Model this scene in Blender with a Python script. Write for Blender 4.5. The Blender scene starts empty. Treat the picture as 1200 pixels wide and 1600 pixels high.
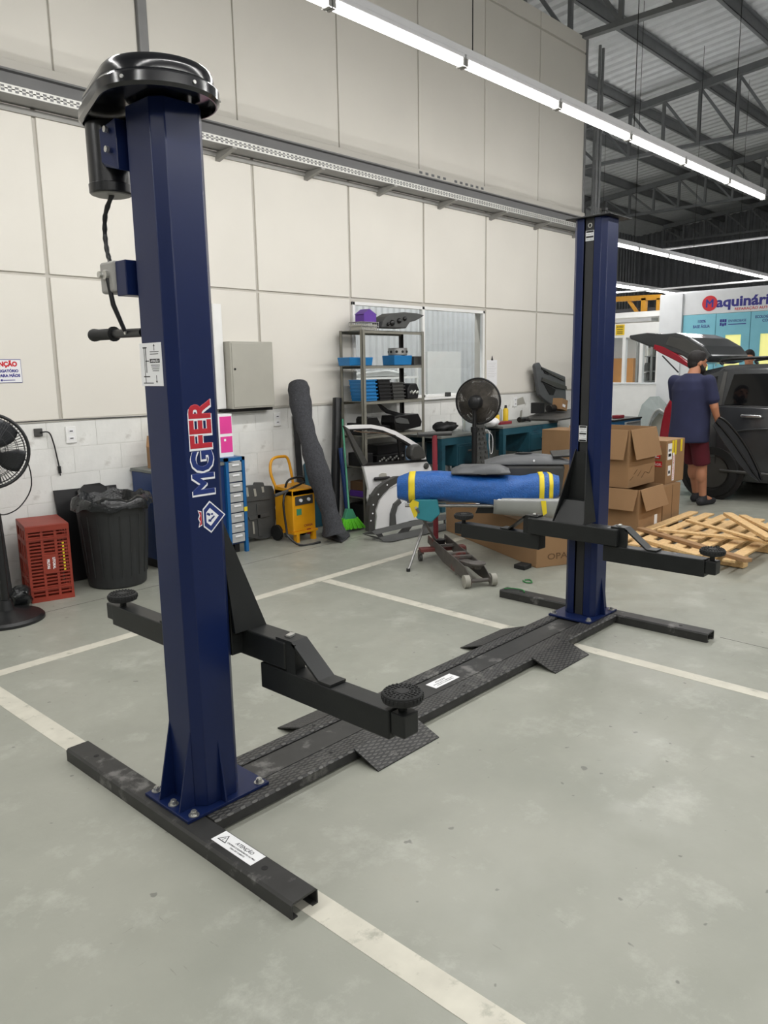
import bpy, math, random
from math import sin, cos, pi, radians, atan2, sqrt
from mathutils import Vector, Matrix, Euler
random.seed(7)
S = bpy.context.scene
COL = S.collection

# ------------------------------------------------------------------ camera
CAMH = 1.6
FPX = 1212.8184
ROT = ((0.6804, -0.1441, 0.7185), (-0.7326, -0.1113, 0.6715), (-0.0168, -0.9833, -0.1813))
_r = Vector((ROT[0][0], ROT[1][0], ROT[2][0])).normalized()
_f = Vector((ROT[0][2], ROT[1][2], ROT[2][2]))
_f = (_f - _r * _f.dot(_r)).normalized()
_d = _f.cross(_r).normalized()
cd = bpy.data.cameras.new('camera')
cam = bpy.data.objects.new('camera', cd); COL.objects.link(cam)
M = Matrix((( _r.x, -_d.x, -_f.x, 0), (_r.y, -_d.y, -_f.y, 0), (_r.z, -_d.z, -_f.z, CAMH), (0, 0, 0, 1)))
cam.matrix_world = M
cd.sensor_fit = 'VERTICAL'; cd.sensor_height = 24.0; cd.lens = 24.0 * FPX / 1600.0
cd.clip_start = 0.05; cd.clip_end = 200
S.camera = cam

# ------------------------------------------------------------------ world / exposure
w = bpy.data.worlds.new('world'); S.world = w; w.use_nodes = True
w.node_tree.nodes['Background'].inputs[0].default_value = (0.75, 0.80, 0.85, 1)
w.node_tree.nodes['Background'].inputs[1].default_value = 0.15
S.view_settings.view_transform = 'Standard'
S.view_settings.look = 'None'
S.view_settings.exposure = 0.0
S.view_settings.gamma = 1.0
S.view_settings.use_curve_mapping = False
TUBE_EMIT = 7.0      # surface brightness of the fluorescent tubes
TUBE_WATT = 23.5      # light given off by each fixture
TUBE_COL = (1.0, 0.985, 0.965)

# site survey: a sight line meets a plane of known position
def sight(px, py):
    a, b = (px - 600) / FPX, (py - 800) / FPX
    return _r * a + _d * b + _f
def PX(px, py, X=None, Y=None, Z=None):
    d = sight(px, py)
    t = X / d.x if X is not None else (Y / d.y if Y is not None else (Z - CAMH) / d.z)
    return Vector((0, 0, CAMH)) + d * t

# ------------------------------------------------------------------ materials
def lin(c):
    return tuple(((v / 255) / 12.92 if v / 255 <= 0.04045 else ((v / 255 + 0.055) / 1.055) ** 2.4) for v in c)
MATS = {}
def mat(name, rgb, rough=0.5, metal=0.0, var=0.12, scale=6.0, bump=0.0, bscale=60.0, coat=0.0, spec=0.5,
        rgb2=None, mask=(0.45, 0.6), mscale=4.0, emit=0.0, alpha=None, trans=0.0, stretch=None):
    m = bpy.data.materials.new(name); m.use_nodes = True
    nt = m.node_tree; N = nt.nodes; L = nt.links
    b = N['Principled BSDF']
    base = lin(rgb)
    tc = N.new('ShaderNodeTexCoord')
    src = tc.outputs['Object']
    if stretch:
        mp = N.new('ShaderNodeMapping'); mp.inputs['Scale'].default_value = stretch
        L.new(src, mp.inputs[0]); src = mp.outputs[0]
    n = N.new('ShaderNodeTexNoise'); n.inputs['Scale'].default_value = scale; n.inputs['Detail'].default_value = 5
    L.new(src, n.inputs['Vector'])
    mr = N.new('ShaderNodeMapRange'); mr.inputs[1].default_value = 0.3; mr.inputs[2].default_value = 0.7
    mr.inputs[3].default_value = 1 - var; mr.inputs[4].default_value = 1 + var
    L.new(n.outputs['Fac'], mr.inputs[0])
    mx = N.new('ShaderNodeMix'); mx.data_type = 'RGBA'; mx.blend_type = 'MULTIPLY'
    mx.inputs[0].default_value = 1.0
    mx.inputs[6].default_value = (*base, 1)
    L.new(mr.outputs[0], mx.inputs[7])
    col = mx.outputs[2]
    if rgb2:
        n2 = N.new('ShaderNodeTexNoise'); n2.inputs['Scale'].default_value = mscale; n2.inputs['Detail'].default_value = 8
        n2.inputs['Roughness'].default_value = 0.65
        L.new(src, n2.inputs['Vector'])
        m2 = N.new('ShaderNodeMapRange'); m2.inputs[1].default_value = mask[0]; m2.inputs[2].default_value = mask[1]
        L.new(n2.outputs['Fac'], m2.inputs[0])
        mx2 = N.new('ShaderNodeMix'); mx2.data_type = 'RGBA'
        L.new(m2.outputs[0], mx2.inputs[0]); L.new(col, mx2.inputs[6]); mx2.inputs[7].default_value = (*lin(rgb2), 1)
        col = mx2.outputs[2]
    L.new(col, b.inputs['Base Color'])
    b.inputs['Roughness'].default_value = rough
    b.inputs['Metallic'].default_value = metal
    b.inputs['Coat Weight'].default_value = coat
    b.inputs['Coat Roughness'].default_value = 0.15
    b.inputs['Specular IOR Level'].default_value = spec
    if trans: b.inputs['Transmission Weight'].default_value = trans
    if alpha is not None: b.inputs['Alpha'].default_value = alpha
    if emit:
        b.inputs['Emission Color'].default_value = (*base, 1); b.inputs['Emission Strength'].default_value = emit
    if bump:
        n3 = N.new('ShaderNodeTexNoise'); n3.inputs['Scale'].default_value = bscale; n3.inputs['Detail'].default_value = 4
        L.new(src, n3.inputs['Vector'])
        bp = N.new('ShaderNodeBump'); bp.inputs['Strength'].default_value = bump; bp.inputs['Distance'].default_value = 0.01
        L.new(n3.outputs['Fac'], bp.inputs['Height']); L.new(bp.outputs[0], b.inputs['Normal'])
    MATS[name] = m
    return m

def floor_mat():
    m = bpy.data.materials.new('painted_concrete'); m.use_nodes = True
    nt = m.node_tree; N = nt.nodes; L = nt.links; b = N['Principled BSDF']
    tc = N.new('ShaderNodeTexCoord')
    def noise(sc, det=6, rough=0.6, st=None, dist=0.0):
        n = N.new('ShaderNodeTexNoise'); n.inputs['Scale'].default_value = sc; n.inputs['Detail'].default_value = det
        n.inputs['Roughness'].default_value = rough; n.inputs['Distortion'].default_value = dist
        if st:
            mp = N.new('ShaderNodeMapping'); mp.inputs['Scale'].default_value = st[0]; mp.inputs['Rotation'].default_value = (0, 0, st[1])
            L.new(tc.outputs['Object'], mp.inputs[0]); L.new(mp.outputs[0], n.inputs['Vector'])
        else: L.new(tc.outputs['Object'], n.inputs['Vector'])
        return n.outputs['Fac']
    def rng(s, a, c, lo=0.0, hi=1.0):
        r = N.new('ShaderNodeMapRange'); r.inputs[1].default_value = a; r.inputs[2].default_value = c
        r.inputs[3].default_value = lo; r.inputs[4].default_value = hi; L.new(s, r.inputs[0]); return r.outputs[0]
    def mul(a, c):
        x = N.new('ShaderNodeMath'); x.operation = 'MULTIPLY'; L.new(a, x.inputs[0]); L.new(c, x.inputs[1]); return x.outputs[0]
    def mix(fac, ca, cb):
        x = N.new('ShaderNodeMix'); x.data_type = 'RGBA'; L.new(fac, x.inputs[0])
        if isinstance(ca, tuple): x.inputs[6].default_value = (*ca, 1)
        else: L.new(ca, x.inputs[6])
        x.inputs[7].default_value = (*cb, 1); return x.outputs[2]
    c = mix(rng(noise(1.1, 5), 0.35, 0.65), lin((138, 140, 130)), lin((150, 151, 141)))
    c = mix(rng(noise(3.2, 9, 0.72), 0.54, 0.70, 0, 0.75), c, lin((168, 169, 160)))          # dusty, pale wear
    c = mix(rng(noise(2.2, 6, 0.75), 0.64, 0.74, 0, 0.3), c, lin((136, 130, 114)))         # faint rusty stains
    st1 = mul(rng(noise(7, 3, 0.5, ((1.0, 9.0, 1), 0.6)), 0.70, 0.74), rng(noise(1.7, 2), 0.5, 0.6))
    st2 = mul(rng(noise(8, 3, 0.5, ((10.0, 1.0, 1), 0.35)), 0.71, 0.75), rng(noise(1.3, 2), 0.5, 0.6))
    c = mix(rng(st1, 0, 1, 0, 0.45), c, lin((112, 112, 104)))                                # scuffs
    c = mix(rng(st2, 0, 1, 0, 0.45), c, lin((104, 104, 98)))
    sp = rng(noise(19, 2, 0.4), 0.735, 0.76, 0, 0.7)
    c = mix(sp, c, lin((96, 97, 92)))                                                        # flecks
    L.new(c, b.inputs['Base Color'])
    L.new(rng(noise(5, 5), 0.3, 0.7, 0.30, 0.52), b.inputs['Roughness'])
    bp = N.new('ShaderNodeBump'); bp.inputs['Strength'].default_value = 0.05; bp.inputs['Distance'].default_value = 0.01
    L.new(noise(40, 3), bp.inputs['Height']); L.new(bp.outputs[0], b.inputs['Normal'])
    MATS['floor'] = m
floor_mat()

def checker_plate_mat():
    m = mat('checker_plate', (52, 52, 52), 0.5, 0.35, var=0.3, scale=14, rgb2=(120, 119, 115), mask=(0.58, 0.72), mscale=9)
    nt = m.node_tree; N = nt.nodes; L = nt.links; b = N['Principled BSDF']
    tc = N.new('ShaderNodeTexCoord')
    hs = []
    for rot in (0.785, -0.785):
        mp = N.new('ShaderNodeMapping'); mp.inputs['Rotation'].default_value = (0, 0, rot); mp.inputs['Scale'].default_value = (26, 78, 1)
        L.new(tc.outputs['Object'], mp.inputs[0])
        v = N.new('ShaderNodeTexVoronoi'); v.inputs['Scale'].default_value = 1.0; v.inputs['Randomness'].default_value = 0.15
        L.new(mp.outputs[0], v.inputs['Vector'])
        r = N.new('ShaderNodeMapRange'); r.inputs[1].default_value = 0.26; r.inputs[2].default_value = 0.36; r.inputs[3].default_value = 1; r.inputs[4].default_value = 0
        L.new(v.outputs['Distance'], r.inputs[0]); hs.append(r.outputs[0])
    mxx = N.new('ShaderNodeMath'); mxx.operation = 'MAXIMUM'; L.new(hs[0], mxx.inputs[0]); L.new(hs[1], mxx.inputs[1])
    mc = N.new('ShaderNodeMix'); mc.data_type = 'RGBA'; old = b.inputs['Base Color'].links[0].from_socket
    k = N.new('ShaderNodeMath'); k.operation = 'MULTIPLY'; k.inputs[1].default_value = 0.32
    gg = N.new('ShaderNodeNewGeometry'); sx = N.new('ShaderNodeSeparateXYZ'); L.new(gg.outputs['True Normal'], sx.inputs[0])
    gt = N.new('ShaderNodeMath'); gt.operation = 'GREATER_THAN'; gt.inputs[1].default_value = 0.5; L.new(sx.outputs['Z'], gt.inputs[0])
    pm = N.new('ShaderNodeMath'); pm.operation = 'MULTIPLY'; L.new(mxx.outputs[0], pm.inputs[0]); L.new(gt.outputs[0], pm.inputs[1]); mxx = pm
    L.new(mxx.outputs[0], k.inputs[0]); L.new(k.outputs[0], mc.inputs[0])
    L.new(old, mc.inputs[6]); mc.inputs[7].default_value = (*lin((128, 127, 123)), 1); L.new(mc.outputs[2], b.inputs['Base Color'])
    bp = N.new('ShaderNodeBump'); bp.inputs['Strength'].default_value = 0.8; bp.inputs['Distance'].default_value = 0.004
    L.new(mxx.outputs[0], bp.inputs['Height']); L.new(bp.outputs[0], b.inputs['Normal'])
checker_plate_mat()

mat('wall_panel', (222, 218, 209), 0.55, var=0.03, scale=1.2)
mat('wall_core', (190, 186, 177), 0.6, var=0.04)
mat('white_block', (224, 224, 220), 0.7, var=0.05, scale=5, bump=0.25, bscale=20, rgb2=(196, 194, 188), mask=(0.6, 0.75), mscale=6)
mat('white_paint', (232, 232, 230), 0.5, var=0.03)
mat('line_paint', (192, 189, 176), 0.6, var=0.08, scale=10, rgb2=(158, 157, 145), mask=(0.56, 0.68), mscale=11)
mat('lift_blue', (16, 30, 70), 0.34, var=0.06, scale=3, coat=0.06, spec=0.28, bump=0.02, bscale=12)
mat('lift_black', (27, 29, 29), 0.42, spec=0.35, var=0.15, scale=9, bump=0.05, bscale=180)
mat('lift_black_worn', (46, 46, 45), 0.48, 0.1, var=0.2, scale=12, rgb2=(104, 103, 101), mask=(0.56, 0.66), mscale=8)
mat('slot_cover', (32, 33, 34), 0.6, var=0.1)
mat('dark', (14, 14, 15), 0.7, var=0.1)
mat('black_plastic', (26, 27, 29), 0.32, var=0.1)
mat('gloss_black', (18, 19, 24), 0.18, var=0.05, coat=0.4)
mat('rubber', (24, 25, 25), 0.75, var=0.2, scale=20)
mat('zinc', (190, 190, 186), 0.3, 0.85, var=0.1)
mat('steel', (150, 150, 148), 0.4, 0.7, var=0.12)
mat('grey_metal', (150, 149, 145), 0.5, 0.2, var=0.06)
mat('tray_bright', (222, 221, 215), 0.35, 0.5, var=0.05)
mat('beam_grey', (140, 140, 140), 0.5, 0.1, var=0.05)
mat('truss_grey', (122, 124, 126), 0.55, 0.1, var=0.08)
mat('roof_sheet', (206, 208, 210), 0.45, 0.1, var=0.06)
mat('dark_sheet', (128, 130, 134), 0.5, 0.3, var=0.12, scale=2)
mat('sticker', (228, 229, 230), 0.4, var=0.02)
mat('ink', (26, 26, 28), 0.5, var=0.02)
mat('logo_red', (176, 34, 48), 0.4, var=0.03)
mat('logo_white', (225, 226, 230), 0.4, var=0.02)
mat('logo_blue', (26, 46, 108), 0.35, var=0.03)
mat('sign_red', (200, 28, 40), 0.45, var=0.02)
mat('sign_blue', (40, 36, 130), 0.45, var=0.02)
mat('tube', (255, 255, 255), 0.5, var=0.0)
mat('fixture_white', (214, 214, 216), 0.4, var=0.03)
mat('crate', (140, 50, 34), 0.5, var=0.1, scale=7)
mat('bin_black', (34, 36, 37), 0.5, var=0.25, scale=5, stretch=(6, 6, 0.6))
mat('bag_black', (26, 28, 29), 0.22, var=0.2, bump=0.8, bscale=22)
mat('board_black', (18, 18, 20), 0.5, var=0.15)
mat('cabinet_blue', (22, 52, 104), 0.4, var=0.1)
mat('drawer_blue', (20, 92, 148), 0.4, var=0.1)
mat('drawer_grey', (176, 178, 178), 0.4, 0.2, var=0.1)
mat('magenta', (226, 62, 150), 0.5, var=0.06)
mat('yellow', (226, 190, 40), 0.5, var=0.06)
mat('cart_yellow', (222, 156, 20), 0.4, var=0.1, scale=5, rgb2=(150, 110, 40), mask=(0.66, 0.74))
mat('panel_grey', (172, 170, 160), 0.45, 0.1, var=0.03)
mat('carpet', (62, 63, 67), 0.95, var=0.3, scale=60, bump=0.6, bscale=120, rgb2=(150, 150, 152), mask=(0.68, 0.72), mscale=38)
mat('broom_green', (96, 196, 40), 0.6, var=0.2, scale=30, stretch=(8, 8, 1))
mat('broom_handle', (64, 138, 106), 0.45, var=0.05)
mat('shelf_grey', (128, 126, 116), 0.5, 0.2, var=0.1)
mat('post_dark', (44, 43, 40), 0.5, var=0.1)
mat('bin_blue', (28, 112, 170), 0.4, var=0.08)
mat('purple', (92, 50, 150), 0.5, var=0.1)
mat('car_white', (226, 226, 226), 0.2, var=0.02, coat=0.5)
mat('trim_dark', (64, 64, 62), 0.45, var=0.12)
mat('part_black', (20, 20, 21), 0.35, var=0.15)
mat('bench_teal', (34, 78, 92), 0.45, var=0.12, scale=5, rgb2=(28, 46, 62), mask=(0.55, 0.7))
mat('bench_top', (120, 124, 120), 0.6, var=0.15)
mat('wrap_blue', (30, 92, 168), 0.35, var=0.12, scale=40, bump=0.9, bscale=95)
mat('tape_yellow', (226, 202, 42), 0.5, var=0.08)
mat('teal_sheet', (44, 128, 140), 0.5, var=0.08)
mat('silver', (176, 178, 176), 0.25, 0.3, var=0.05)
mat('door_trim', (82, 84, 86), 0.5, var=0.08, bump=0.15, bscale=200)
mat('jack_grey', (92, 88, 84), 0.6, 0.2, var=0.25, scale=12, rgb2=(112, 56, 50), mask=(0.56, 0.66), mscale=6)
mat('wheel_grey', (150, 148, 138), 0.6, var=0.1)
mat('cardboard', (146, 114, 80), 0.85, var=0.05, scale=5)
mat('cardboard_dark', (104, 78, 52), 0.9, var=0.06)
mat('paper', (234, 234, 236), 0.7, var=0.02)
mat('pine', (204, 170, 120), 0.65, var=0.14, scale=5, stretch=(10, 10, 10), rgb2=(170, 128, 80), mask=(0.55, 0.75), mscale=3)
mat('skin', (178, 122, 92), 0.55, var=0.06)
mat('hair', (22, 18, 17), 0.7, var=0.2, scale=40, bump=0.5, bscale=150)
mat('navy_shirt', (36, 40, 70), 0.9, var=0.1, bump=0.25, bscale=14)
mat('maroon', (84, 18, 32), 0.9, var=0.1, bump=0.2, bscale=16)
mat('shoe', (36, 36, 40), 0.7, var=0.1)
mat('car_grey', (64, 66, 68), 0.22, 0.4, var=0.04, coat=0.6)
mat('car_glass', (10, 11, 13), 0.06, var=0.0, coat=0.3)
mat('tail_red', (140, 16, 34), 0.18, var=0.1, coat=0.5)
mat('tyre', (18, 18, 18), 0.8, var=0.1)
mat('chrome', (210, 210, 212), 0.12, 0.95, var=0.02)
mat('booth_blue', (128, 196, 214), 0.5, var=0.03)
mat('booth_white', (218, 220, 222), 0.5, var=0.03)
mat('booth_window', (238, 234, 150), 0.4, var=0.02, emit=0.55)
mat('mezz_yellow', (178, 126, 28), 0.5, var=0.1)
mat('tarp', (66, 68, 72), 0.8, var=0.2, scale=2)
mat('wood_orange', (198, 142, 84), 0.6, var=0.08)
mat('clear_plastic', (214, 220, 222), 0.2, var=0.02, trans=0.6)
mat('bottle_blue', (150, 178, 208), 0.3, var=0.1)
mat('undertray', (72, 73, 72), 0.7, var=0.12)
mat('fan_black', (22, 23, 25), 0.38, var=0.08)
mat('fan_dust', (74, 70, 64), 0.8, var=0.3, scale=20)
mat('fan_blade', (52, 54, 58), 0.35, var=0.08)
mat('green_cord', (40, 120, 60), 0.6)
mat('toolbox_blue', (30, 84, 122), 0.4, var=0.1)
mat('fender_silver', (168, 176, 174), 0.25, 0.3, var=0.06, coat=0.3)
mat('jack_red', (112, 60, 56), 0.6, var=0.2)
mat('red_paint', (132, 40, 50), 0.45, var=0.12)
mat('corr_light', (214, 216, 218), 0.4, 0.15, var=0.04)
def glass_mat():
    m = bpy.data.materials.new('pane_glass'); m.use_nodes = True
    nt = m.node_tree; N = nt.nodes; L = nt.links
    N.remove(N['Principled BSDF'])
    t = N.new('ShaderNodeBsdfTransparent'); t.inputs[0].default_value = (0.93, 0.95, 0.96, 1)
    g = N.new('ShaderNodeBsdfGlossy'); g.inputs['Roughness'].default_value = 0.03
    x = N.new('ShaderNodeMixShader'); fr = N.new('ShaderNodeFresnel'); fr.inputs[0].default_value = 1.5
    ge = N.new('ShaderNodeNewGeometry'); sb = N.new('ShaderNodeMath'); sb.operation = 'SUBTRACT'; sb.inputs[0].default_value = 1.0
    L.new(ge.outputs['Backfacing'], sb.inputs[1]); ml = N.new('ShaderNodeMath'); ml.operation = 'MULTIPLY'
    L.new(fr.outputs[0], ml.inputs[0]); L.new(sb.outputs[0], ml.inputs[1])
    L.new(ml.outputs[0], x.inputs[0]); L.new(t.outputs[0], x.inputs[1]); L.new(g.outputs[0], x.inputs[2])
    L.new(x.outputs[0], N['Material Output'].inputs[0]); MATS['glass'] = m
glass_mat()
def tube_mat():
    m = MATS['tube']; nt = m.node_tree; b = nt.nodes['Principled BSDF']
    b.inputs['Emission Color'].default_value = (*TUBE_COL, 1); b.inputs['Emission Strength'].default_value = TUBE_EMIT
    m.cycles.emission_sampling = 'NONE'
tube_mat()

# ------------------------------------------------------------------ mesh builder
WL = {}
class MB:
    def __init__(s): s.v = []; s.f = []
    def add(s, vs, fs):
        o = len(s.v); s.v += [Vector(p) for p in vs]; s.f += [tuple(i + o for i in f) for f in fs]; return s
    def box(s, a, b):
        x0, y0, z0 = a; x1, y1, z1 = b
        return s.add([(x0,y0,z0),(x1,y0,z0),(x1,y1,z0),(x0,y1,z0),(x0,y0,z1),(x1,y0,z1),(x1,y1,z1),(x0,y1,z1)],
                     [(3,2,1,0),(4,5,6,7),(0,1,5,4),(1,2,6,5),(2,3,7,6),(3,0,4,7)])
    def obox(s, c, size, rot=(0,0,0)):
        R = rot if isinstance(rot, Matrix) else Euler(rot).to_matrix(); c = Vector(c); hx, hy, hz = (q/2 for q in size)
        P = [(-hx,-hy,-hz),(hx,-hy,-hz),(hx,hy,-hz),(-hx,hy,-hz),(-hx,-hy,hz),(hx,-hy,hz),(hx,hy,hz),(-hx,hy,hz)]
        return s.add([c + R @ Vector(p) for p in P], [(3,2,1,0),(4,5,6,7),(0,1,5,4),(1,2,6,5),(2,3,7,6),(3,0,4,7)])
    def bar(s, p, q, w, h, up=(0,0,1)):
        p = Vector(p); q = Vector(q); d = (q-p); L = d.length; d.normalize(); up = Vector(up)
        if abs(d.dot(up)) > 0.98: up = Vector((1,0,0))
        y = up.cross(d).normalized(); z = d.cross(y)
        R = Matrix((d, y, z)).transposed()
        return s.obox((p+q)/2, (L, w, h), R)
    def prism(s, pts, vec):
        vec = Vector(vec); n = len(pts); pts = [Vector(p) for p in pts]
        return s.add(pts + [p+vec for p in pts], [tuple(range(n-1,-1,-1)), tuple(range(n,2*n))] + [(i,(i+1)%n,(i+1)%n+n,i+n) for i in range(n)])
    def strip(s, A, B, vec):
        """band between two polylines, given thickness vec"""
        vec = Vector(vec); n = len(A); V = [Vector(p) for p in A] + [Vector(p) for p in B]
        V2 = V + [p+vec for p in V]; m = 2*n; F = []
        for i in range(n-1):
            F.append((i, i+1, n+i+1, n+i)); F.append((m+n+i, m+n+i+1, m+i+1, m+i))
            F.append((i+1, i, m+i, m+i+1)); F.append((n+i, n+i+1, m+n+i+1, m+n+i))
        F.append((0, n, m+n, m)); F.append((2*n-1, n-1, m+n-1, m+2*n-1))
        return s.add(V2, F)
    def cyl(s, p, q, r, r2=None, n=16, caps=True):
        p = Vector(p); q = Vector(q); r2 = r if r2 is None else r2; d = (q-p).normalized()
        u = d.orthogonal().normalized(); w_ = d.cross(u)
        A = [p + (u*cos(2*pi*i/n) + w_*sin(2*pi*i/n))*r for i in range(n)]
        B = [q + (u*cos(2*pi*i/n) + w_*sin(2*pi*i/n))*r2 for i in range(n)]
        F = [(i,(i+1)%n,(i+1)%n+n,i+n) for i in range(n)]
        if caps: F += [tuple(range(n-1,-1,-1)), tuple(range(n,2*n))]
        return s.add(A+B, F)
    def tube(s, pts, r, n=8, closed=False):
        pts = [Vector(p) for p in pts]; m = len(pts); rings = []; u = None
        rr = r if isinstance(r, (list, tuple)) else [r]*m
        for i, p in enumerate(pts):
            if closed: d = pts[(i+1)%m] - pts[i-1]
            else: d = pts[min(i+1,m-1)] - pts[max(i-1,0)]
            d.normalize()
            u = d.orthogonal().normalized() if u is None else (u - d*u.dot(d)).normalized()
            w_ = d.cross(u); rings.append([p + (u*cos(2*pi*k/n) + w_*sin(2*pi*k/n))*rr[i] for k in range(n)])
        V = [q for R in rings for q in R]; F = []
        for i in range(m if closed else m-1):
            j = (i+1) % m
            for k in range(n): F.append((i*n+k, i*n+(k+1)%n, j*n+(k+1)%n, j*n+k))
        if not closed: F += [tuple(range(n-1,-1,-1)), tuple(range((m-1)*n, m*n))]
        return s.add(V, F)
    def lathe(s, c, prof, n=24, axis=(0,0,1), caps=True):
        c = Vector(c); d = Vector(axis).normalized(); u = d.orthogonal().normalized(); w_ = d.cross(u); V = []; m = len(prof)
        for r, h in prof: V += [c + d*h + (u*cos(2*pi*k/n) + w_*sin(2*pi*k/n))*r for k in range(n)]
        F = [(i*n+k, i*n+(k+1)%n, (i+1)*n+(k+1)%n, (i+1)*n+k) for i in range(m-1) for k in range(n)]
        if caps: F += [tuple(range(n-1,-1,-1)), tuple(range((m-1)*n, m*n))]
        return s.add(V, F)
    def ell(s, c, r, n=14, m=9, rot=None):
        c = Vector(c); V = []; r = (r,r,r) if not isinstance(r,(tuple,list)) else r
        R = rot or Matrix.Identity(3)
        for i in range(m+1):
            t = pi*i/m
            for k in range(n):
                a = 2*pi*k/n; V.append(c + R @ Vector((r[0]*max(sin(t),1e-4)*cos(a), r[1]*max(sin(t),1e-4)*sin(a), -r[2]*cos(t))))
        F = [(i*n+k, i*n+(k+1)%n, (i+1)*n+(k+1)%n, (i+1)*n+k) for i in range(m) for k in range(n)]
        F += [tuple(range(n-1,-1,-1)), tuple(range(m*n,(m+1)*n))]
        return s.add(V, F)
    def cap(s, p, q, r, r2):          # tapered capsule
        return s.cyl(p, q, r, r2, 14).ell(p, r, 14, 8).ell(q, r2, 14, 8)
    def grid(s, fn, nu, nv):
        V = [fn(i/nu, j/nv) for i in range(nu+1) for j in range(nv+1)]
        return s.add(V, [(i*(nv+1)+j, (i+1)*(nv+1)+j, (i+1)*(nv+1)+j+1, i*(nv+1)+j+1) for i in range(nu) for j in range(nv)])
    def mesh(s, name, off=(0,0,0), smooth=None):
        off = Vector(off); me = bpy.data.meshes.new(name)
        me.from_pydata([tuple(p-off) for p in s.v], [], s.f); me.update()
        if smooth is not None:
            me.polygons.foreach_set('use_smooth', [True]*len(me.polygons)); me.set_sharp_from_angle(angle=radians(smooth))
        return me
    def build(s, name, m, parent=None, smooth=None, bevel=0.0, seg=2, remesh=0.0, solid=0.0, sub=0):
        off = WL.get(parent, Vector((0,0,0))) if parent else Vector((0,0,0))
        me = s.mesh(name, off, smooth); me.materials.append(MATS[m])
        o = bpy.data.objects.new(name, me); COL.objects.link(o)
        if parent: o.parent = parent; WL[o] = off
        else: WL[o] = Vector((0,0,0))
        if remesh:
            d = o.modifiers.new('remesh','REMESH'); d.mode = 'VOXEL'; d.voxel_size = remesh; d.use_smooth_shade = True
            d = o.modifiers.new('smooth','SMOOTH'); d.iterations = 6; d.factor = 0.6
        if solid: d = o.modifiers.new('solid','SOLIDIFY'); d.thickness = solid; d.offset = 0
        if bevel: d = o.modifiers.new('bevel','BEVEL'); d.width = bevel; d.segments = seg; d.limit_method = 'ANGLE'
        if sub: d = o.modifiers.new('sub','SUBSURF'); d.levels = sub; d.render_levels = sub
        return o

def tag(o, label=None, cat=None, group=None, kind=None):
    if label: o['label'] = label
    if cat: o['category'] = cat
    if group: o['group'] = group
    if kind: o['kind'] = kind
    return o
def thing(name, label, cat, loc, rotz=None, group=None, kind=None):
    """Empty at a thing's base. rotz None: parts are given in site coordinates; else in the thing's own."""
    o = bpy.data.objects.new(name, None); COL.objects.link(o); o.empty_display_size = 0.1
    o.location = loc; WL[o] = Vector(loc) if rotz is None else Vector((0,0,0))
    if rotz is not None: o.rotation_euler = (0, 0, rotz)
    return tag(o, label, cat, group, kind)
def single(mb, name, m, label, cat, group=None, **k):
    """a thing that is one mesh; its origin is put at its base"""
    xs = [p.x for p in mb.v]; ys = [p.y for p in mb.v]; zs = [p.z for p in mb.v]
    c = Vector(((min(xs)+max(xs))/2, (min(ys)+max(ys))/2, min(zs)))
    for i, p in enumerate(mb.v): mb.v[i] = p - c
    o = mb.build(name, m, None, **k); o.location = c; WL[o] = c
    return tag(o, label, cat, group)
def struct(mb, name, m, parent=None, **k):
    o = mb.build(name, m, parent, **k); o['kind'] = 'structure'; return o
def dup(root, label=None, loc=None, rotz=None):
    r = root.copy(); COL.objects.link(r)
    if loc is not None: r.location = loc
    if rotz is not None: r.rotation_euler = (0,0,rotz)
    if label: r['label'] = label
    for ch in list(root.children):
        c = ch.copy(); COL.objects.link(c); c.parent = r
        for g in ch.children:
            d = g.copy(); COL.objects.link(d); d.parent = c
    return r
def lerp(a, b, t): return Vector(a)*(1-t) + Vector(b)*t
def text(mb, s, o, right, up, size, ax='LEFT', depth=0.0008, bold=0.0, shear=0.0, spacing=1.0, fit=None):
    cu = bpy.data.curves.new('t','FONT'); cu.body = s; cu.size = size; cu.align_x = ax; cu.extrude = 0.0; cu.bevel_depth = max(bold, 1e-5); cu.bevel_resolution = 1
    cu.shear = shear; cu.space_character = spacing; cu.resolution_u = 3
    ob = bpy.data.objects.new('t', cu); me = bpy.data.meshes.new_from_object(ob)
    right = Vector(right).normalized(); up = Vector(up).normalized(); n = right.cross(up); o = Vector(o)
    vs = [v.co.copy() for v in me.vertices]; sx = 1.0
    if fit and vs:
        wd = max(v.x for v in vs) - min(v.x for v in vs); sx = fit / wd
    zk = depth / max(1e-9, max(abs(v.z) for v in vs))
    mb.add([o + right*v.x*sx + up*v.y + n*v.z*zk for v in vs], [tuple(p.vertices) for p in me.polygons])
    bpy.data.objects.remove(ob); bpy.data.curves.remove(cu); bpy.data.meshes.remove(me)
    return mb
def poly(fn, pts, vec, mb=None):
    """outline given on a plane, with real thickness"""
    return (mb or MB()).prism([fn(*p) for p in pts], vec)
def smoothpath(pts, k=6):
    pts = [Vector(p) for p in pts]; out = []
    for i in range(len(pts)-1):
        p0 = pts[max(i-1,0)]; p1 = pts[i]; p2 = pts[i+1]; p3 = pts[min(i+2,len(pts)-1)]
        for j in range(k):
            t = j/k; out.append(0.5*((2*p1) + (p2-p0)*t + (2*p0-5*p1+4*p2-p3)*t*t + (3*p1-p0-3*p2+p3)*t**3))
    out.append(pts[-1]); return out

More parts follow.
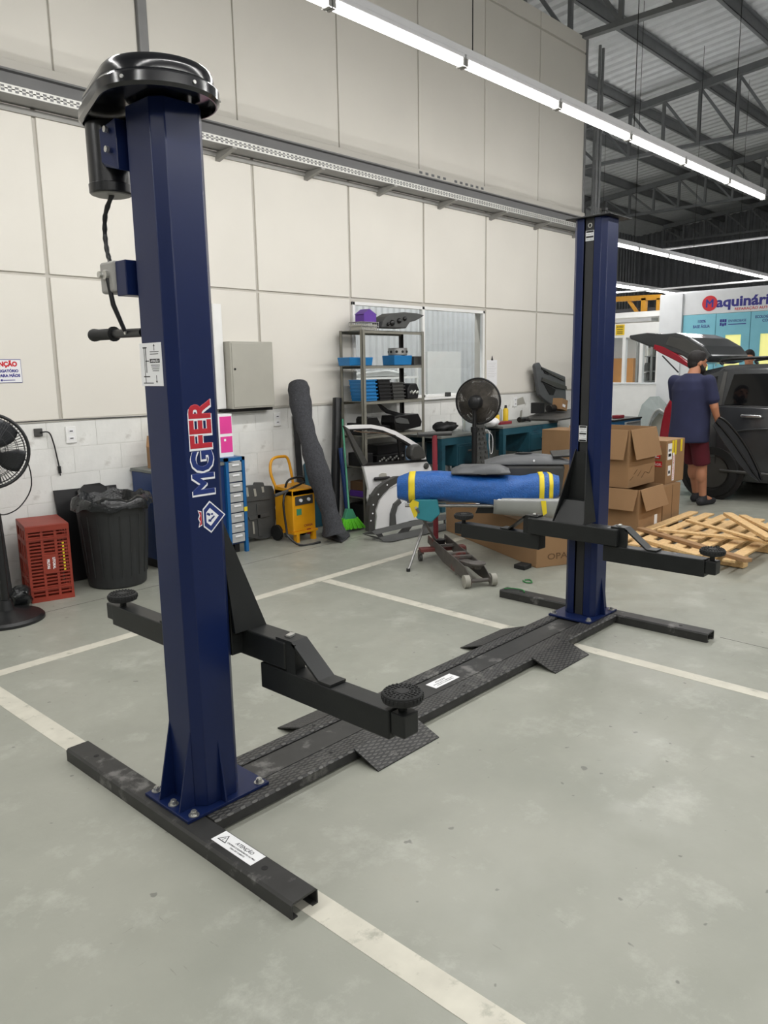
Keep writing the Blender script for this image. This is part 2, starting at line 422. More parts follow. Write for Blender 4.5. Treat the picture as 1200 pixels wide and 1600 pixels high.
# ================================================================== THE SETTING
YW = 5.95
fl = MB().box((-8, -10, -0.1), (34, 16, 0.0)); struct(fl, 'floor', 'floor')
def stripe(n, a, b, wd):
    a = Vector((*a, 0)); b = Vector((*b, 0)); d = (b-a).normalized(); p = Vector((-d.y, d.x, 0))*wd/2
    mb = MB().prism([a+p, a-p, b-p, b+p], (0, 0, 0.0012)); struct(mb, n, 'line_paint')
stripe('trim_1', (-3, 4.17), (9.6, 4.50), 0.085)
stripe('trim_2', (3.93, 4.30), (3.79, -2.0), 0.085)
stripe('trim_3', (1.37, 4.24), (1.405, -2.0), 0.095)
jl = MB()
for a, b in (((4.56, 1.55), (4.30, -3)), ((-3, 5.15), (10, 5.25))):
    a = Vector((*a,0)); b = Vector((*b,0)); d = (b-a).normalized(); p = Vector((-d.y, d.x, 0))*0.0016
    jl.prism([a+p, a-p, b-p, b+p], (0,0,0.0006))
struct(jl, 'trim_4', 'dark')

# --- long wall on the left: core, white painted blocks below, cream panels above
WX0, WX1 = -4.0, 10.68
WIN = (5.93, 8.29, 1.262, 2.30)
TOP = 6.10
core = MB()
core.box((WX0, YW+0.012, 0), (WIN[0], 6.10, TOP)).box((WIN[1], YW+0.012, 0), (WX1, 6.10, TOP))
core.box((WIN[0], YW+0.012, 0), (WIN[1], 6.10, WIN[2])).box((WIN[0], YW+0.012, WIN[3]), (WIN[1], 6.10, TOP))
wall = struct(core, 'wall_left', 'wall_core')
def piece(parent, proto, name, loc):
    o = bpy.data.objects.new(name, proto); COL.objects.link(o); o.parent = parent; o.location = loc; return o
ledge = MB().box((1.594, YW+0.0015, 0), (WX1, YW+0.0119, 1.244)).build('mortar', 'white_block', wall)
bl = MB().box((0, 0, 0), (0.395, 0.0035, 0.1985)).mesh('block'); bl.materials.append(MATS['white_block'])
bls = MB().box((0, 0, 0), (0.195, 0.0035, 0.1985)).mesh('block_half'); bls.materials.append(MATS['white_block'])
for r in range(6):
    z = 0.014 + r*0.2053
    x = 1.6 if r % 2 == 0 else 1.8
    if r % 2: piece(wall, bls, 'block', (1.6, YW-0.002, z))
    while x < WX1 - 0.39:
        piece(wall, bl, 'block', (x, YW - 0.002 + random.uniform(-0.001, 0.0005), z)); x += 0.4
MB().box((WX0, YW-0.002, 0.014), (1.594, YW+0.012, 1.244)).build('plain_wall_field', 'white_block', wall)
def wpanel(x0, x1, z0, z1, y=YW, m='wall_panel'):
    MB().box((x0, y-0.004, z0), (x1, y+0.013, z1)).build('wall_panel', m, wall, bevel=0.003, seg=1)
G_ = 0.016
lowx = [WX0, -2.8, -1.6, -0.4, 0.8, 1.65, 2.72, 3.66, 4.69, 5.91, 7.10, 8.31, 9.51, WX1+G_]
for i in range(len(lowx)-1):
    a, b = lowx[i]+G_, lowx[i+1]-G_
    if not (5.9 <= lowx[i] < 8.2): wpanel(a, b, 1.262, 2.33-G_*0.7)
    wpanel(a, b, 2.33+G_*0.7, 3.50)
upx = [WX0, -2.8, -1.6, -0.4, 0.8, 2.0, 2.9, 3.61]
for i in range(len(upx)-1): wpanel(upx[i]+0.008, upx[i+1]-0.008, 3.76, TOP)
upx = [3.70, 4.55, 5.80, 7.03, 8.27, 9.49, WX1]
for i in range(len(upx)-1):
    wpanel(upx[i]+0.008, upx[i+1]-0.008, 3.76, 5.88)
    wpanel(upx[i]+0.008, upx[i+1]-0.008, 5.91, TOP)
MB().box((3.615, YW-0.03, 3.72), (3.695, YW+0.011, TOP)).build('post', 'beam_grey', wall, bevel=0.004)
MB().box((WX1, YW-0.01, 0), (WX1+0.05, 6.11, TOP+0.02)).build('end_trim', 'beam_grey', wall, bevel=0.004)
MB().box((WX0, YW-0.012, 1.244), (WX1, YW+0.011, 1.262)).build('joint_rail', 'wall_core', wall)

# window between the panels, looking into the next bay
win = struct(MB().box((WIN[0], 5.955, WIN[2]-0.02), (WIN[1], 6.09, WIN[2])), 'window_1', 'white_paint')
fr = MB(); x0, x1, z0, z1 = WIN; xm = 7.085
fr.box((x0, 5.94, z0), (x0+0.035, 5.99, z1)).box((x1-0.035, 5.94, z0), (x1, 5.99, z1)).box((xm-0.022, 5.94, z0), (xm+0.022, 5.99, z1))
fr.box((x0, 5.94, z1-0.035), (x1, 5.99, z1)).box((x0, 5.94, z0), (x1, 5.99, z0+0.03))
fr.build('window_frame', 'white_paint', win, bevel=0.003)
for a, b in ((x0+0.036, xm-0.023), (xm+0.023, x1-0.036)):
    MB().box((a, 5.965, z0+0.031), (b, 5.969, z1-0.036)).build('pane', 'glass', win)
MB().box((x0-0.02, 5.90, z0-0.03), (x1+0.02, 5.947, z0-0.005)).build('window_sill', 'white_paint', win, bevel=0.003)

# steel beam and perforated cable tray along the wall
tray = thing('cable_tray', 'long grey beam with perforated bright cable tray running along the cream wall', 'cable tray', (3, 5.8, 3.46))
b = MB(); b.box((WX0, 5.90, 3.70), (WX1, 5.946, 3.77)); b.build('ledge', 'wall_panel', tray, bevel=0.004)
b = MB(); b.box((WX0, 5.865, 3.685), (WX1, 5.946, 3.698)).box((WX0, 5.915, 3.50), (WX1, 5.946, 3.685)).box((WX0, 5.865, 3.49), (WX1, 5.946, 3.50))
b.build('beam', 'beam_grey', tray)
MB().box((WX0, 5.7025, 3.475), (WX1, 5.86, 3.478)).build('tray_floor', 'beam_grey', tray)
b = MB(); b.box((WX0, 5.70, 3.478), (WX1, 5.702, 3.487)).box((WX0, 5.70, 3.525), (WX1, 5.702, 3.535)).box((WX0, 5.70, 3.503), (WX1, 5.702, 3.510))
x = 1.9
while x < WX1:
    b.box((x, 5.70, 3.487), (x+0.022, 5.702, 3.525)); x += 0.048
b.build('perforated_tray', 'tray_bright', tray)
MB().box((WX0, 5.925, 3.435), (WX1, 5.946, 3.475)).build('rail', 'grey_metal', tray)
for i in range(9):
    xx = 2.25 + i*1.02
    MB().prism([(xx, 5.944, 3.40), (xx, 5.944, 3.474), (xx, 5.69, 3.474), (xx, 5.69, 3.458)], (0.045, 0, 0)).build('bracket', 'grey_metal', tray)
# ventilation slots printed above the beam
vt = thing('vent_slots', 'row of small dark slots on the ledge of the long beam', 'vent', (7.0, 5.9, 3.72))
for i in range(12):
    if i != 5: MB().box((6.98+i*0.105, 5.898, 3.722), (7.03+i*0.105, 5.8998, 3.748)).build('slot', 'truss_grey', vt)

# --- next bay seen through the window
def corrug(mb, p, along, up, n, pitch, depth, nrm):
    along = Vector(along); up = Vector(up); nrm = Vector(nrm); p = Vector(p); A = []
    for i in range(n):
        for t, h in ((0,0),(0.35,0),(0.5,1),(0.85,1)): A.append(p + along*pitch*(i+t) + nrm*depth*h)
    A.append(p + along*pitch*n); m = len(A)
    return mb.add(A + [q+up for q in A], [(i, i+1, m+i+1, m+i) for i in range(m-1)])
nb = corrug(MB(), (4.4, 8.6, 0), (1,0,0), (0,0,3.6), 66, 0.14, 0.03, (0,-1,0)); struct(nb, 'wall_bay', 'corr_light', solid=0.004)
struct(MB().box((4.25, 6.11, 0), (4.39, 8.6, 3.6)), 'wall_bay_side', 'white_paint')
br = thing('shelf_rack', 'white rack with trays in the next bay behind the window pane', 'shelf', (6.9, 8.0, 0))
for xx in (6.3, 7.9, 9.3):
    for yy in (7.95, 8.35): MB().box((xx, yy, 0), (xx+0.04, yy+0.04, 1.75)).build('post', 'white_paint', br)
for zz in (0.5, 1.1, 1.45): MB().box((6.3, 7.94, zz), (9.34, 8.4, zz+0.03)).build('shelf_board', 'white_paint', br)
single(MB().box((6.6, 8.0, 1.482), (7.4, 8.3, 1.58)), 'parts_tray', 'booth_white', 'pale long tray on the rack seen through the window', 'tray', bevel=0.01)
_a = PX(668, 549, Y=8.5); _b = PX(720, 604, Y=8.5)
single(MB().box((_a.x, 8.50, 0.0), (_b.x, 8.56, _a.z)), 'white_board', 'white_paint', 'white board against the ribbed metal wall behind the window', 'board', bevel=0.005)
single(MB().prism([(7.98,8.02,1.482),(9.2,8.02,1.482),(9.1,8.02,1.55),(8.7,8.02,1.60),(8.05,8.02,1.56)], (0,0.3,0)), 'bumper_cover', 'silver', 'silver bumper cover lying on the rack behind the window', 'car part', bevel=0.03)

# --- roof
def roofz(y): return 7.62 + 0.095*(5.65 - y)
prof = []
x = 3.0; i = 0
while x < 33:
    for t, h in ((0,0),(0.06,0.035),(0.15,0.035),(0.21,0)): prof.append((x+t, h))
    x += 0.28
ys = (-9.0, 15.0); V = [Vector((px_, y, roofz(y)+h)) for y in ys for px_, h in prof]; n = len(prof)
struct(MB().add(V, [(i, i+1, n+i+1, n+i) for i in range(n-1)]), 'ceiling', 'roof_sheet', solid=0.003)
struct(MB().add([(-8,-10,roofz(-10)),(3.05,-10,roofz(-10)),(3.05,15,roofz(15)),(-8,15,roofz(15))], [(0,1,2,3)]), 'ceiling_near', 'roof_sheet', solid=0.01)
k = 0
for y in [13.05-1.53*i for i in range(14)]:
    z = roofz(y) - 0.01; k += 1
    b = MB().box((3.2, y-0.005, z-0.2), (32, y+0.005, z)).box((3.2, y-0.005, z-0.2), (32, y+0.07, z-0.192)).box((3.2, y-0.07, z-0.008), (32, y+0.005, z))
    struct(b, 'trim_%d' % (4+k), 'truss_grey')
tlab = ['steel roof truss nearest the camera, resting on the end of the cream wall', 'second steel roof truss back from the wall end', 'third steel roof truss back, above the far light row', 'farthest steel roof truss in front of the dark ribbed wall']
for ti, tx in enumerate((10.6, 17.2, 23.6, 29.6)):
    t = thing('roof_truss', tlab[ti], 'truss', (tx, 3.0, 6.05), group='steel roof trusses')
    ynodes = [13.05-0.765*i for i in range(27)]
    y0, y1 = ynodes[-1], 13.05
    if ti == 0: ynodes = [y for y in ynodes if y < 12]
    tz = lambda y: roofz(y) - 0.22
    MB().bar((tx, y0, 6.1), (tx, y1, 6.1), 0.1, 0.07).build('bottom_chord', 'truss_grey', t)
    MB().bar((tx, y0, tz(y0)-0.05), (tx, y1, tz(y1)-0.05), 0.12, 0.14).build('top_chord', 'truss_grey', t)
    for i, y in enumerate(ynodes):
        MB().bar((tx, y, 6.12), (tx, y, tz(y)-0.1), 0.06, 0.06).build('strut', 'truss_grey', t)
        if i < len(ynodes)-1:
            yn = ynodes[i+1]
            MB().bar((tx, y, tz(y)-0.1), (tx, yn, 6.12), 0.05, 0.05).build('diagonal', 'truss_grey', t)
# --- far enclosing walls
struct(corrug(MB(), (31.5, -9, 0), (0,1,0), (0,0,8.8), 96, 0.25, 0.04, (-1,0,0)), 'wall_back', 'dark_sheet', solid=0.004)
struct(corrug(MB(), (4, 15, 0), (1,0,0), (0,0,7.6), 110, 0.25, 0.04, (0,-1,0)), 'wall_far', 'dark_sheet', solid=0.004)
struct(MB().box((-8.1, -10.1, 0), (34, -10, 9)), 'wall_right', 'white_paint')
struct(MB().box((-8.1, -10, 0), (-8, 15, 9)), 'wall_front', 'white_paint')

# ================================================================== LIGHT ROWS
def light_row(y, z, xs, L, label, wires=(), roofy=None):
    t = thing('light_row', label, 'light', (xs[0], y, z), group='rows of fluorescent lights')
    n = len(xs)
    MB().box((xs[0]-0.03, y-0.022, z+0.03), (xs[-1]+L+0.02, y+0.022, z+0.075)).build('rail', 'fixture_white', t)
    for x in xs:
        fx = MB().prism([(x+0.01, y-0.032, z+0.0), (x+0.01, y-0.032, z+0.03), (x+0.01, y+0.032, z+0.03), (x+0.01, y+0.032, z+0.0)], (L-0.02,0,0)).build('housing', 'fixture_white', t, bevel=0.006)
        MB().cyl((x+0.03, y, z-0.024), (x+L-0.03, y, z-0.024), 0.026, n=14).build('tube', 'tube', fx, smooth=40)
        MB().box((x+0.005, y-0.030, z-0.052), (x+0.028, y+0.030, z+0.002)).build('socket', 'grey_metal', fx)
        MB().box((x+L-0.028, y-0.030, z-0.052), (x+L-0.005, y+0.030, z+0.002)).build('socket', 'grey_metal', fx)
    full = xs[-1]+L-xs[0]
    for sg in (-1, 1):           # the bare tubes shine to both sides
        ld = bpy.data.lights.new('tube_light', 'AREA'); ld.shape = 'RECTANGLE'; ld.size = full-0.06; ld.size_y = 0.03
        ld.energy = TUBE_WATT*n/2; ld.color = TUBE_COL
        lo = bpy.data.objects.new('tube_light', ld); COL.objects.link(lo); lo.parent = t
        lo.location = Vector((xs[0]+full/2, y+sg*0.044, z-0.036)) - WL[t]; lo.rotation_euler = (sg*radians(38), 0, 0)
    for x in wires:
        MB().cyl((x, y, z+0.075), (x, y, roofz(y)-0.02), 0.004, n=6).build('hanger_wire', 'dark', t)
    return t
light_row(3.5, 3.66, [3.36+1.245*i-1.245*6 for i in range(12)], 1.245, 'bright fluorescent light row slanting across the top beside the cream wall', [2.0, 4.72, 7.2, 9.7])
light_row(6.42, 3.62, [4.7+1.262*i for i in range(13)], 1.262, 'second fluorescent light row, passing behind the top of the right lift post', [6.5, 9, 13.4, 16.0, 18.5])
light_row(0.6, 3.66, [-3.0+1.245*i for i in range(11)], 1.245, 'fluorescent light row overhead in front of the camera, out of view', [0, 4, 8])
light_row(-2.4, 3.66, [-3.0+1.245*i for i in range(11)], 1.245, 'fluorescent light row farthest to the right, out of view', [0, 4, 8])
p3 = PX(967, 446, Z=3.62); p4 = PX(1026, 453, Z=3.62)
light_row(p3.y, 3.62, [p4.x-1.26*(i+1) for i in (3, 2, 1, 0)], 1.26, 'short far fluorescent light row above the yellow steel frame', [p4.x-3])
light_row(9.6, 3.62, [13.5+1.26*i for i in range(9)], 1.26, 'added fluorescent light row brightening the far bay, hidden behind the wall end', [15, 20])  # unseen row, added to lift the dark far bay and its back wall
light_row(1.2, 3.64, [13.5+1.26*i for i in range(9)], 1.26, 'fluorescent light row over the far bay by the grey car, out of view', [15, 20])

# ================================================================== THE LIFT
lift = thing('two_post_lift', 'blue two-post car lift with black swing arms and low steel base frame', 'car lift', (2.9, 2.31, 0))
ZB = 0.054
def channel(x0, x1, y0, y1, name):
    t = 0.005; lip = 0.022; r = 0.008
    P = [(x0,0),(x0,ZB-r),(x0+r,ZB),(x1-r,ZB),(x1,ZB-r),(x1,0),(x1-lip,0),(x1-lip,t),(x1-t,t),(x1-t,ZB-t-2e-3),(x0+t,ZB-t-2e-3),(x0+t,t),(x0+lip,t),(x0+lip,0)]
    V = [Vector((a, y0, c)) for a, c in P] + [Vector((a, y1, c)) for a, c in P]; n = len(P)
    F = [(i,(i+1)%n,(i+1)%n+n,i+n) for i in range(n)]
    ends = [(0,1,11,12,13),(1,2,10,11),(2,3,9,10),(3,4,8,9),(4,5,6,7,8)]
    F += [tuple(reversed(e)) for e in ends] + [tuple(i+n for i in e) for e in ends]
    return MB().add(V, F).build(name, 'lift_black_worn', lift, smooth=30)
fa = channel(1.290, 1.394, 1.606, 3.055, 'base_foot')
fb = channel(4.412, 4.516, 1.570, 3.020, 'base_foot')
for f_, x, ys in ((fa, 1.345, (1.80, 2.90)), (fb, 4.466, (1.75, 2.88))):
    for y in ys: MB().cyl((x, y, ZB-0.001), (x, y, ZB+0.0006), 0.011, n=14).build('hole', 'dark', f_)
def beam(y0, y1):
    b = MB().prism([(1.394,y0,0.012),(1.394,y0,ZB-0.008),(1.394,y0+0.008,ZB),(1.394,y1-0.008,ZB),(1.394,y1,ZB-0.008),(1.394,y1,0.012)], (3.018,0,0))
    return b.build('base_beam', 'checker_plate', lift, smooth=30)
b1 = beam(2.135, 2.243); b2 = beam(2.395, 2.462)
MB().box((1.394, 2.252, 0.01), (4.412, 2.386, 0.046)).build('centre_plate', 'lift_black_worn', lift, bevel=0.002)
for xx in (2.0, 2.9, 3.8):
    for y in (2.19,): MB().cyl((xx, y, ZB-0.001), (xx, y, ZB+0.0006), 0.008, n=12).build('hole', 'dark', b1)
    MB().cyl((xx+0.12, 2.43, ZB-0.001), (xx+0.12, 2.43, ZB+0.0006), 0.008, n=12).build('hole', 'dark', b2)
def ramp(x0, x1, yin, yout):
    MB().prism([(x0, yin, ZB+0.002), (x0, yin, ZB-0.006), (x0, yout, 0.0005), (x0, yout, 0.005)], (x1-x0, 0, 0)).build('ramp', 'checker_plate', lift)
ramp(2.085, 2.475, 2.145, 2.005); ramp(3.44, 3.80, 2.145, 1.995)
ramp(2.065, 2.50, 2.455, 2.615); ramp(3.42, 3.85, 2.455, 2.61)

def column(cx, cy, s, name):
    """cx: outer back face, s=+1 opening towards +x"""
    h, hw, dp, t, c = 2.43, 0.104, 0.185, 0.006, 0.035
    X = lambda a: cx + s*a
    out = [(dp, -0.032), (dp, -hw+c*0.8), (dp-c*0.8, -hw), (c*0.9, -hw), (0, -hw+c), (0, hw-c), (c*0.9, hw), (dp-c*0.8, hw), (dp, hw-c*0.8), (dp, 0.032)]
    inn = [(dp-t, -0.032), (dp-t, -hw+c*0.8+0.003), (dp-c*0.8-0.003, -hw+t), (c*0.9+0.003, -hw+t), (t, -hw+c+0.003), (t, hw-c-0.003), (c*0.9+0.003, hw-t), (dp-c*0.8-0.003, hw-t), (dp-t, hw-c*0.8-0.003), (dp-t, 0.032)]
    z0 = ZB+0.012; n = len(out)
    V = [Vector((X(a), cy+q, z)) for z in (z0, h) for P in (out, inn) for a, q in P]
    F = []
    for i in range(n-1):
        F += [(i, i+1, 2*n+i+1, 2*n+i), (n+i+1, n+i, 3*n+i, 3*n+i+1), (2*n+i, 2*n+i+1, 3*n+i+1, 3*n+i), (i+1, i, n+i, n+i+1)]
    F += [(0, 2*n, 3*n, n), (n-1, 2*n-1, 4*n-1, 3*n-1)]
    if s < 0: F = [tuple(reversed(f)) for f in F]
    col = MB().add(V, F).build(name, 'lift_blue', lift, smooth=25, bevel=0.004, seg=2)
    xa, xb = sorted((X(-0.072), X(0.285)))
    MB().box((xa, cy-0.135, ZB), (xb, cy+0.150, ZB+0.012)).build('base_plate', 'lift_blue', col, bevel=0.002)
    for q in (-hw+c+0.004, hw-c-0.004):
        MB().prism([(X(0.001), cy+q-0.003, z0), (X(-0.064), cy+q-0.003, z0), (X(-0.060), cy+q-0.003, z0+0.012), (X(0.001), cy+q-0.003, z0+0.29)], (0, 0.006, 0)).build('gusset', 'lift_blue', col)
    for sg in (-1, 1):
        MB().prism([(X(0.088), cy+sg*(hw-0.001), z0), (X(0.088), cy+sg*(hw+0.030), z0), (X(0.088), cy+sg*(hw-0.001), z0+0.24)], (0.007, 0, 0)).build('gusset', 'lift_blue', col)
    for a, q in ((-0.035, -0.115), (-0.045, 0.0), (-0.035, 0.128), (0.255, -0.112), (0.255, 0.128)):
        c0 = Vector((X(a), cy+q, z0))
        m = MB().cyl(c0, c0+Vector((0,0,0.003)), 0.019, n=18).cyl(c0+Vector((0,0,0.003)), c0+Vector((0,0,0.015)), 0.0125, n=6).cyl(c0+Vector((0,0,0.015)), c0+Vector((0,0,0.019)), 0.008, n=12)
        m.build('bolt', 'zinc', col)
    xa, xb = sorted((X(dp-0.016), X(dp-0.010)))
    MB().box((xa, cy-0.026, z0), (xb, cy+0.026, h)).build('slot_cover', 'slot_cover', col)
    xa, xb = sorted((X(0.06), X(0.064)))
    MB().box((xa, cy-0.09, z0), (xb, cy+0.09, h-0.01)).build('screw_guard', 'dark', col)
    return col
colA = column(1.390, 2.322, 1, 'column')
colB = column(4.415, 2.306, -1, 'column')
# top plate, eye bolt and stickers of the far column
MB().box((4.205, 2.165, 2.43), (4.475, 2.445, 2.438)).build('top_plate', 'lift_black', colB, bevel=0.002)
e = Vector((4.242, 2.306, 2.39)); MB().tube([e + Vector((0, 0.011*cos(a), 0.011*sin(a))) for a in [2*pi*i/14 for i in range(14)]], 0.004, 6, closed=True).build('eye_bolt', 'zinc', colB, smooth=60)
MB().cyl((4.33, 2.27, 2.438), (4.33, 2.27, 2.475), 0.014, n=12).cyl((4.33, 2.27, 2.475), (4.33, 2.27, 2.49), 0.022, n=6).build('screw_nut', 'lift_black', colB)
def label_plate(x, y0, y1, z0, z1, rows, parent):
    st = MB().box((x-0.0012, y0, z0), (x, y1, z1)).build('sticker', 'sticker', parent)
    m = MB(); n = len(rows)
    for i, (kind, t) in enumerate(rows):
        za = z1 - (i+1)*(z1-z0)/n; hh = (z1-z0)/n
        if kind == 'bar': m.box((x-0.0016, y0+0.003, za+hh*0.12), (x-0.0012, y1-0.003, za+hh*0.88))
        else: text(m, t, (x-0.0013, (y0+y1)/2, za+hh*0.25), (0,-1,0), (0,0,1), hh*0.75, 'CENTER', 0.0002, fit=(y1-y0)*0.85)
    m.build('print', 'ink', st)
label_plate(4.240, 2.280, 2.332, 2.305, 2.362, [('bar',''), ('t','ATENÇÃO'), ('bar',''), ('t','NÃO OPERAR')], colB)
label_plate(4.2285, 2.281, 2.333, 1.150, 1.245, [('bar',''), ('t','ATENÇÃO'), ('t','LUBRIFICAR'), ('bar',''), ('t','FUSO E PORCA'), ('t','A CADA'), ('bar','')], colB)

# carriages, cross sleeves and swing arms
def carriage(xf, cy, s):
    """xf: column's open face; s=+1 when the arms sit at larger x"""
    X = lambda a: xf + s*a
    def bx(a0, a1, y0, y1, z0, z1): 
        xa, xb = sorted((X(a0), X(a1))); return MB().box((xa, y0, z0), (xb, y1, z1))
    c = bx(0.006, 0.058, cy-0.075, cy+0.075, 0.58, 0.80).build('carriage', 'lift_black', lift, bevel=0.004)
    bx(0.056, 0.152, cy-0.315, cy+0.285, 0.572, 0.672).build('cross_sleeve', 'lift_black', c, bevel=0.006)
    for q0, q1 in ((-0.036, -0.105), (0.036, 0.105)):
        P = [(X(0.004), cy+q0, 1.10), (X(0.012), cy+q0, 1.105), (X(0.145), cy+q1, 0.672), (X(0.004), cy+q1, 0.672)]
        if s*(q0) > 0: P.reverse()
        MB().prism(P, (0, 0.006, 0)).build('gusset', 'lift_black', c)
    MB().prism([(X(0.004), cy-0.038, 1.09), (X(0.004), cy+0.038, 1.09), (X(0.010), cy+0.100, 0.672), (X(0.010), cy-0.100, 0.672)], (s*0.006, 0, 0)).build('back_plate', 'lift_black', c)
    MB().prism([(X(0.060), cy-0.080, 0.80), (X(0.060), cy+0.080, 0.80), (X(0.142), cy+0.098, 0.672), (X(0.142), cy-0.098, 0.672)], (s*0.006, 0, 0)).build('web_plate', 'lift_black', c)
    return c
def pad(parent, x, y, z):
    MB().cyl((x, y, z-0.06), (x, y, z-0.005), 0.014, n=14).cyl((x,y,z-0.036),(x,y,z-0.03),0.034,n=18).build('pad_screw', 'lift_black', parent, smooth=40)
    n = 36
    m = MB().lathe((x, y, z-0.03), [(0.054, 0), (0.063, 0.004), (0.064, 0.018), (0.063, 0.029), (0.060, 0.032)], n)
    for rr, k in ((0.030, 14), (0.042, 18), (0.053, 24)):
        for i in range(k):
            a = 2*pi*(i+0.5*(k % 4 == 2))/k; m.obox((x+rr*cos(a), y+rr*sin(a), z+0.0035), (0.0065, 0.0055, 0.004), (0, 0, a))
    for i in range(28):
        a = 2*pi*i/28; m.obox((x+0.0645*cos(a), y+0.0645*sin(a), z-0.012), (0.004, 0.007, 0.012), (0, 0, a))
    m.cyl((x,y,z+0.001),(x,y,z+0.004),0.021,n=20)
    m.build('pad', 'rubber', parent)
def arm(x0, x1, ya, yb, dy, z1, pad_y, padx, sleeve_y):
    """box arm from ya (hinge end) to yb, dy = -1 or +1 along the arm"""
    z0 = z1 - 0.096; lo, hi = min(ya, yb), max(ya, yb); xm = (x0+x1)/2
    a = MB().box((x0, lo, z0), (x1, hi, z1)).build('swing_arm', 'lift_black', lift, bevel=0.005)
    ye = yb + dy*0.058; lo, hi = min(yb, ye), max(yb, ye)
    MB().box((x0+0.006, lo, z0+0.018), (x1-0.006, hi, z1-0.004)).build('arm_extension', 'lift_black', a, bevel=0.005)
    # folded bracket from the top of the sleeve down onto the arm
    s0 = sleeve_y - dy*0.05; s1 = sleeve_y + dy*0.03; s2 = sleeve_y + dy*0.165; s3 = sleeve_y + dy*0.225
    P = [(s0, 0.673), (s1, 0.673), (s2, z1+0.002), (s3, z1+0.002), (s3, z1+0.010), (s2+dy*0.004, z1+0.010), (s1+dy*0.004, 0.682), (s0, 0.682)]
    MB().prism([(x0+0.004, y, z) for y, z in P], (x1-x0-0.008, 0, 0)).build('bracket_plate', 'lift_black', a)
    MB().box((x0+0.01, min(sleeve_y+dy*0.02, sleeve_y+dy*0.026), z1), (x1-0.01, max(sleeve_y+dy*0.02, sleeve_y+dy*0.026), 0.672)).build('bracket_web', 'lift_black', a)
    MB().box((x0+0.004, min(sleeve_y+dy*0.002, sleeve_y+dy*0.05), z1), (x0+0.010, max(sleeve_y+dy*0.002, sleeve_y+dy*0.05), 0.674)).build('bracket_cheek', 'lift_black', a)
    MB().cyl((xm, sleeve_y-dy*0.02, z0-0.002), (xm, sleeve_y-dy*0.02, 0.684), 0.016, n=16).build('hinge_pin', 'lift_black', a)
    MB().obox((xm, sleeve_y-dy*0.012, 0.687), (0.034, 0.020, 0.010), (0, 0, 0.3)).build('pin_lock', 'zinc', a, bevel=0.002)
    pad(a, padx, pad_y, z1+0.056)
    return a
carA = carriage(1.575, 2.322, 1); carB = carriage(4.230, 2.306, -1)
arm(1.632, 1.712, 2.150, 1.520, -1, 0.567, 1.500, 1.674, 2.01)
arm(1.632, 1.712, 2.50, 3.235, 1, 0.567, 3.175, 1.660, 2.605)
arm(4.106, 4.186, 2.090, 1.500, -1, 0.567, 1.475, 4.146, 1.995)
arm(4.106, 4.186, 2.520, 3.130, 1, 0.567, 3.135, 4.146, 2.59)

# drive head of the near column: belt cover, motor, switch and handle
def hull2(c1, r1, c2, r2, n=40):
    pts = []
    d = Vector((c2[0]-c1[0], c2[1]-c1[1])); a0 = atan2(d.y, d.x); beta = math.acos((r1-r2)/d.length)
    for i in range(n+1):
        a = a0 + beta + (2*pi-2*beta)*i/n; pts.append((c1[0]+r1*cos(a), c1[1]+r1*sin(a)))
    for i in range(n//3+1):
        a = a0 - beta + 2*beta*i/(n//3); pts.append((c2[0]+r2*cos(a), c2[1]+r2*sin(a)))
    return pts
C1, R1, C2, R2 = (1.434, 2.266), 0.166, (1.418, 2.566), 0.066
prof = [(0.012, 2.415), (0.020, 2.425), (0.020, 2.452), (0.012, 2.462), (0.004, 2.466), (0.005, 2.484), (0.001, 2.500), (-0.008, 2.509), (-0.03, 2.512)]
rings = [[(x, y, z) for x, y in hull2(C1, R1+o, C2, R2+o)] for o, z in prof]
inner = [[(x, y, z) for x, y in hull2(C1, R1+o, C2, R2+o)] for o, z in ((0.008, 2.415), (0.004, 2.440))]
n = len(rings[0]); rr = [inner[1], inner[0]] + rings
V = [p for R in rr for p in R]; F = [(i*n+k, i*n+(k+1)%n, (i+1)*n+(k+1)%n, (i+1)*n+k) for i in range(len(rr)-1) for k in range(n)]
F += [tuple(range((len(rr)-1)*n, len(rr)*n)), tuple(range(n-1, -1, -1))]
cov = MB().add(V, F).build('belt_cover', 'gloss_black', lift, smooth=35)
for a in (2.4, 3.6, 4.75, 5.7):
    p = Vector((C1[0]+(R1+0.0195)*cos(a), C1[1]+(R1+0.0195)*sin(a), 2.438)); q = Vector((cos(a), sin(a), 0))
    MB().cyl(p, p+q*0.004, 0.0055, n=10).build('screw', 'zinc', cov)
for x, y in ((1.42, 2.245), (1.55, 2.25), (1.42, 2.385)):
    MB().cyl((x, y, 2.405), (x, y, 2.416), 0.010, n=6).build('nut', 'zinc', cov)
mot = MB().lathe((C2[0], C2[1], 2.195), [(0.066, 0), (0.070, 0.004), (0.071, 0.03), (0.068, 0.032), (0.068, 0.22)], 28).build('motor', 'black_plastic', lift, smooth=35)
MB().lathe((C2[0], C2[1], 2.192), [(0.058, 0), (0.062, 0.0035)], 24).build('motor_end_cap', 'grey_metal', mot)
MB().prism([(1.36, 2.51, 2.38), (1.36, 2.51, 2.28), (1.37, 2.50, 2.265), (1.37, 2.424, 2.245), (1.37, 2.424, 2.40)], (0.10, 0, 0)).build('motor_bracket', 'lift_blue', lift, bevel=0.003)
for z in (2.31, 2.37): MB().cyl((1.36, 2.46, z), (1.350, 2.46, z), 0.010, n=8).build('bracket_bolt', 'zinc', mot)
cab = smoothpath([(1.415, 2.555, 2.195), (1.41, 2.60, 2.14), (1.41, 2.615, 2.08), (1.41, 2.61, 2.02), (1.41, 2.595, 1.98)], 6)
MB().tube(cab, [0.008 + 0.0012*sin(i*1.9) for i in range(len(cab))], 8).build('motor_cable', 'black_plastic', lift, smooth=60)
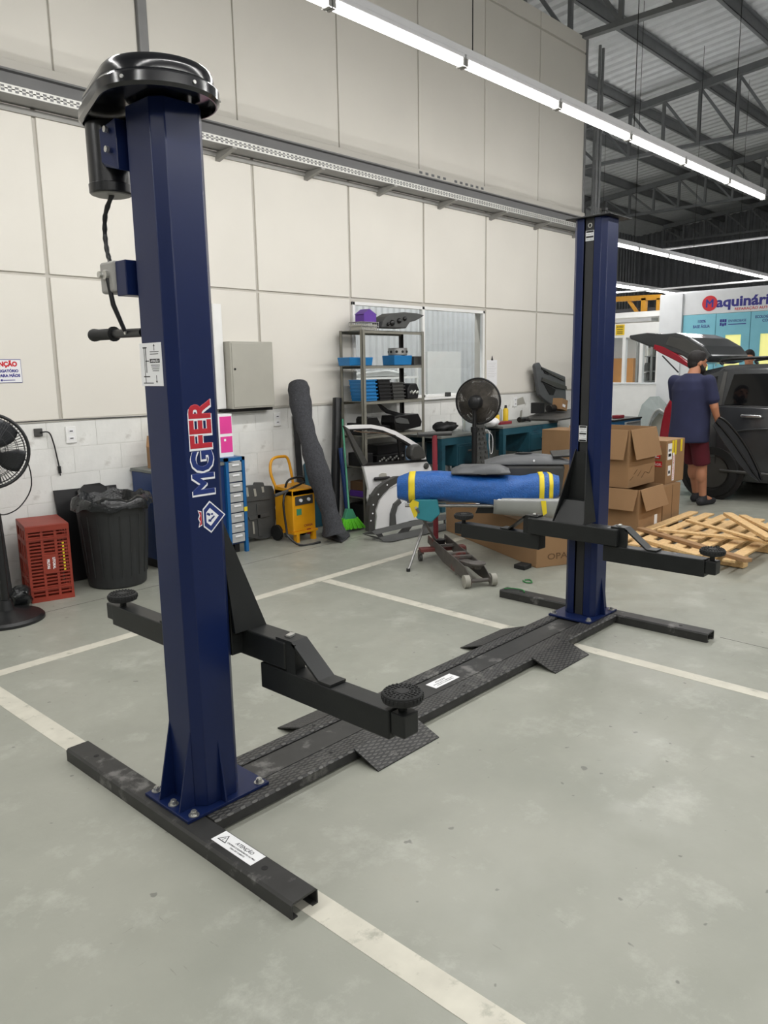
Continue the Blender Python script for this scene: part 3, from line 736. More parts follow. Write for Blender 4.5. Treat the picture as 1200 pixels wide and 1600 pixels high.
MB().box((1.37, 2.425, 1.855), (1.455, 2.490, 1.968)).build('switch_bracket', 'lift_blue', lift, bevel=0.003)
sw = MB().box((1.362, 2.490, 1.868), (1.448, 2.585, 1.972)).build('switch_box', 'grey_metal', lift, bevel=0.010, seg=3)
MB().cyl((1.362, 2.560, 1.930), (1.345, 2.560, 1.930), 0.011, n=10).cyl((1.362, 2.535, 1.928), (1.352, 2.535, 1.928), 0.016, n=12).build('switch_knob', 'zinc', sw)
MB().tube([(1.36, 2.532, 1.925), (1.37, 2.522, 1.83), (1.40, 2.512, 1.742)], [0.007, 0.009, 0.0075], 8).build('linkage_rod', 'black_plastic', lift, smooth=50)
hd = MB().cyl((1.42, 2.43, 1.735), (1.42, 2.625, 1.738), 0.015, n=14).build('handle_bar', 'black_plastic', lift, smooth=40)
MB().lathe((1.42, 2.62, 1.738), [(0.017, 0), (0.026, 0.002), (0.026, 0.010), (0.020, 0.014), (0.020, 0.115), (0.023, 0.150), (0.022, 0.158)], 18, (0, 1, 0.01)).build('handle_grip', 'rubber', hd, smooth=40)
MB().cyl((1.404, 2.515, 1.738), (1.400, 2.515, 1.738), 0.007, n=8).build('handle_screw', 'zinc', hd)

# stickers and logo of the near column
st = MB().box((1.3888, 2.272, 1.557), (1.390, 2.405, 1.697)).build('instruction_sticker', 'sticker', colA)
m = MB(); X0 = 1.3887
def ink(y0, y1, z0, z1): m.box((X0-0.0003, y0, z0), (X0, y1, z1))
ink(2.285, 2.345, 1.632, 1.645)
for i, z in enumerate((1.667, 1.660)): ink(2.288+0.003*i, 2.342, z, z+0.0018)
for i, z in enumerate((1.624, 1.618, 1.612, 1.606)): ink(2.286+0.002*i, 2.340-0.003*i, z, z+0.0018)
ink(2.376, 2.379, 1.568, 1.682); ink(2.366, 2.370, 1.600, 1.682); ink(2.360, 2.385, 1.680, 1.684); ink(2.330, 2.392, 1.565, 1.568); ink(2.350, 2.388, 1.586, 1.589); ink(2.350, 2.372, 1.637, 1.640)
ink(2.3135, 2.3165, 1.672, 1.688); ink(2.3085, 2.3115, 1.572, 1.592)
m.prism([(X0, 2.309, 1.686), (X0, 2.321, 1.686), (X0, 2.315, 1.693)], (-0.0003,0,0)).prism([(X0, 2.304, 1.574), (X0, 2.316, 1.574), (X0, 2.310, 1.566)], (-0.0003,0,0))
m.build('print', 'ink', st)
text(MB(), 'ATENÇÃO', (X0-0.0005, 2.315, 1.635), (0,-1,0), (0,0,1), 0.010, 'CENTER', 0.0002, 0.0003).build('print', 'sticker', st)

YL = 2.322-0.104
lg = MB(); R_, U_ = (0,0,1), (-1,0,0)      # letters read upwards
base = 1.523
text(lg, 'MGFER', (base, YL, 1.186), R_, U_, 0.116, 'LEFT', 0.0005, 0.0072, fit=0.325)
logo = lg.build('logo_outline', 'logo_white', colA)
l1 = text(MB(), 'MGFER', (base, YL-0.0003, 1.1895), R_, U_, 0.116, 'LEFT', 0.0010, 0.0042, fit=0.319)
# split into blue MG and red FER
blue, red = MB(), MB()
par = list(range(len(l1.v)))
def find(a):
    while par[a] != a: par[a] = par[par[a]]; a = par[a]
    return a
for f in l1.f:
    for q in f[1:]: par[find(q)] = find(f[0])
grp = {}
for i, p in enumerate(l1.v): grp.setdefault(find(i), []).append(p.z)
cen = {g: (min(z)+max(z))/2 for g, z in grp.items()}
for f in l1.f:
    t = red if cen[find(f[0])] > 1.325 else blue
    t.add([l1.v[i] for i in f], [tuple(range(len(f)))])
blue.build('logo_letters_blue', 'logo_blue', logo); red.build('logo_letters_red', 'logo_red', logo)
def dia(cx, cz, rx, rz, d):
    P = [(cx-rx, YL, cz), (cx-rx*0.35, YL, cz-rz*1.0), (cx+rx, YL, cz), (cx-rx*0.35, YL, cz+rz*1.0)]
    P = [(cx-rx*0.62, YL, cz-rz*0.55), (cx-rx*0.10, YL, cz-rz), (cx+rx, YL, cz), (cx-rx*0.10, YL, cz+rz), (cx-rx*0.62, YL, cz+rz*0.55)]
    return MB().prism(P, (0, -d, 0))
em = dia(1.508, 1.112, 0.056, 0.056, 0.0006).build('emblem', 'logo_white', colA)
dia(1.508, 1.112, 0.050, 0.050, 0.0009).build('emblem_field', 'logo_blue', em)
dia(1.505, 1.112, 0.031, 0.031, 0.0012).build('emblem_centre', 'logo_white', em)
m = MB()
for dx, dz, rx, rz, a in ((-0.008, 0.010, 0.007, 0.004, 0.5), (0.008, -0.004, 0.009, 0.003, -0.6), (-0.004, -0.012, 0.006, 0.004, 0.2), (0.006, 0.009, 0.004, 0.003, 0.0)):
    m.obox((1.503+dx, YL-0.0013, 1.112+dz), (rx*2, 0.0006, rz*2), (0, a, 0))
m.build('emblem_marks', 'logo_blue', em)
MB().prism([(1.468, YL, 1.088), (1.453, YL, 1.082), (1.459, YL, 1.100), (1.453, YL, 1.112), (1.459, YL, 1.124), (1.453, YL, 1.142), (1.468, YL, 1.136)], (0, -0.0006, 0)).build('emblem_crown_edge', 'logo_white', em)
MB().prism([(1.467, YL, 1.091), (1.4565, YL, 1.087), (1.462, YL, 1.102), (1.4565, YL, 1.112), (1.462, YL, 1.122), (1.4565, YL, 1.137), (1.467, YL, 1.133)], (0, -0.0009, 0)).build('emblem_crown', 'logo_red', em)
# stickers on the base
def flat_sticker(p, right, up, wd, ht, parent, lines, tri=False):
    p = Vector(p); right = Vector(right).normalized(); up = Vector(up).normalized()
    s = MB().prism([p, p+right*wd, p+right*wd+up*ht, p+up*ht], (0,0,0.0008)).build('warning_sticker', 'sticker', parent)
    m = MB(); top = Vector((0,0,0.0011))
    for (tx, ty, sz, tt, fit) in lines: text(m, tt, p+right*tx+up*ty+top, right, up, sz, 'LEFT', 0.0002, 0.0002, 0.2 if sz > 0.012 else 0, fit=fit)
    if tri:
        q = p+right*0.012+up*0.016+top; 
        A = [q, q+right*0.046, q+right*0.023+up*0.036]; Bp = [q+right*0.006+up*0.0035, q+right*0.040+up*0.0035, q+right*0.023+up*0.030]
        for i in range(3): j = (i+1) % 3; m.add([A[i], A[j], Bp[j], Bp[i]], [(0,1,2,3)])
        text(m, '!', q+right*0.019+up*0.006, right, up, 0.022, 'LEFT', 0.0002, 0.0006)
    m.build('print', 'ink', s)
flat_sticker((1.322, 2.058, ZB), (0, -1, 0), (1, 0, 0), 0.215, 0.062, fa, [(0.085, 0.036, 0.020, 'ATENÇÃO', 0.09), (0.06, 0.022, 0.0085, 'CHUMBAR O EQUIPAMENTO NO PISO', 0.145), (0.09, 0.010, 0.0085, 'PARA USO CORRETO', 0.075)], True)
flat_sticker((2.80, 2.285, 0.046), (1, 0, 0), (0, 1, 0), 0.19, 0.068, b1, [(0.05, 0.044, 0.016, 'ATENÇÃO', 0.08), (0.02, 0.028, 0.009, 'MANTER LIMPO E LUBRIFICADO', 0.15), (0.03, 0.014, 0.009, 'CONJUNTO DE TRANSMISSÃO', 0.13)])

# ================================================================== LEFT SIDE OF THE WALL
# pedestal fan at the left edge
def fan(name, label, loc, head, axis, r, pole_r, base_r, nring, group=None, base=True, wire='fan_black', rings=(0.45, 0.72, 0.9), wr=0.0017):
    t = thing(name, label, 'fan', loc, group=group)
    L = Vector(loc); H = Vector(head); A = Vector(axis).normalized()
    if base:
        MB().lathe((L.x, L.y, 0), [(base_r, 0), (base_r, 0.018), (base_r*0.93, 0.034), (base_r*0.6, 0.042), (base_r*0.22, 0.075), (pole_r*1.9, 0.14)], 36).build('base', 'fan_black', t, smooth=35)
    MB().cyl((L.x, L.y, 0.13 if base else L.z), (L.x, L.y, H.z-0.30), pole_r*1.35, n=14).cyl((L.x, L.y, H.z-0.30), (L.x, L.y, H.z-0.06), pole_r, n=14).cyl((L.x,L.y,H.z-0.33),(L.x,L.y,H.z-0.27),pole_r*1.8,n=14).build('pole', 'fan_black', t, smooth=40)
    back = H - A*0.06
    u = A.orthogonal().normalized(); 
    u = (Vector((0,0,1)) - A*A.z).normalized(); w_ = A.cross(u)
    mt = MB().lathe(tuple(H-A*0.20), [(0.03, 0), (0.06, 0.012), (0.075, 0.05), (0.078, 0.11), (0.05, 0.14)], 20, tuple(A)).cyl((L.x, L.y, H.z-0.09), tuple(H-A*0.12), 0.035, n=12)
    mt.build('motor_housing', 'fan_black', t, smooth=40)
    def P(a, rad, h): return H + (u*cos(a) + w_*sin(a))*rad + A*h
    rim = MB().tube([P(2*pi*i/40, r, 0.0) for i in range(40)], 0.011, 8, closed=True).build('rim', 'fan_black', t, smooth=60)
    for nm, sg, dep in (('front_grille', 1, 0.075), ('rear_grille', -1, 0.085)):
        g = MB()
        for k in range(nring):
            a = 2*pi*k/nring
            g.tube([P(a, r*q, sg*dep*(1-q**2.2)) for q in (0.22, 0.45, 0.7, 0.88, 1.0)], wr, 4)
        for q in rings: g.tube([P(2*pi*i/36, r*q, sg*dep*(1-q**2.2)) for i in range(36)], 0.0022, 4, closed=True)
        gr = g.build(nm, wire, t)
        MB().lathe(tuple(H + A*sg*dep*0.9), [(r*0.22, 0), (r*0.2, 0.012*sg), (r*0.05, 0.016*sg)], 20, tuple(A)).build('badge_disc', 'fan_black', gr, smooth=50)
    for k in range(5 if base else 3):
        n_ = 5 if base else 3
        a0 = 2*pi*k/n_ + 0.3
        def f(i, j, a0=a0):
            q = 0.16 + 0.76*i; wd = (0.55 + 0.25*sin(pi*i)) * (5/n_)**0.5
            aa = a0 + (j-0.5)*wd*1.2 + 0.25*i; return P(aa, r*q, (j-0.5)*0.05)
        MB().grid(f, 7, 5).build('blade', 'fan_blade', t, smooth=60, solid=0.003)
    MB().lathe(tuple(H-A*0.03), [(0.045, 0), (0.045, 0.045), (0.03, 0.06)], 18, tuple(A)).build('hub', 'fan_black', t, smooth=40)
    return t
fanA = fan('pedestal_fan', 'black pedestal fan at the left edge, its round grille facing out', (1.90, 5.22, 0), (1.862, 5.12, 1.135), (-0.25, -0.95, 0.05), 0.232, 0.019, 0.235, 72, 'pedestal fans')
MB().tube(smoothpath([(1.90, 5.24, 1.02), (2.14, 5.30, 1.06), (2.20, 5.35, 0.86), (2.10, 5.34, 0.72), (1.95, 5.27, 0.70), (1.91, 5.25, 0.80)], 5), 0.0045, 6).build('power_cord', 'black_plastic', fanA)
# red crate standing on end
ct = thing('plastic_crate', 'red plastic slatted crate standing on its end on the floor', 'crate', (2.172, 5.475, 0), radians(-14))
w_, dpt, h = 0.29, 0.40, 0.55
fp = MB()
for xx in (0.0, 0.095, 0.185, w_-0.018): fp.box((xx, -0.006, 0.03), (xx+0.018, 0.010, h-0.03))
fp.box((0, -0.012, 0), (w_, 0.012, 0.035)).box((0, -0.012, h-0.04), (w_, 0.012, h)).box((0, -0.009, 0.085), (w_, 0.010, 0.097)).box((0, -0.009, h-0.10), (w_, 0.010, h-0.088))
fp.build('face_frame', 'crate', ct)
for i in range(19):
    z = 0.05 + i*0.0243
    MB().box((0.004, -0.003, z), (w_-0.004, 0.008, z+0.011)).build('slat', 'crate', ct)
MB().box((0.095, -0.010, 0.20), (0.20, 0.0, 0.34)).build('name_plate', 'crate', ct)
tt = MB()
text(tt, 'LITORAL', (0.163, -0.0105, 0.315), (0,0,-1), (1,0,0), 0.024, 'LEFT', 0.0004, 0.001, fit=0.085)
text(tt, 'FRUTAS', (0.125, -0.0105, 0.305), (0,0,-1), (1,0,0), 0.024, 'LEFT', 0.0004, 0.001, fit=0.070)
tt.build('lettering', 'paper', ct)
sd = MB()
for sx in (0.0, w_-0.012):
    for zz in (0.0, 0.13, 0.27, 0.41, h-0.035): sd.box((sx, 0.008, zz), (sx+0.012, dpt, zz+0.035))
    for yy in (0.02, 0.12, 0.22, dpt-0.03): sd.box((sx, yy, 0), (sx+0.012, yy+0.03, h))
sd.build('side_panels', 'crate', ct)
MB().box((0.012, 0.012, 0), (w_-0.012, dpt-0.002, 0.02)).build('end_panel', 'crate', ct)
MB().box((0.0, 0.0, h-0.012), (w_, dpt, h+0.004)).build('end_panel', 'crate', ct, bevel=0.004)
MB().box((0.012, dpt-0.014, 0.02), (w_-0.012, dpt-0.004, h-0.013)).build('back_panel', 'crate', ct)
yt = MB()
for i in range(9): yt.box((0.235, -0.0045, 0.40-i*0.0243+0.004), (0.248, -0.003, 0.412-i*0.0243+0.004))
yt.build('yellow_ties', 'tape_yellow', ct)
# black bag beside it and black board behind the fan
bg = MB().ell((2.09, 5.44, 0.075), (0.07, 0.08, 0.08), 18, 10)
for i, p in enumerate(bg.v): bg.v[i] = p + Vector((0.012*sin(p.z*90+p.x*60), 0.01*cos(p.x*70), 0.006*sin(p.y*80)))
single(bg, 'refuse_bag', 'bag_black', 'small black plastic bag on the floor between the fan and the red crate', 'bag', smooth=60)
single(MB().prism([(1.78, 5.62, 0.005), (2.10, 5.60, 0.005), (2.12, 5.72, 0.62), (1.80, 5.74, 0.64)], (0.0, 0.02, 0)), 'black_case', 'board_black', 'black flat case standing behind the fan pole', 'case', bevel=0.006)
# bin with bag
bc = (2.86, 5.52, 0)
bn = thing('refuse_bin', 'big black round rubbish bin lined with a plastic bag', 'bin', bc)
MB().lathe(bc, [(0.205, 0), (0.215, 0.01), (0.225, 0.12), (0.262, 0.60), (0.262, 0.615), (0.285, 0.62), (0.288, 0.655), (0.270, 0.66), (0.262, 0.645), (0.250, 0.60), (0.21, 0.08), (0.0, 0.07)], 44, caps=False).build('body', 'bin_black', bn, smooth=35)
rib = 0
for k in range(20):
    a = 2*pi*k/20
    MB().tube([(bc[0]+q*cos(a), bc[1]+q*sin(a), z) for q, z in ((0.222, 0.09), (0.240, 0.32), (0.256, 0.56))], 0.006, 5).build('rib', 'bin_black', bn)
bag = MB()
def bf(i, j):
    a = 2*pi*i; wob = 1 + 0.03*sin(9*a) + 0.02*sin(17*a+1)
    prof_ = [(0.20, 0.50, 0), (0.235, 0.62, 0.008), (0.258, 0.692, 0.014), (0.283, 0.682, 0.010), (0.297, 0.645, 0.01), (0.300, 0.61, 0.012)]
    k = min(int(j*5+0.001), 5); q, z, am = prof_[k]
    return Vector((bc[0]+q*wob**(0.5)*cos(a), bc[1]+q*wob**0.5*sin(a), z + am*sin(6*a+k) + 0.6*am*sin(13*a)))
bag.grid(bf, 60, 5).build('bin_liner', 'bag_black', bn, smooth=70)
MB().ell((bc[0]+0.02, bc[1], 0.52), (0.2, 0.2, 0.10), 20, 8).build('rubbish', 'bag_black', bn, smooth=60)
# boards behind the bin
single(MB().prism([(2.60, 5.80, 0.004), (3.12, 5.80, 0.004), (3.12, 5.925, 0.70), (2.60, 5.925, 0.715)], (0, 0.012, 0)), 'black_board', 'board_black', 'black flat board leaning on the white wall behind the rubbish bin', 'board')
lf = thing('black_flap', 'folded black rubber flap with grey edges over the board behind the bin', 'flap', (2.9, 5.8, 0.004))
MB().prism([(2.80, 5.775, 0.01), (3.04, 5.775, 0.01), (3.02, 5.902, 0.70), (2.97, 5.905, 0.735), (2.84, 5.905, 0.735), (2.79, 5.900, 0.70)], (0, 0.010, 0)).build('sheet', 'board_black', lf)
for x0_, x1_ in ((2.80, 2.785), (3.04, 3.03)): MB().bar((x0_, 5.772, 0.02), (x1_, 5.898, 0.70), 0.02, 0.008, (0,1,0)).build('edge_band', 'trim_dark', lf)
# blue drawer cabinet behind the post
cbx0, cbx1, cby = 3.27, 4.165, 5.60
cb = thing('drawer_cabinet', 'blue parts cabinet with small grey drawers half hidden by the near lift post', 'cabinet', (3.7, 5.7, 0))
MB().box((cbx0, cby, 0.08), (cbx1, 5.93, 0.80)).build('body', 'cabinet_blue', cb, bevel=0.005)
MB().box((cbx0-0.01, cby-0.012, 0.80), (cbx1-0.2, 5.935, 0.825)).build('top', 'bench_top', cb, bevel=0.003)
for x0_ in (cbx1-0.03, cbx1-0.205): MB().box((x0_, cby-0.03, 0.0), (x0_+0.03, cby, 0.86)).build('frame_post', 'drawer_blue', cb)
MB().box((cbx1-0.205, cby-0.03, 0.83), (cbx1, 5.93, 0.86)).build('frame_top', 'drawer_blue', cb)
for i in range(8):
    z = 0.10 + i*0.091
    d = MB().box((cbx1-0.172, cby-0.028, z), (cbx1-0.034, cby, z+0.08)).build('drawer', 'drawer_grey', cb, bevel=0.004)
    MB().box((cbx1-0.14, cby-0.036, z+0.05), (cbx1-0.066, cby-0.028, z+0.064)).build('drawer_pull', 'paper', d)
MB().box((cbx1-0.032, cby-0.033, 0.37), (cbx1+0.002, cby-0.029, 0.41)).build('tape_band', 'tape_yellow', cb)
MB().prism([(3.40, cby-0.001, 0.72), (3.50, cby-0.001, 0.73), (3.50, cby-0.001, 0.56), (3.455, cby-0.001, 0.58)], (0,-0.002,0)).build('yellow_tag', 'yellow', cb)
for px_ in (3.30, 4.05): MB().box((px_, cby+0.02, 0), (px_+0.05, 5.9, 0.08)).build('foot', 'board_black', cb)
mg = thing('pink_carton', 'white carton with two bright pink panels on the blue cabinet', 'box', (4.03, 5.7, 0.86))
MB().box((3.965, 5.66, 0.861), (4.115, 5.76, 1.235)).build('carton', 'paper', mg)
for z0_, z1_ in ((0.90, 1.04), (1.065, 1.215)): MB().box((3.985, 5.658, z0_), (4.108, 5.66, z1_)).build('pink_panel', 'magenta', mg)
MB().box((4.02, 5.6568, 1.00), (4.04, 5.658, 1.02)).build('label_square', 'paper', mg)
oc = thing('open_carton', 'small open cardboard carton with yellow tape on top of the blue cabinet', 'box', (3.36, 5.7, 0.825))
MB().box((3.335, 5.66, 0.826), (3.45, 5.78, 1.00)).build('body', 'cardboard', oc)
MB().prism([(3.335, 5.66, 1.00), (3.45, 5.66, 1.00), (3.43, 5.62, 1.06), (3.29, 5.61, 1.02)], (0, 0.003, 0.003)).build('flap', 'cardboard', oc)
MB().prism([(3.335, 5.78, 1.00), (3.45, 5.78, 1.00), (3.45, 5.80, 1.09), (3.36, 5.80, 1.09)], (0, 0.003, 0.0)).build('flap', 'cardboard', oc)
MB().box((3.37, 5.656, 0.94), (3.45, 5.6595, 0.985)).build('tape', 'tape_yellow', oc)
tb = thing('sealant_tube', 'white and yellow sealant tube standing behind the open carton', 'tube', (3.475, 5.85, 0.825))
MB().cyl((3.475, 5.85, 0.826), (3.475, 5.85, 1.10), 0.026, n=14).build('barrel', 'paper', tb, smooth=40)
MB().cyl((3.475, 5.85, 1.10), (3.475, 5.85, 1.19), 0.0265, n=14).build('yellow_band', 'yellow', tb, smooth=40)
MB().cyl((3.475, 5.85, 1.19), (3.475, 5.85, 1.225), 0.012, 0.008, n=10).build('cap', 'ink', tb, smooth=40)
single(MB().box((3.49, 5.70, 0.826), (3.56, 5.76, 1.02)), 'pink_box', 'magenta', 'small pink box beside the open carton on the blue cabinet', 'box', bevel=0.003)

# electric panel, outlets, sign, cord
ep = thing('electrical_panel', 'grey metal electrical panel on the cream wall with a black rail below', 'electrical panel', (4.49, 5.9, 1.24))
MB().box((4.235, 5.80, 1.265), (4.72, 5.945, 1.865)).build('housing', 'panel_grey', ep, bevel=0.006)
MB().box((4.25, 5.794, 1.28), (4.705, 5.80, 1.85)).build('door', 'panel_grey', ep, bevel=0.004)
MB().cyl((4.275, 5.794, 1.62), (4.275, 5.788, 1.62), 0.010, n=14).build('lock', 'dark', ep)
MB().box((4.18, 5.86, 1.235), (4.74, 5.945, 1.262)).build('rail', 'board_black', ep)
single(MB().box((4.13, 5.88, 1.268), (4.225, 5.944, 2.19)), 'conduit_duct', 'white_paint', 'white upright cable duct beside the grey electrical panel', 'duct', bevel=0.006)
def outlet(x, z, label):
    t = thing('wall_outlet', label, 'outlet', (x, 5.945, z-0.07), group='white wall outlets')
    MB().box((x-0.043, 5.934, z-0.066), (x+0.043, 5.947, z+0.066)).build('plate', 'white_paint', t, bevel=0.005)
    for dz in (-0.028, 0.028):
        s_ = MB().box((x-0.022, 5.931, z+dz-0.014), (x+0.022, 5.934, z+dz+0.014)).build('socket', 'paper', t, bevel=0.003)
        MB().box((x-0.013, 5.9303, z+dz-0.004), (x+0.013, 5.931, z+dz+0.004)).build('socket_hole', 'trim_dark', s_)
outlet(2.785, 1.135, 'white double wall outlet left of the near lift post')
outlet(4.855, 1.135, 'white double wall outlet right of the grey electrical panel')
outlet(9.0, 1.13, 'white double wall outlet above the right workbench')
cd_ = thing('hanging_cord', 'black power cord plugged into the wall beside the fan, its end hanging down', 'cord', (2.56, 5.93, 0.9))
MB().box((2.50, 5.925, 1.14), (2.56, 5.947, 1.20)).build('socket_plate', 'trim_dark', cd_, bevel=0.004)
MB().tube(smoothpath([(2.54, 5.92, 1.17), (2.60, 5.91, 1.165), (2.635, 5.925, 1.08), (2.655, 5.93, 0.96), (2.665, 5.935, 0.90)], 5), 0.0055, 6).build('cord', 'black_plastic', cd_, smooth=60)
MB().cyl((2.665, 5.935, 0.90), (2.668, 5.935, 0.845), 0.012, n=10).cyl((2.668,5.935,0.845),(2.669,5.935,0.825),0.004,n=6).build('plug', 'black_plastic', cd_)
sg = thing('wall_sign', 'white warning sign with red and blue lettering at the left edge', 'sign', (2.2, 5.945, 1.54))
MB().box((2.035, 5.9405, 1.545), (2.455, 5.9455, 1.715)).build('plate', 'sign_blue', sg, bevel=0.003)
MB().box((2.039, 5.9395, 1.549), (2.451, 5.9405, 1.711)).build('face', 'paper', sg)
text(MB(), 'ATENÇÃO', (2.425, 5.939, 1.665), (1,0,0), (0,0,1), 0.046, 'RIGHT', 0.0004, 0.0030, fit=0.215).build('title', 'sign_red', sg)
m = MB()
text(m, 'USO OBRIGATÓRIO', (2.43, 5.939, 1.622), (1,0,0), (0,0,1), 0.027, 'RIGHT', 0.0004, 0.0016, fit=0.245)
text(m, 'CREME PARA MÃOS', (2.44, 5.939, 1.588), (1,0,0), (0,0,1), 0.027, 'RIGHT', 0.0004, 0.0016, fit=0.255)
m.cyl((2.305, 5.939, 1.565), (2.305, 5.9385, 1.565), 0.008, n=12).box((2.315, 5.9387, 1.562), (2.40, 5.9391, 1.567))
m.build('lines', 'sign_blue', sg)
# thin black wire along the top of the blocks
single(MB().tube([(x, 5.936, 1.25 + 0.006*sin(x*3.1)) for x in [2.0+0.15*i for i in range(15)]], 0.004, 5), 'wall_wire', 'black_plastic', 'thin black wire clipped along the top of the white blocks', 'wire')

# ================================================================== MIDDLE OF THE WALL
def onp(**k): return lambda a, b: PX(a, b, **k)
def cr(x0, y0, s): return lambda pts: [(x0 + a/s, y0 + b/s) for a, b in pts]
A5 = cr(360, 580, 4.0)
# moulded undertray leaning on the wall
ut = thing('engine_undertray', 'dark grey moulded plastic undertray with slots leaning on the white wall', 'car part', (4.5, 5.85, 0))
out = A5([(20,722),(150,712),(156,695),(208,695),(214,716),(262,716),(292,790),(280,850),(290,900),(268,1030),(235,1045),(185,1052),(110,1040),(62,965),(68,912),(34,912),(24,820)])
MB().prism([PX(a, b, Y=5.82) for a, b in out], (0, 0.03, 0)).build('panel', 'undertray', ut, bevel=0.006)
for pts in ([(34,745),(46,742),(52,786),(42,792)],[(92,726),(108,726),(114,782),(102,786)],[(142,735),(156,735),(164,780),(150,784)],[(192,722),(206,722),(210,756),(198,758)],[(72,816),(88,812),(98,900),(82,906)],[(136,940),(146,940),(152,1016),(142,1018)]):
    MB().prism([PX(a, b, Y=5.819) for a, b in A5(pts)], (0, -0.004, 0)).build('slot', 'panel_grey', ut)
for pts in ([(60,800),(240,780),(245,800),(64,822)],[(110,910),(240,880),(244,905),(118,935)],[(160,830),(180,828),(196,1030),(176,1032)]):
    MB().prism([PX(a, b, Y=5.819) for a, b in A5(pts)], (0, -0.008, 0)).build('rib', 'undertray', ut, bevel=0.003)
# yellow charger cart
p0 = PX(446, 830, Y=5.62); p1 = PX(489, 830, Y=5.62); zc = 0.10; zt = PX(460, 765, Y=5.55).z
yc = thing('charger_cart', 'yellow wheeled battery charger cart with black knobs beside the carpet roll', 'machine', (p0.x+0.14, 5.6, 0))
X0, X1 = p0.x+0.0, p0.x+0.28
MB().box((X0, 5.50, zc), (X1, 5.76, zt)).build('body', 'cart_yellow', yc, bevel=0.008)
MB().prism([(X0, 5.50, zt-0.05), (X0, 5.50, zt), (X0, 5.76, zt+0.03), (X0, 5.76, zt-0.05)], (X1-X0, 0, 0)).build('sloped_top', 'cart_yellow', yc)
MB().box((X0+0.03, 5.494, zt-0.145), (X1-0.03, 5.50, zt-0.06)).build('control_panel', 'trim_dark', yc, bevel=0.004)
for x in (X0+0.09, X0+0.19): MB().cyl((x, 5.494, zt-0.10), (x, 5.478, zt-0.10), 0.016, n=14).build('knob', 'paper', yc, smooth=40)
MB().box((X0+0.045, 5.4975, zt-0.24), (X0+0.105, 5.50, zt-0.18)).build('label_plate', 'broom_handle', yc)
m = MB(); text(m, 'CARGA', (X0+0.13, 5.4985, zt-0.36), (1,0,0), (0,0,1), 0.03, 'LEFT', 0.0005, 0.0008, fit=0.11); m.box((X0+0.165, 5.4985, zt-0.44), (X0+0.215, 5.50, zt-0.385)); m.build('lettering', 'red_paint', yc)
MB().box((X0-0.01, 5.48, zc-0.02), (X1+0.01, 5.76, zc)).build('chassis', 'cart_yellow', yc)
for x in (X0+0.02, X1-0.05): MB().box((x, 5.48, 0), (x+0.035, 5.53, zc-0.02)).build('foot', 'cart_yellow', yc)
for x in (X0-0.035, X1+0.005): MB().cyl((x, 5.72, 0.075), (x+0.03, 5.72, 0.075), 0.075, n=20).build('wheel', 'tyre', yc, smooth=40)
MB().tube(smoothpath([(X0+0.01, 5.74, zt), (X0-0.02, 5.78, zt+0.15), (X0+0.02, 5.80, zt+0.27), (X0+0.14, 5.80, zt+0.29), (X0+0.22, 5.80, zt+0.25), (X0+0.24, 5.76, zt)], 5), 0.014, 8).build('push_handle', 'cart_yellow', yc, smooth=60)
MB().tube(smoothpath([(X0+0.02, 5.62, zt+0.02), (X0+0.05, 5.6, zt+0.09), (X0+0.2, 5.6, zt+0.10), (X0+0.26, 5.62, zt+0.05), (X0+0.15, 5.56, zt+0.04), (X0-0.05, 5.56, zt-0.05), (X0-0.08, 5.5, zt-0.4), (X0-0.14, 5.45, 0.12), (X0-0.06, 5.35, 0.012), (X0+0.15, 5.30, 0.012)], 5), 0.011, 7).build('charging_lead', 'black_plastic', yc, smooth=60)
MB().cyl((X0-0.16, 5.56, zt-0.03), (X0+0.05, 5.57, zt+0.0), 0.016, n=10).build('clamp_handle', 'trim_dark', yc)
# carpet roll
tp = PX(466, 606, Y=5.80); bt = Vector((4.91, 5.22, 0.075)); mid = PX(492, 720, Y=5.43)
path = smoothpath([tp + Vector((0, 0, 0.03)), PX(474, 655, Y=5.62), mid, PX(512, 790, Y=5.30), bt], 5)
rr = [0.095 + 0.012*sin(i*0.7) + 0.006*sin(i*2.3) for i in range(len(path))]
cpt = thing('carpet_roll', 'dark grey speckled carpet rolled up and leaning on the wall', 'carpet', (4.93, 5.3, 0))
MB().tube(path, rr, 20).build('roll', 'carpet', cpt, smooth=50)
MB().strip([path[i] + Vector((0.09, 0.02, 0)) for i in range(2, len(path))], [path[i] + Vector((0.115, 0.05, -0.02)) for i in range(2, len(path))], (0.0, 0.012, 0)).build('loose_edge', 'carpet', cpt)
MB().prism([PX(503, 838, Z=0.008), PX(534, 848, Z=0.008), PX(547, 838, Z=0.008), PX(536, 818, Z=0.03), PX(505, 822, Z=0.08)], (0, 0, 0.015)).build('loose_end', 'carpet', cpt)
c0 = path[0]; MB().tube([c0 + Vector((0.05*(1-i/22)*cos(i*0.9), 0.05*(1-i/22)*sin(i*0.9), 0.003)) for i in range(20)], 0.004, 5).build('rolled_core', 'trim_dark', cpt)
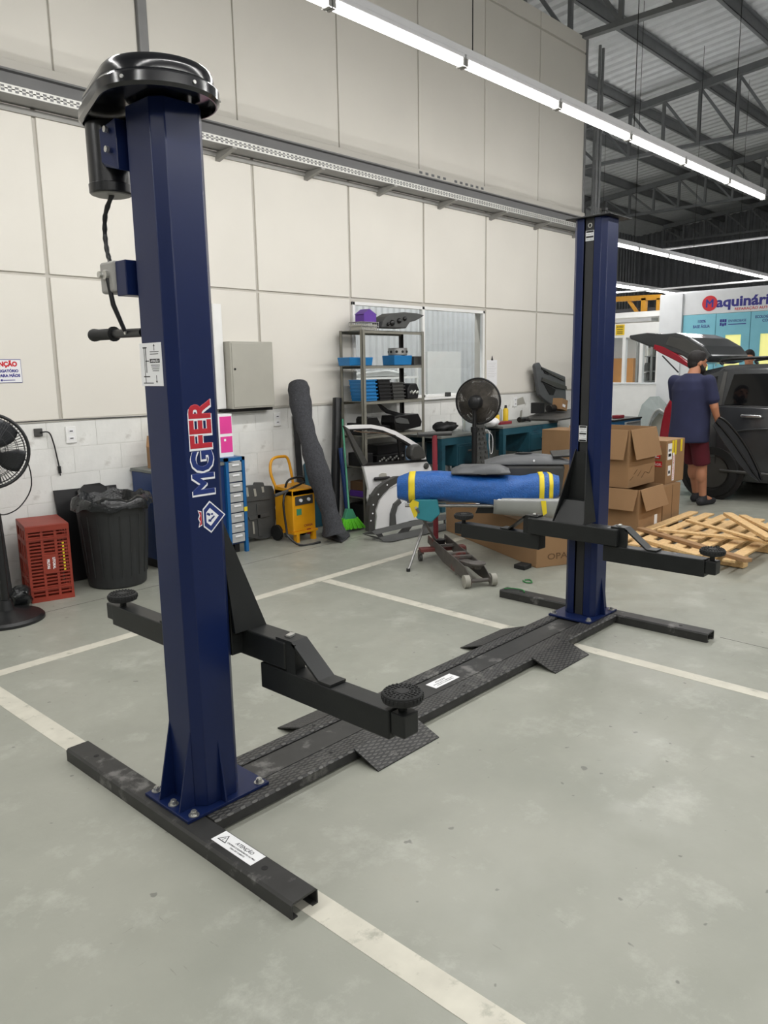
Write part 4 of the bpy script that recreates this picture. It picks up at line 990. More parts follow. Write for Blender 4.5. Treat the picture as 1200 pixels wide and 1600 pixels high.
# dark film rolls and panel beside it
def leaning_tube(name, label, a, b, r, m='black_plastic'):
    t = thing(name, label, 'roll', tuple(b)); d = (a-b).normalized()
    MB().cyl(b, a, r, n=20).build('roll', m, t, smooth=40)
    MB().cyl(a, a + d*0.004, r*0.55, n=16).build('core', 'dark', t)
leaning_tube('film_roll', 'tall thick black roll of film standing between the carpet and the broom', PX(527, 622, Y=5.84), Vector((5.40, 5.75, 0.003)), 0.048)
leaning_tube('film_roll', 'thin dark roll leaning in front of the tall black film roll', PX(532, 700, Y=5.72), Vector((5.46, 5.60, 0.003)), 0.022, 'cabinet_blue')
single(MB().prism([(5.17, 5.87, 0.004), (5.42, 5.87, 0.004), (5.40, 5.93, 0.80), (5.17, 5.93, 0.66)], (0, 0.012, 0)), 'dark_sheet', 'bench_teal', 'dark teal sheet leaning on the wall behind the black rolls', 'sheet')
single(MB().prism([(5.06, 5.88, 0.004), (5.14, 5.88, 0.004), (5.12, 5.93, 1.16), (5.05, 5.93, 1.16)], (0, 0.01, 0)), 'black_strip', 'board_black', 'narrow black board upright on the wall behind the carpet roll', 'board')
# broom
br_ = thing('broom', 'green broom standing upright with bright green bristles', 'broom', (5.52, 5.46, 0))
h0 = PX(545, 795, Y=5.46); h1 = PX(535, 655, Y=5.80)
MB().cyl(h0, h1, 0.011, n=10).build('handle', 'broom_handle', br_, smooth=40)
hw = [PX(541, 795, Y=5.46), PX(549, 795, Y=5.46), PX(556, 810, Y=5.46), PX(536, 812, Y=5.46)]
MB().prism([p + Vector((0,-0.02,0)) for p in hw], (0, 0.04, 0)).build('head', 'broom_handle', br_, bevel=0.004)
ba = [PX(536, 812, Y=5.46), PX(556, 810, Y=5.46)]; bb = [PX(531, 829, Y=5.46), PX(566, 824, Y=5.46)]; bb[0].z = max(bb[0].z, 0.012); bb[1].z = max(bb[1].z, 0.012)
for i in range(16):
    t = i/15; a = lerp(ba[0], ba[1], t); b = lerp(bb[0], bb[1], t)
    for dy in (-0.02, 0.012): MB().bar(a + Vector((0,dy*0.6,0.01)), b + Vector((0, dy*1.6 + random.uniform(-.01,.01), random.uniform(0,.012))), 0.019, 0.013, (0,1,0)).build('bristle_tuft', 'broom_green', br_)

# steel shelf
sh = thing('steel_shelf', 'grey steel shelving unit with six shelves in front of the window', 'shelf', (6.12, 5.72, 0))
SX0, SX1, SY0, SY1 = 5.665, 6.62, 5.55, 5.88
shz = [1.985, 1.635, 1.275, 0.925, 0.60, 0.28]
for x, m in ((SX0, 'shelf_grey'), (SX1-0.04, 'shelf_grey')):
    MB().box((x, SY0, 0), (x+0.04, SY0+0.004, 1.99)).box((x if x == SX0 else x+0.036, SY0, 0), (x+0.004 if x == SX0 else x+0.04, SY0+0.035, 1.99)).build('post', m, sh)
for x, m in ((SX0, 'shelf_grey'), (SX1-0.04, 'post_dark')):
    MB().box((x, SY1-0.004, 0), (x+0.04, SY1, 1.99)).box((x if x == SX0 else x+0.036, SY1-0.035, 0), (x+0.004 if x == SX0 else x+0.04, SY1, 1.99)).build('post', m, sh)
for z in shz:
    MB().box((SX0+0.004, SY0+0.004, z-0.004), (SX1-0.004, SY1-0.004, z)).box((SX0+0.004, SY0+0.004, z-0.03), (SX1-0.004, SY0+0.007, z)).box((SX0+0.004, SY1-0.007, z-0.03), (SX1-0.004, SY1-0.004, z)).build('shelf_board', 'shelf_grey', sh)
def S_(px, py, dy=0.1): return PX(px, py, Y=SY0+dy)
# top shelf
def bk(name, label, x0, x1, y0, y1, z0, z1, m, cat='box', taper=0.0, bevel=0.006, group=None):
    mb = MB().add([(x0+taper,y0+taper,z0),(x1-taper,y0+taper,z0),(x1-taper,y1-taper,z0),(x0+taper,y1-taper,z0),(x0,y0,z1),(x1,y0,z1),(x1,y1,z1),(x0,y1,z1)], [(3,2,1,0),(4,5,6,7),(0,1,5,4),(1,2,6,5),(2,3,7,6),(3,0,4,7)])
    return single(mb, name, m, label, cat, group, bevel=bevel)
wb = thing('wire_basket', 'grey wire basket on the top of the steel shelf', 'basket', (5.87, 5.72, 1.985))
for z in (1.99, 2.03, 2.07): MB().tube([(5.73,5.62,z),(5.98,5.62,z),(5.98,5.80,z),(5.73,5.80,z)], 0.004, 6, closed=True).build('hoop', 'steel', wb)
for i in range(9):
    for y in (5.62, 5.80): MB().cyl((5.73+i*0.031, y, 1.986), (5.73+i*0.031, y, 2.07), 0.003, n=6).build('wire', 'steel', wb)
MB().box((5.74, 5.63, 1.986), (5.97, 5.79, 2.05)).build('contents', 'panel_grey', wb)
pb = thing('purple_box', 'purple carton with open lid sitting in the wire basket', 'box', (5.88, 5.72, 2.07))
MB().box((5.80, 5.65, 2.074), (5.98, 5.78, 2.15)).build('body', 'purple', pb, bevel=0.004)
MB().prism([(5.79,5.65,2.15),(5.88,5.65,2.205),(5.99,5.65,2.15)], (0, 0.13, 0)).build('lid', 'purple', pb)
hl = [(352,240),(362,195),(385,160),(430,135),(520,128),(610,135),(665,150),(640,168),(600,190),(560,200),(530,245)]
T6 = cr(520, 460, 1200/260)
hp = thing('headlamp_housing', 'dark grey headlamp housing lying on the top shelf, pointing right', 'car part', (6.3, 5.7, 1.985))
MB().prism([PX(a, b, Y=5.60) for a, b in T6(hl)], (0, 0.16, 0)).build('housing', 'undertray', hp, bevel=0.012)
for a, b, r in ((430,205,0.035),(480,190,0.03),(400,215,0.02),(520,175,0.025)):
    c = PX(*T6([(a,b)])[0], Y=5.592); MB().ell(c, (r, 0.02, r*0.9), 12, 6).build('lamp_boss', 'part_black', hp, smooth=60)
# second shelf
bk('parts_tray', 'blue plastic tray on the second shelf, left side', S_(543,560).x, S_(580,560).x, 5.62, 5.80, 1.637, 1.72, 'bin_blue', 'tray', 0.01)
bk('parts_tray', 'blue plastic tray on the second shelf under the silver ring', S_(613,565).x, S_(641,565).x, 5.62, 5.80, 1.637, 1.74, 'bin_blue', 'tray', 0.006)
bk('dark_box', 'small dark box beside the blue tray on the second shelf', S_(642,565).x, S_(655,565).x, 5.60, 5.74, 1.637, 1.73, 'trim_dark')
rg = thing('silver_drum', 'silver ring shaped drum stacked on the blue tray of the second shelf', 'drum', (6.22, 5.7, 1.742))
c = (S_(628,560).x, 5.71, 1.742); MB().lathe(c, [(0.10, 0), (0.105, 0.005), (0.105, 0.07), (0.10, 0.075), (0.085, 0.07), (0.085, 0.01), (0, 0.01)], 28, caps=False).build('ring', 'steel', rg, smooth=35)
for i in range(10):
    a = 2*pi*i/10; MB().cyl((c[0]+0.104*cos(a), c[1]+0.104*sin(a), 1.778), (c[0]+0.108*cos(a), c[1]+0.108*sin(a), 1.778), 0.014, n=10).build('ring_hole', 'dark', rg)
# third shelf: nested bins standing on end
ORD = ['lowest', 'second from the bottom', 'third from the bottom', 'fourth from the bottom', 'fifth from the bottom', 'topmost']
def bins(n, x0, label, m, z0=1.277, lean=0.0, w=0.03, grp='nested parts bins on the third shelf'):
    for i in range(n):
        z = z0 + i*0.036
        mb = MB()
        a0, a1 = x0 - 0.006*i, x0 + 0.17 - 0.004*i
        mb.box((a0, 5.60, z), (a1, 5.80, z+0.024)).box((a0-0.01, 5.588, z+0.0245), (a1+0.01, 5.80, z+0.0355))
        single(mb, 'parts_bin', m, (ORD[i] if i < n-1 else 'topmost') + ' ' + label, 'bin', grp)
bins(6, 5.745, 'bin in the blue pile on the third shelf', 'bin_blue')
bins(6, 5.965, 'bin in the black pile beside the blue bins', 'board_black')
bins(5, 6.175, 'bin in the charcoal pile right of the black bins', 'trim_dark')
ob = thing('open_bin', 'black open bin holding small silver parts at the right of the third shelf', 'bin', (6.45, 5.7, 1.277))
MB().prism([(6.385,5.58,1.278),(6.555,5.58,1.278),(6.57,5.58,1.37),(6.53,5.58,1.44),(6.42,5.58,1.44),(6.375,5.58,1.37)], (0,0.2,0)).build('shell', 'board_black', ob, bevel=0.01)
for i in range(7): MB().ell((6.42+0.02*i, 5.577, 1.345+0.012*sin(i*2.1)), (0.012, 0.012, 0.014), 8, 5).build('fitting', 'zinc', ob)
# fourth shelf: black car parts
B8 = cr(530, 560, 8.0)
def partplate(name, label, pts, y, th, m='part_black', cat='car part', bev=0.006, q=B8):
    return single(MB().prism([PX(a, b, Y=y) for a, b in q(pts)], (0, th, 0)), name, m, label, cat, bevel=bev)
bk('black_tray', 'black tray at the left of the fourth shelf', 5.70, 5.765, 5.60, 5.84, 0.927, 1.05, 'part_black', 'tray', 0.005)
partplate('air_duct', 'black duct housing with frame in the middle of the fourth shelf', [(345,760),(365,730),(480,735),(520,830),(640,840),(640,900),(345,905)], 5.62, 0.16)
partplate('dash_part', 'black plastic bin shaped car part at the right of the fourth shelf', [(700,720),(990,690),(1035,790),(1020,850),(800,905),(712,895),(690,800)], 5.56, 0.2)
partplate('trim_arm', 'curved black trim arm lying across the black parts on the fourth shelf', [(500,565),(530,575),(620,640),(760,680),(880,700),(870,720),(740,712),(620,690),(560,650)], 5.66, 0.04)
partplate('bracket_part', 'grey metal bracket poking out among the black parts of the fourth shelf', [(700,760),(760,735),(860,760),(880,820),(760,815),(710,800)], 5.552, 0.006, 'undertray')
# fifth shelf
bk('parts_box', 'black box at the left of the fifth shelf behind the car door', 5.71, 5.84, 5.60, 5.84, 0.602, 0.74, 'board_black')
bk('parts_box', 'wide black box holding bright fittings on the fifth shelf behind the door window', 5.90, 6.34, 5.60, 5.84, 0.602, 0.70, 'part_black')
bk('parts_box', 'flat black cover lying on the wide box behind the door window', 5.98, 6.42, 5.66, 5.86, 0.702, 0.80, 'part_black')
for i in range(12):
    single(MB().ell((5.93+0.033*i, 5.588, 0.64+0.03*((i*7) % 3)/2), (0.016, 0.009, 0.014), 8, 5), 'metal_fitting', 'zinc', 'one of the small bright metal fittings at the front of the fifth shelf', 'fitting', 'bright fittings on the fifth shelf')
bo = thing('spray_bottle', 'pale blue bottle standing on the fifth shelf behind the door window', 'bottle', (6.47, 5.66, 0.602))
MB().lathe((6.47, 5.66, 0.603), [(0.034, 0), (0.036, 0.01), (0.036, 0.15), (0.022, 0.18), (0.016, 0.19)], 18).build('body', 'bottle_blue', bo, smooth=40)
MB().cyl((6.47, 5.66, 0.79), (6.47, 5.66, 0.82), 0.017, n=12).build('cap', 'paper', bo)
bk('purple_case', 'purple crumpled package on the lowest shelf', 5.70, 5.86, 5.60, 5.82, 0.282, 0.345, 'purple', 'package')
bk('parts_box', 'brown carton resting on the purple package on the lowest shelf', 5.71, 5.85, 5.62, 5.82, 0.346, 0.44, 'cardboard_dark')
bk('parts_box', 'black crate on the floor under the lowest shelf', 5.72, 6.10, 5.60, 5.84, 0.0, 0.20, 'board_black')

# white car door leaning on the shelf
D = cr(520, 640, 1200/170)
dr = thing('car_door', 'white car door with black window frame and handle leaning on the shelf', 'car door', (6.0, 5.35, 0))
YD = 5.36
def DP(pts, dy=0.0): return [PX(a, b, Y=YD+dy) for a, b in D(pts)]
MB().prism(DP([(335,620),(620,600),(1040,570),(1090,640),(1100,760),(1100,1000),(1000,1060),(900,1210),(640,1290),(420,1330),(400,1200),(410,1060),(392,980),(400,880),(360,700)]), (0, 0.035, 0)).build('skin', 'car_white', dr, bevel=0.008)
o_ = [(128,178),(240,168),(420,165),(560,190),(700,240),(840,320),(960,395),(1010,480),(1040,572)]
i_ = [(175,215),(250,212),(420,205),(550,228),(680,280),(810,352),(900,410),(950,480),(985,572)]
MB().strip(DP(o_), DP(i_), (0, 0.03, 0)).build('roof_frame', 'car_white', dr)
i2 = [(235,235),(262,228),(420,225),(545,246),(670,298),(790,366),(868,420),(900,480),(930,572)]
MB().strip(DP(i_, -0.004), DP(i2, -0.004), (0, 0.03, 0)).build('window_seal', 'board_black', dr)
MB().strip(DP([(235,238),(330,255),(450,258),(600,270),(690,288)], -0.008), DP([(235,228),(330,243),(450,246),(600,258),(700,282)], -0.008), (0, 0.01, 0)).build('chrome_strip', 'chrome', dr)
MB().prism(DP([(128,178),(178,215),(290,410),(390,590),(335,620),(240,430)], -0.002), (0, 0.03, 0)).build('rear_pillar', 'trim_dark', dr)
MB().prism(DP([(335,622),(1040,572),(1036,548),(390,590)], -0.008), (0, 0.03, 0)).build('belt_trim', 'board_black', dr)
MB().prism(DP([(720,330),(740,330),(765,570),(748,572)], -0.003), (0, 0.02, 0)).build('window_divider', 'part_black', dr)
MB().prism(DP([(870,440),(890,395),(950,380),(1000,420),(1030,470),(1030,540),(900,560),(865,520)], -0.06), (0, 0.09, 0)).build('mirror', 'trim_dark', dr, bevel=0.02)
h1_, h2_ = DP([(470,765),(620,752)], -0.02); MB().cap(h1_, h2_, 0.020, 0.018).build('handle', 'board_black', dr, remesh=0.006)
MB().prism(DP([(508,720),(540,698),(590,702),(598,740),(590,790),(540,800),(512,780)], -0.0015), (0, 0.004, 0)).build('handle_recess', 'panel_grey', dr)
MB().ell(DP([(1030,622)], -0.005)[0], (0.045, 0.012, 0.035), 18, 8).build('lamp_opening', 'trim_dark', dr, smooth=50)
for p in ((405,945),(425,945),(415,1020)): MB().cyl(DP([p], -0.001)[0], DP([p], -0.006)[0], 0.007, n=8).build('hinge_bolt', 'dark', dr)
# white wing with dark wheel-arch moulding in front of the door
wg = thing('wheel_arch_panel', 'white quarter panel with dark wheel arch moulding standing in front of the door', 'car part', (5.7, 5.2, 0))
YD = 5.20
arc_o = [(400,1345),(398,1200),(408,1060),(440,960),(510,860),(600,790),(700,740),(760,735)]
arc_i = [(465,1345),(462,1230),(470,1100),(505,1000),(560,930),(630,860),(700,815),(760,800)]
MB().strip(DP(arc_o), DP(arc_i), (0, 0.05, 0)).build('arch_moulding', 'trim_dark', wg)
for p in ((420,1225),(447,1050),(502,935),(600,830),(440,1145)): MB().cyl(DP([p], 0)[0], DP([p], -0.004)[0], 0.008, n=10).build('clip', 'paper', wg)
MB().prism(DP([(470,1345),(490,1180),(480,1130),(520,1000),(620,880),(760,810),(760,980),(690,1040),(655,1150),(640,1345)], 0.02), (0, 0.02, 0)).build('panel', 'car_white', wg, bevel=0.005)
MB().strip(DP([(640,1300),(645,1150),(680,1040),(740,985)], -0.002), DP([(705,1300),(692,1160),(715,1070),(760,1030)], -0.002), (0, 0.04, 0)).build('inner_arch', 'undertray', wg)
MB().prism(DP([(705,1300),(694,1160),(718,1072),(800,1010),(900,1040),(1000,1150),(1010,1280)], 0.03), (0, 0.02, 0)).build('lower_panel', 'booth_white', wg)
YD = 5.30
single(MB().prism([PX(a, b, Y=5.18) for a, b in D([(1005,960),(1040,980),(1105,1090),(1105,1165),(1060,1120)])], (0, 0.04, 0)), 'suspension_arm', 'undertray', 'grey bent metal arm hanging behind the trestle legs', 'car part')
# black bumper insert lying on the floor
bi = thing('bumper_insert', 'long black bumper insert with two openings lying on the floor', 'car part', (5.7, 4.95, 0))
Z1 = 0.10
top = [PX(568, 834, Z=0.05), PX(580, 830, Z=0.09), PX(640, 815, Z=0.11), PX(690, 805, Z=0.11), PX(698, 804, Z=0.10)]
bot = [PX(568, 835, Z=0.04), PX(600, 846, Z=0.012), PX(612, 846, Z=0.012), PX(690, 829, Z=0.012), PX(698, 827, Z=0.012)]
MB().strip(top, [lerp(a, b, 0.35) for a, b in zip(top, bot)], (0.01, 0.02, 0)).build('upper_rail', 'undertray', bi)
MB().strip([lerp(a, b, 0.62) for a, b in zip(top, bot)], bot, (0.01, 0.02, 0)).build('lower_rail', 'undertray', bi)
for t in (1.0, 2.0, 2.6, 3.6):
    i = int(t); f = t - i; a = lerp(top[i], top[min(i+1,4)], f); b = lerp(bot[i], bot[min(i+1,4)], f); a2 = lerp(top[i], top[min(i+1,4)], min(f+0.22,1)); b2 = lerp(bot[i], bot[min(i+1,4)], min(f+0.22,1))
    MB().prism([a, b, b2, a2], (0.012, 0.024, 0)).build('bridge', 'part_black', bi)


# ================================================================== WORKBENCHES
def bench(name, label, x0, x1, y0, y1, zt, drawer):
    t = thing(name, label, 'workbench', ((x0+x1)/2, (y0+y1)/2, 0))
    MB().box((x0, y0, zt-0.03), (x1, y1, zt)).build('top', 'bench_top', t, bevel=0.004)
    MB().box((x0+0.01, y0+0.005, zt-0.11), (x1-0.01, y0+0.03, zt-0.03)).build('front_rail', 'bench_teal', t)
    MB().box((x0+0.01, y1-0.03, zt-0.11), (x1-0.01, y1-0.01, zt-0.03)).build('back_rail', 'bench_teal', t)
    for x in (x0+0.02, x1-0.08):
        for y in (y0+0.01, y1-0.07): MB().box((x, y, 0), (x+0.06, y+0.06, zt-0.031)).build('leg', 'bench_teal', t)
    MB().box((x0+0.03, y0+0.07, 0.22), (x1-0.03, y1-0.07, 0.245)).build('lower_shelf', 'bench_teal', t)
    dx0, dx1 = drawer
    d = MB().box((dx0, y0-0.01, zt-0.36), (dx1, y1-0.1, zt-0.112)).build('drawer_unit', 'bench_teal', t, bevel=0.004)
    MB().box((dx0+0.02, y0-0.022, zt-0.34), (dx1-0.02, y0-0.01, zt-0.135)).build('drawer_front', 'bench_teal', d, bevel=0.003)
    MB().box(((dx0+dx1)/2-0.03, y0-0.034, zt-0.20), ((dx0+dx1)/2+0.03, y0-0.022, zt-0.185)).build('drawer_handle', 'steel', d)
    return t
bench('workbench', 'dark teal workbench right beside the steel shelf, behind the red jack handle', 6.68, 7.62, 5.36, 5.90, 0.86, (6.95, 7.38))
bench('workbench', 'dark teal workbench under the window corner with spray cans on it', 7.78, 9.05, 5.30, 5.90, 0.90, (8.35, 8.92))
def at5(px, py, y): return PX(px, py, Y=y)
# bench 1 things
cl = MB().ell((7.12, 5.66, 0.905), (0.19, 0.12, 0.05), 22, 10)
for i, p in enumerate(cl.v): cl.v[i] = p + Vector((0.01*sin(p.z*200+p.y*50), 0.012*sin(p.x*70), 0.018*sin(p.x*60+p.y*45)))
zmin = min(p.z for p in cl.v)
for i, p in enumerate(cl.v): cl.v[i] = p + Vector((0, 0, 0.8605-zmin))
single(cl, 'wire_bundle', 'board_black', 'tangled dark cable bundle lying on the left workbench', 'cable', smooth=60)
bu = thing('clear_bucket', 'clear plastic bucket with a white handle on the left workbench', 'bucket', (7.42, 5.52, 0.86))
MB().lathe((7.42, 5.52, 0.861), [(0.0, 0), (0.085, 0), (0.10, 0.17), (0.103, 0.17), (0.103, 0.178)], 26, caps=False).build('body', 'clear_plastic', bu, smooth=40)
MB().tube(smoothpath([(7.32, 5.50, 1.03), (7.36, 5.40, 0.97), (7.46, 5.39, 0.95), (7.52, 5.50, 1.03)], 5), 0.005, 6).build('handle', 'paper', bu)
single(MB().tube(smoothpath([(7.50, 5.46, 0.864), (7.52, 5.33, 0.87), (7.53, 5.325, 0.72), (7.56, 5.325, 0.60), (7.60, 5.325, 0.62), (7.60, 5.33, 0.80), (7.56, 5.40, 0.866)], 5), 0.005, 6), 'white_cable', 'paper', 'white cable looping over the edge of the left workbench', 'cable')
# bench 2 things
def can(name, label, x, y, z, r, h, m, mc, grp=None):
    t = thing(name, label, 'can', (x, y, z), group=grp)
    MB().lathe((x, y, z+0.001), [(r*0.96, 0), (r, 0.004), (r, h*0.72), (r*0.62, h*0.82)], 18).build('body', m, t, smooth=40)
    MB().cyl((x, y, z+h*0.82), (x, y, z+h), r*0.55, r*0.42, n=12).build('cap', mc, t, smooth=40)
p = at5(790, 650, 5.66); can('spray_can', 'tall yellow spray can with a black cap on the right workbench', p.x, 5.66, 0.90, 0.034, 0.22, 'yellow', 'ink', 'cans on the workbench')
p = at5(777, 650, 5.60); can('spray_can', 'short yellow can half hidden behind the fan on the right workbench', p.x, 5.60, 0.90, 0.028, 0.14, 'yellow', 'ink', 'cans on the workbench')
p = at5(780, 645, 5.76); can('spray_can', 'clear bottle behind the yellow cans on the right workbench', p.x, 5.76, 0.90, 0.035, 0.22, 'clear_plastic', 'paper', 'cans on the workbench')
p = at5(768, 664, 5.42)
rg_ = MB().ell((p.x, 5.42, 0.95), (0.12, 0.08, 0.05), 20, 10)
for i, q in enumerate(rg_.v): rg_.v[i] = Vector((q.x + 0.01*sin(q.y*90), q.y + 0.01*sin(q.x*80), max(0.901, q.z + 0.012*sin(q.x*70+q.y*40))))
single(rg_, 'white_rag', 'paper', 'crumpled white rag on the right workbench beside the fan', 'rag', smooth=60)
bk('tool_case', 'flat orange tool lying on the right workbench in front of the cans', at5(778, 660, 5.5).x, at5(796, 660, 5.5).x, 5.46, 5.56, 0.901, 0.935, 'red_paint', 'tool')
dt_ = thing('power_drill', 'black air tool lying flat near the end of the right workbench', 'tool', (8.75, 5.52, 0.9))
p = at5(818, 655, 5.5)
MB().cyl((p.x-0.10, 5.50, 0.935), (p.x+0.12, 5.52, 0.935), 0.033, 0.028, n=14).build('barrel', 'part_black', dt_, smooth=40)
MB().bar((p.x+0.02, 5.51, 0.93), (p.x+0.05, 5.42, 0.92), 0.04, 0.03).build('grip', 'part_black', dt_, bevel=0.006)
# paper pinned to the wall, scraped patch and sill clutter
pp = thing('wall_paper', 'printed paper sheet clipped to the cream wall right of the window', 'paper', (8.46, 5.945, 1.35))
MB().box((8.345, 5.9415, 1.36), (8.57, 5.9435, 1.69)).build('sheet', 'paper', pp)
MB().prism([(8.435, 5.9405, 1.685), (8.48, 5.9405, 1.685), (8.46, 5.9405, 1.745)], (0, 0.003, 0)).build('clip', 'ink', pp)
m = MB()
for i in range(9): m.box((8.365, 5.9405, 1.65-i*0.022), (8.55-0.02*(i % 3), 5.9412, 1.652-i*0.022))
m.build('print', 'panel_grey', pp)
struct(MB().prism([PX(a, b, Y=5.9465) for a, b in ((800, 637), (804, 625), (817, 620), (821, 631), (810, 633))], (0, -0.0006, 0)), 'trim_40', 'panel_grey')
struct(MB().prism([PX(a, b, Y=5.9465) for a, b in ((811, 655), (813, 642), (816, 640), (815, 652))], (0, -0.0006, 0)), 'trim_41', 'panel_grey')
p = PX(700, 620, Y=5.92); bk('small_block', 'little grey gadget resting on the window sill', p.x-0.04, p.x+0.04, 5.902, 5.938, 1.2575, 1.31, 'trim_dark', 'gadget')
# grey sheet and trim panel on the right end of the bench
e2 = thing('grey_sheet', 'dark grey moulded sheet lying over the right end of the workbench and carton', 'panel', (9.3, 5.5, 0.9))
MB().prism([(8.80, 5.20, 0.904), (9.05, 5.14, 0.915), (9.60, 5.10, 0.93), (10.2, 5.15, 0.93), (10.2, 5.75, 0.96), (9.4, 5.80, 0.95), (8.80, 5.70, 0.904)], (0, 0, 0.025)).build('sheet', 'trim_dark', e2, bevel=0.008)
D4 = cr(740, 550, 7.5)
tp_ = thing('door_trim_panel', 'dark grey car door trim panel leaning upright against the cream wall', 'car part', (9.4, 5.7, 0.95))
def DT(pts, y): return [PX(a, b, Y=y) for a, b in D4(pts)]
MB().prism(DT([(720,160),(735,135),(775,122),(800,170),(880,205),(1078,288),(1090,640),(1060,745),(960,745),(930,630),(830,560),(770,500),(745,330)], 5.80), (0, 0.05, 0)).build('panel', 'door_trim', tp_, bevel=0.012)
MB().prism(DT([(815,365),(960,440),(935,505),(890,500)], 5.797), (0, -0.004, 0)).build('pull_recess', 'dark', tp_)
MB().prism(DT([(815,215),(865,235),(880,270),(830,250)], 5.797), (0, -0.004, 0)).build('handle_recess', 'dark', tp_)
MB().strip(DT([(800,300),(900,340),(1075,400)], 5.795), DT([(790,340),(960,420),(1082,440)], 5.795), (0, -0.02, 0)).build('armrest', 'trim_dark', tp_)
MB().strip(DT([(790,180),(900,240),(1060,320)], 5.795), DT([(800,200),(900,262),(1065,345)], 5.795), (0, -0.012, 0)).build('upper_ridge', 'trim_dark', tp_)
p = DT([(1010,690)], 5.60)[0]
sb = MB().obox((p.x, 5.60, 1.045), (0.19, 0.14, 0.15), (0, 0.22, 0.1)); zz = min(q.z for q in sb.v)
for i, q in enumerate(sb.v): sb.v[i] = q + Vector((0, 0, 0.978-zz))
so = thing('small_carton', 'little brown carton with white label tilted on the grey sheet', 'box', (p.x, 5.6, 0.97)); sb.build('carton', 'cardboard', so, bevel=0.003)
MB().obox((p.x-0.02, 5.525, 1.06), (0.09, 0.002, 0.035), (0, 0.22, 0.1)).build('label', 'paper', so)
p = DT([(905,715)], 5.62)[0]; c_ = MB().cyl((p.x-0.06, 5.62, 1.03), (p.x+0.08, 5.62, 1.03), 0.05, n=18); single(c_, 'metal_sleeve', 'part_black', 'short black cylinder lying on the grey sheet beside the carton', 'part', smooth=40)
p = DT([(760,710)], 5.64)[0]; bk('dark_carton', 'dark square box on the grey sheet left of the short cylinder', p.x-0.07, p.x+0.06, 5.58, 5.72, 0.977, 1.12, 'board_black')
# carton standing below
oc2 = thing('tall_carton', 'open brown carton standing below the grey sheet left of the far lift post', 'box', (8.6, 4.8, 0))
a = PX(846, 720, Y=5.08); 
MB().box((a.x, 4.70, 0), (a.x+0.42, 5.08, 0.84)).build('body', 'cardboard', oc2, bevel=0.004)
MB().prism([(a.x, 4.70, 0.84), (a.x+0.42, 4.70, 0.84), (a.x+0.42, 4.72, 0.895), (a.x+0.06, 4.74, 0.895)], (0, 0.004, 0)).build('flap', 'cardboard', oc2)
# second fan and the textured grey panel under it
p = PX(741, 730, Y=5.02)
hd2 = PX(747, 627, Y=5.05)
f2 = fan('pedestal_fan', 'dusty black pedestal fan seen from behind in front of the workbenches', (p.x, 5.02, 0), (hd2.x, 5.05, hd2.z), (0.93, 0.36, 0.05), 0.245, 0.022, 0.22, 110, 'pedestal fans', True, 'fan_dust', (0.35, 0.45, 0.55, 0.65, 0.75, 0.85, 0.93), 0.0036)
G5 = cr(640, 580, 1200/260)
gp = thing('grille_panel', 'grey textured plastic panel standing behind the fan pole', 'car part', (7.3, 5.2, 0.0))
q = [PX(a, b, Y=5.18) for a, b in G5([(465,385),(540,375),(580,585),(455,615)])]
q2 = [q[0], q[1], Vector((q[2].x+0.10, 5.18, 0.002)), Vector((q[3].x+0.02, 5.18, 0.002))]
MB().prism(q2, (0, 0.03, 0)).build('panel', 'undertray', gp, bevel=0.006)
for i in range(10):
    for j in range(3):
        s0 = lerp(q2[0], q2[3], 0.06+i*0.055); s1 = lerp(q2[1], q2[2], 0.06+i*0.055); c = lerp(s0, s1, 0.18+0.32*j + 0.05*(i % 2))
        MB().box((c.x-0.025, 5.170, c.z-0.012), (c.x+0.025, 5.180, c.z+0.012)).build('boss', 'trim_dark' if (i+j) % 2 else 'undertray', gp)

# ================================================================== TRESTLE WITH WRAPPED BUMPER
ZT = 0.60
A_ = Vector((5.00, 4.18, 0)); B_ = Vector((5.78, 3.24, 0))
a = PX(622, 765, Z=0.62); b = PX(872, 765, Z=0.62)
A_ = Vector((a.x, a.y, 0)); B_ = Vector((b.x, b.y, 0))
dr_ = (B_-A_).normalized(); pr_ = Vector((-dr_.y, dr_.x, 0))
ts = thing('folding_trestle', 'grey tubular folding trestle with crossed legs under the blue wrapped bumper', 'trestle', tuple(lerp(A_, B_, 0.15)))
L_ = (B_-A_).length
for t in (0.14, 1.18):
    c = lerp(A_, B_, t); 
    f0 = c - pr_*0.28; f1 = c - pr_*0.04
    if t < 0.5: f0 = PX(638, 893, Z=0); f1 = PX(691, 864, Z=0)
    u0 = lerp(f0, f1, 0.80) + Vector((0,0,0.50)) ; u1 = lerp(f0, f1, 0.20) + Vector((0,0,0.50))
    if t < 0.5: c0 = lerp(f0, f1, 0.5); sh_ = c - c0; sh_ = Vector((sh_.x, sh_.y, 0)); u0 = u0 + sh_*0.5; u1 = u1 + sh_*0.5
    MB().cyl(f0 + Vector((0,0,0.012)), u0, 0.012, n=10).build('leg', 'steel', ts, smooth=40)
    MB().cyl(f1 + Vector((0,0,0.012)), u1 + dr_*0.03, 0.012, n=10).build('leg', 'steel', ts, smooth=40)
    for f_ in (f0, f1): MB().cyl(f_, f_ + Vector((0,0,0.025)), 0.016, n=10).build('foot_cap', 'rubber', ts)
for s_ in (-0.1, 0.1, 0.3): MB().cyl(lerp(A_, B_, 0.05) + pr_*s_ + Vector((0,0,0.505)), lerp(A_, B_, 1.19) + pr_*s_ + Vector((0,0,0.505)), 0.014, n=10).build('top_rail', 'steel', ts, smooth=40)
bw = thing('wrapped_bumper', 'bumper wrapped in blue bubble wrap and tied with yellow tape on the trestle', 'car part', tuple(A_ + Vector((0,0,0.52))))
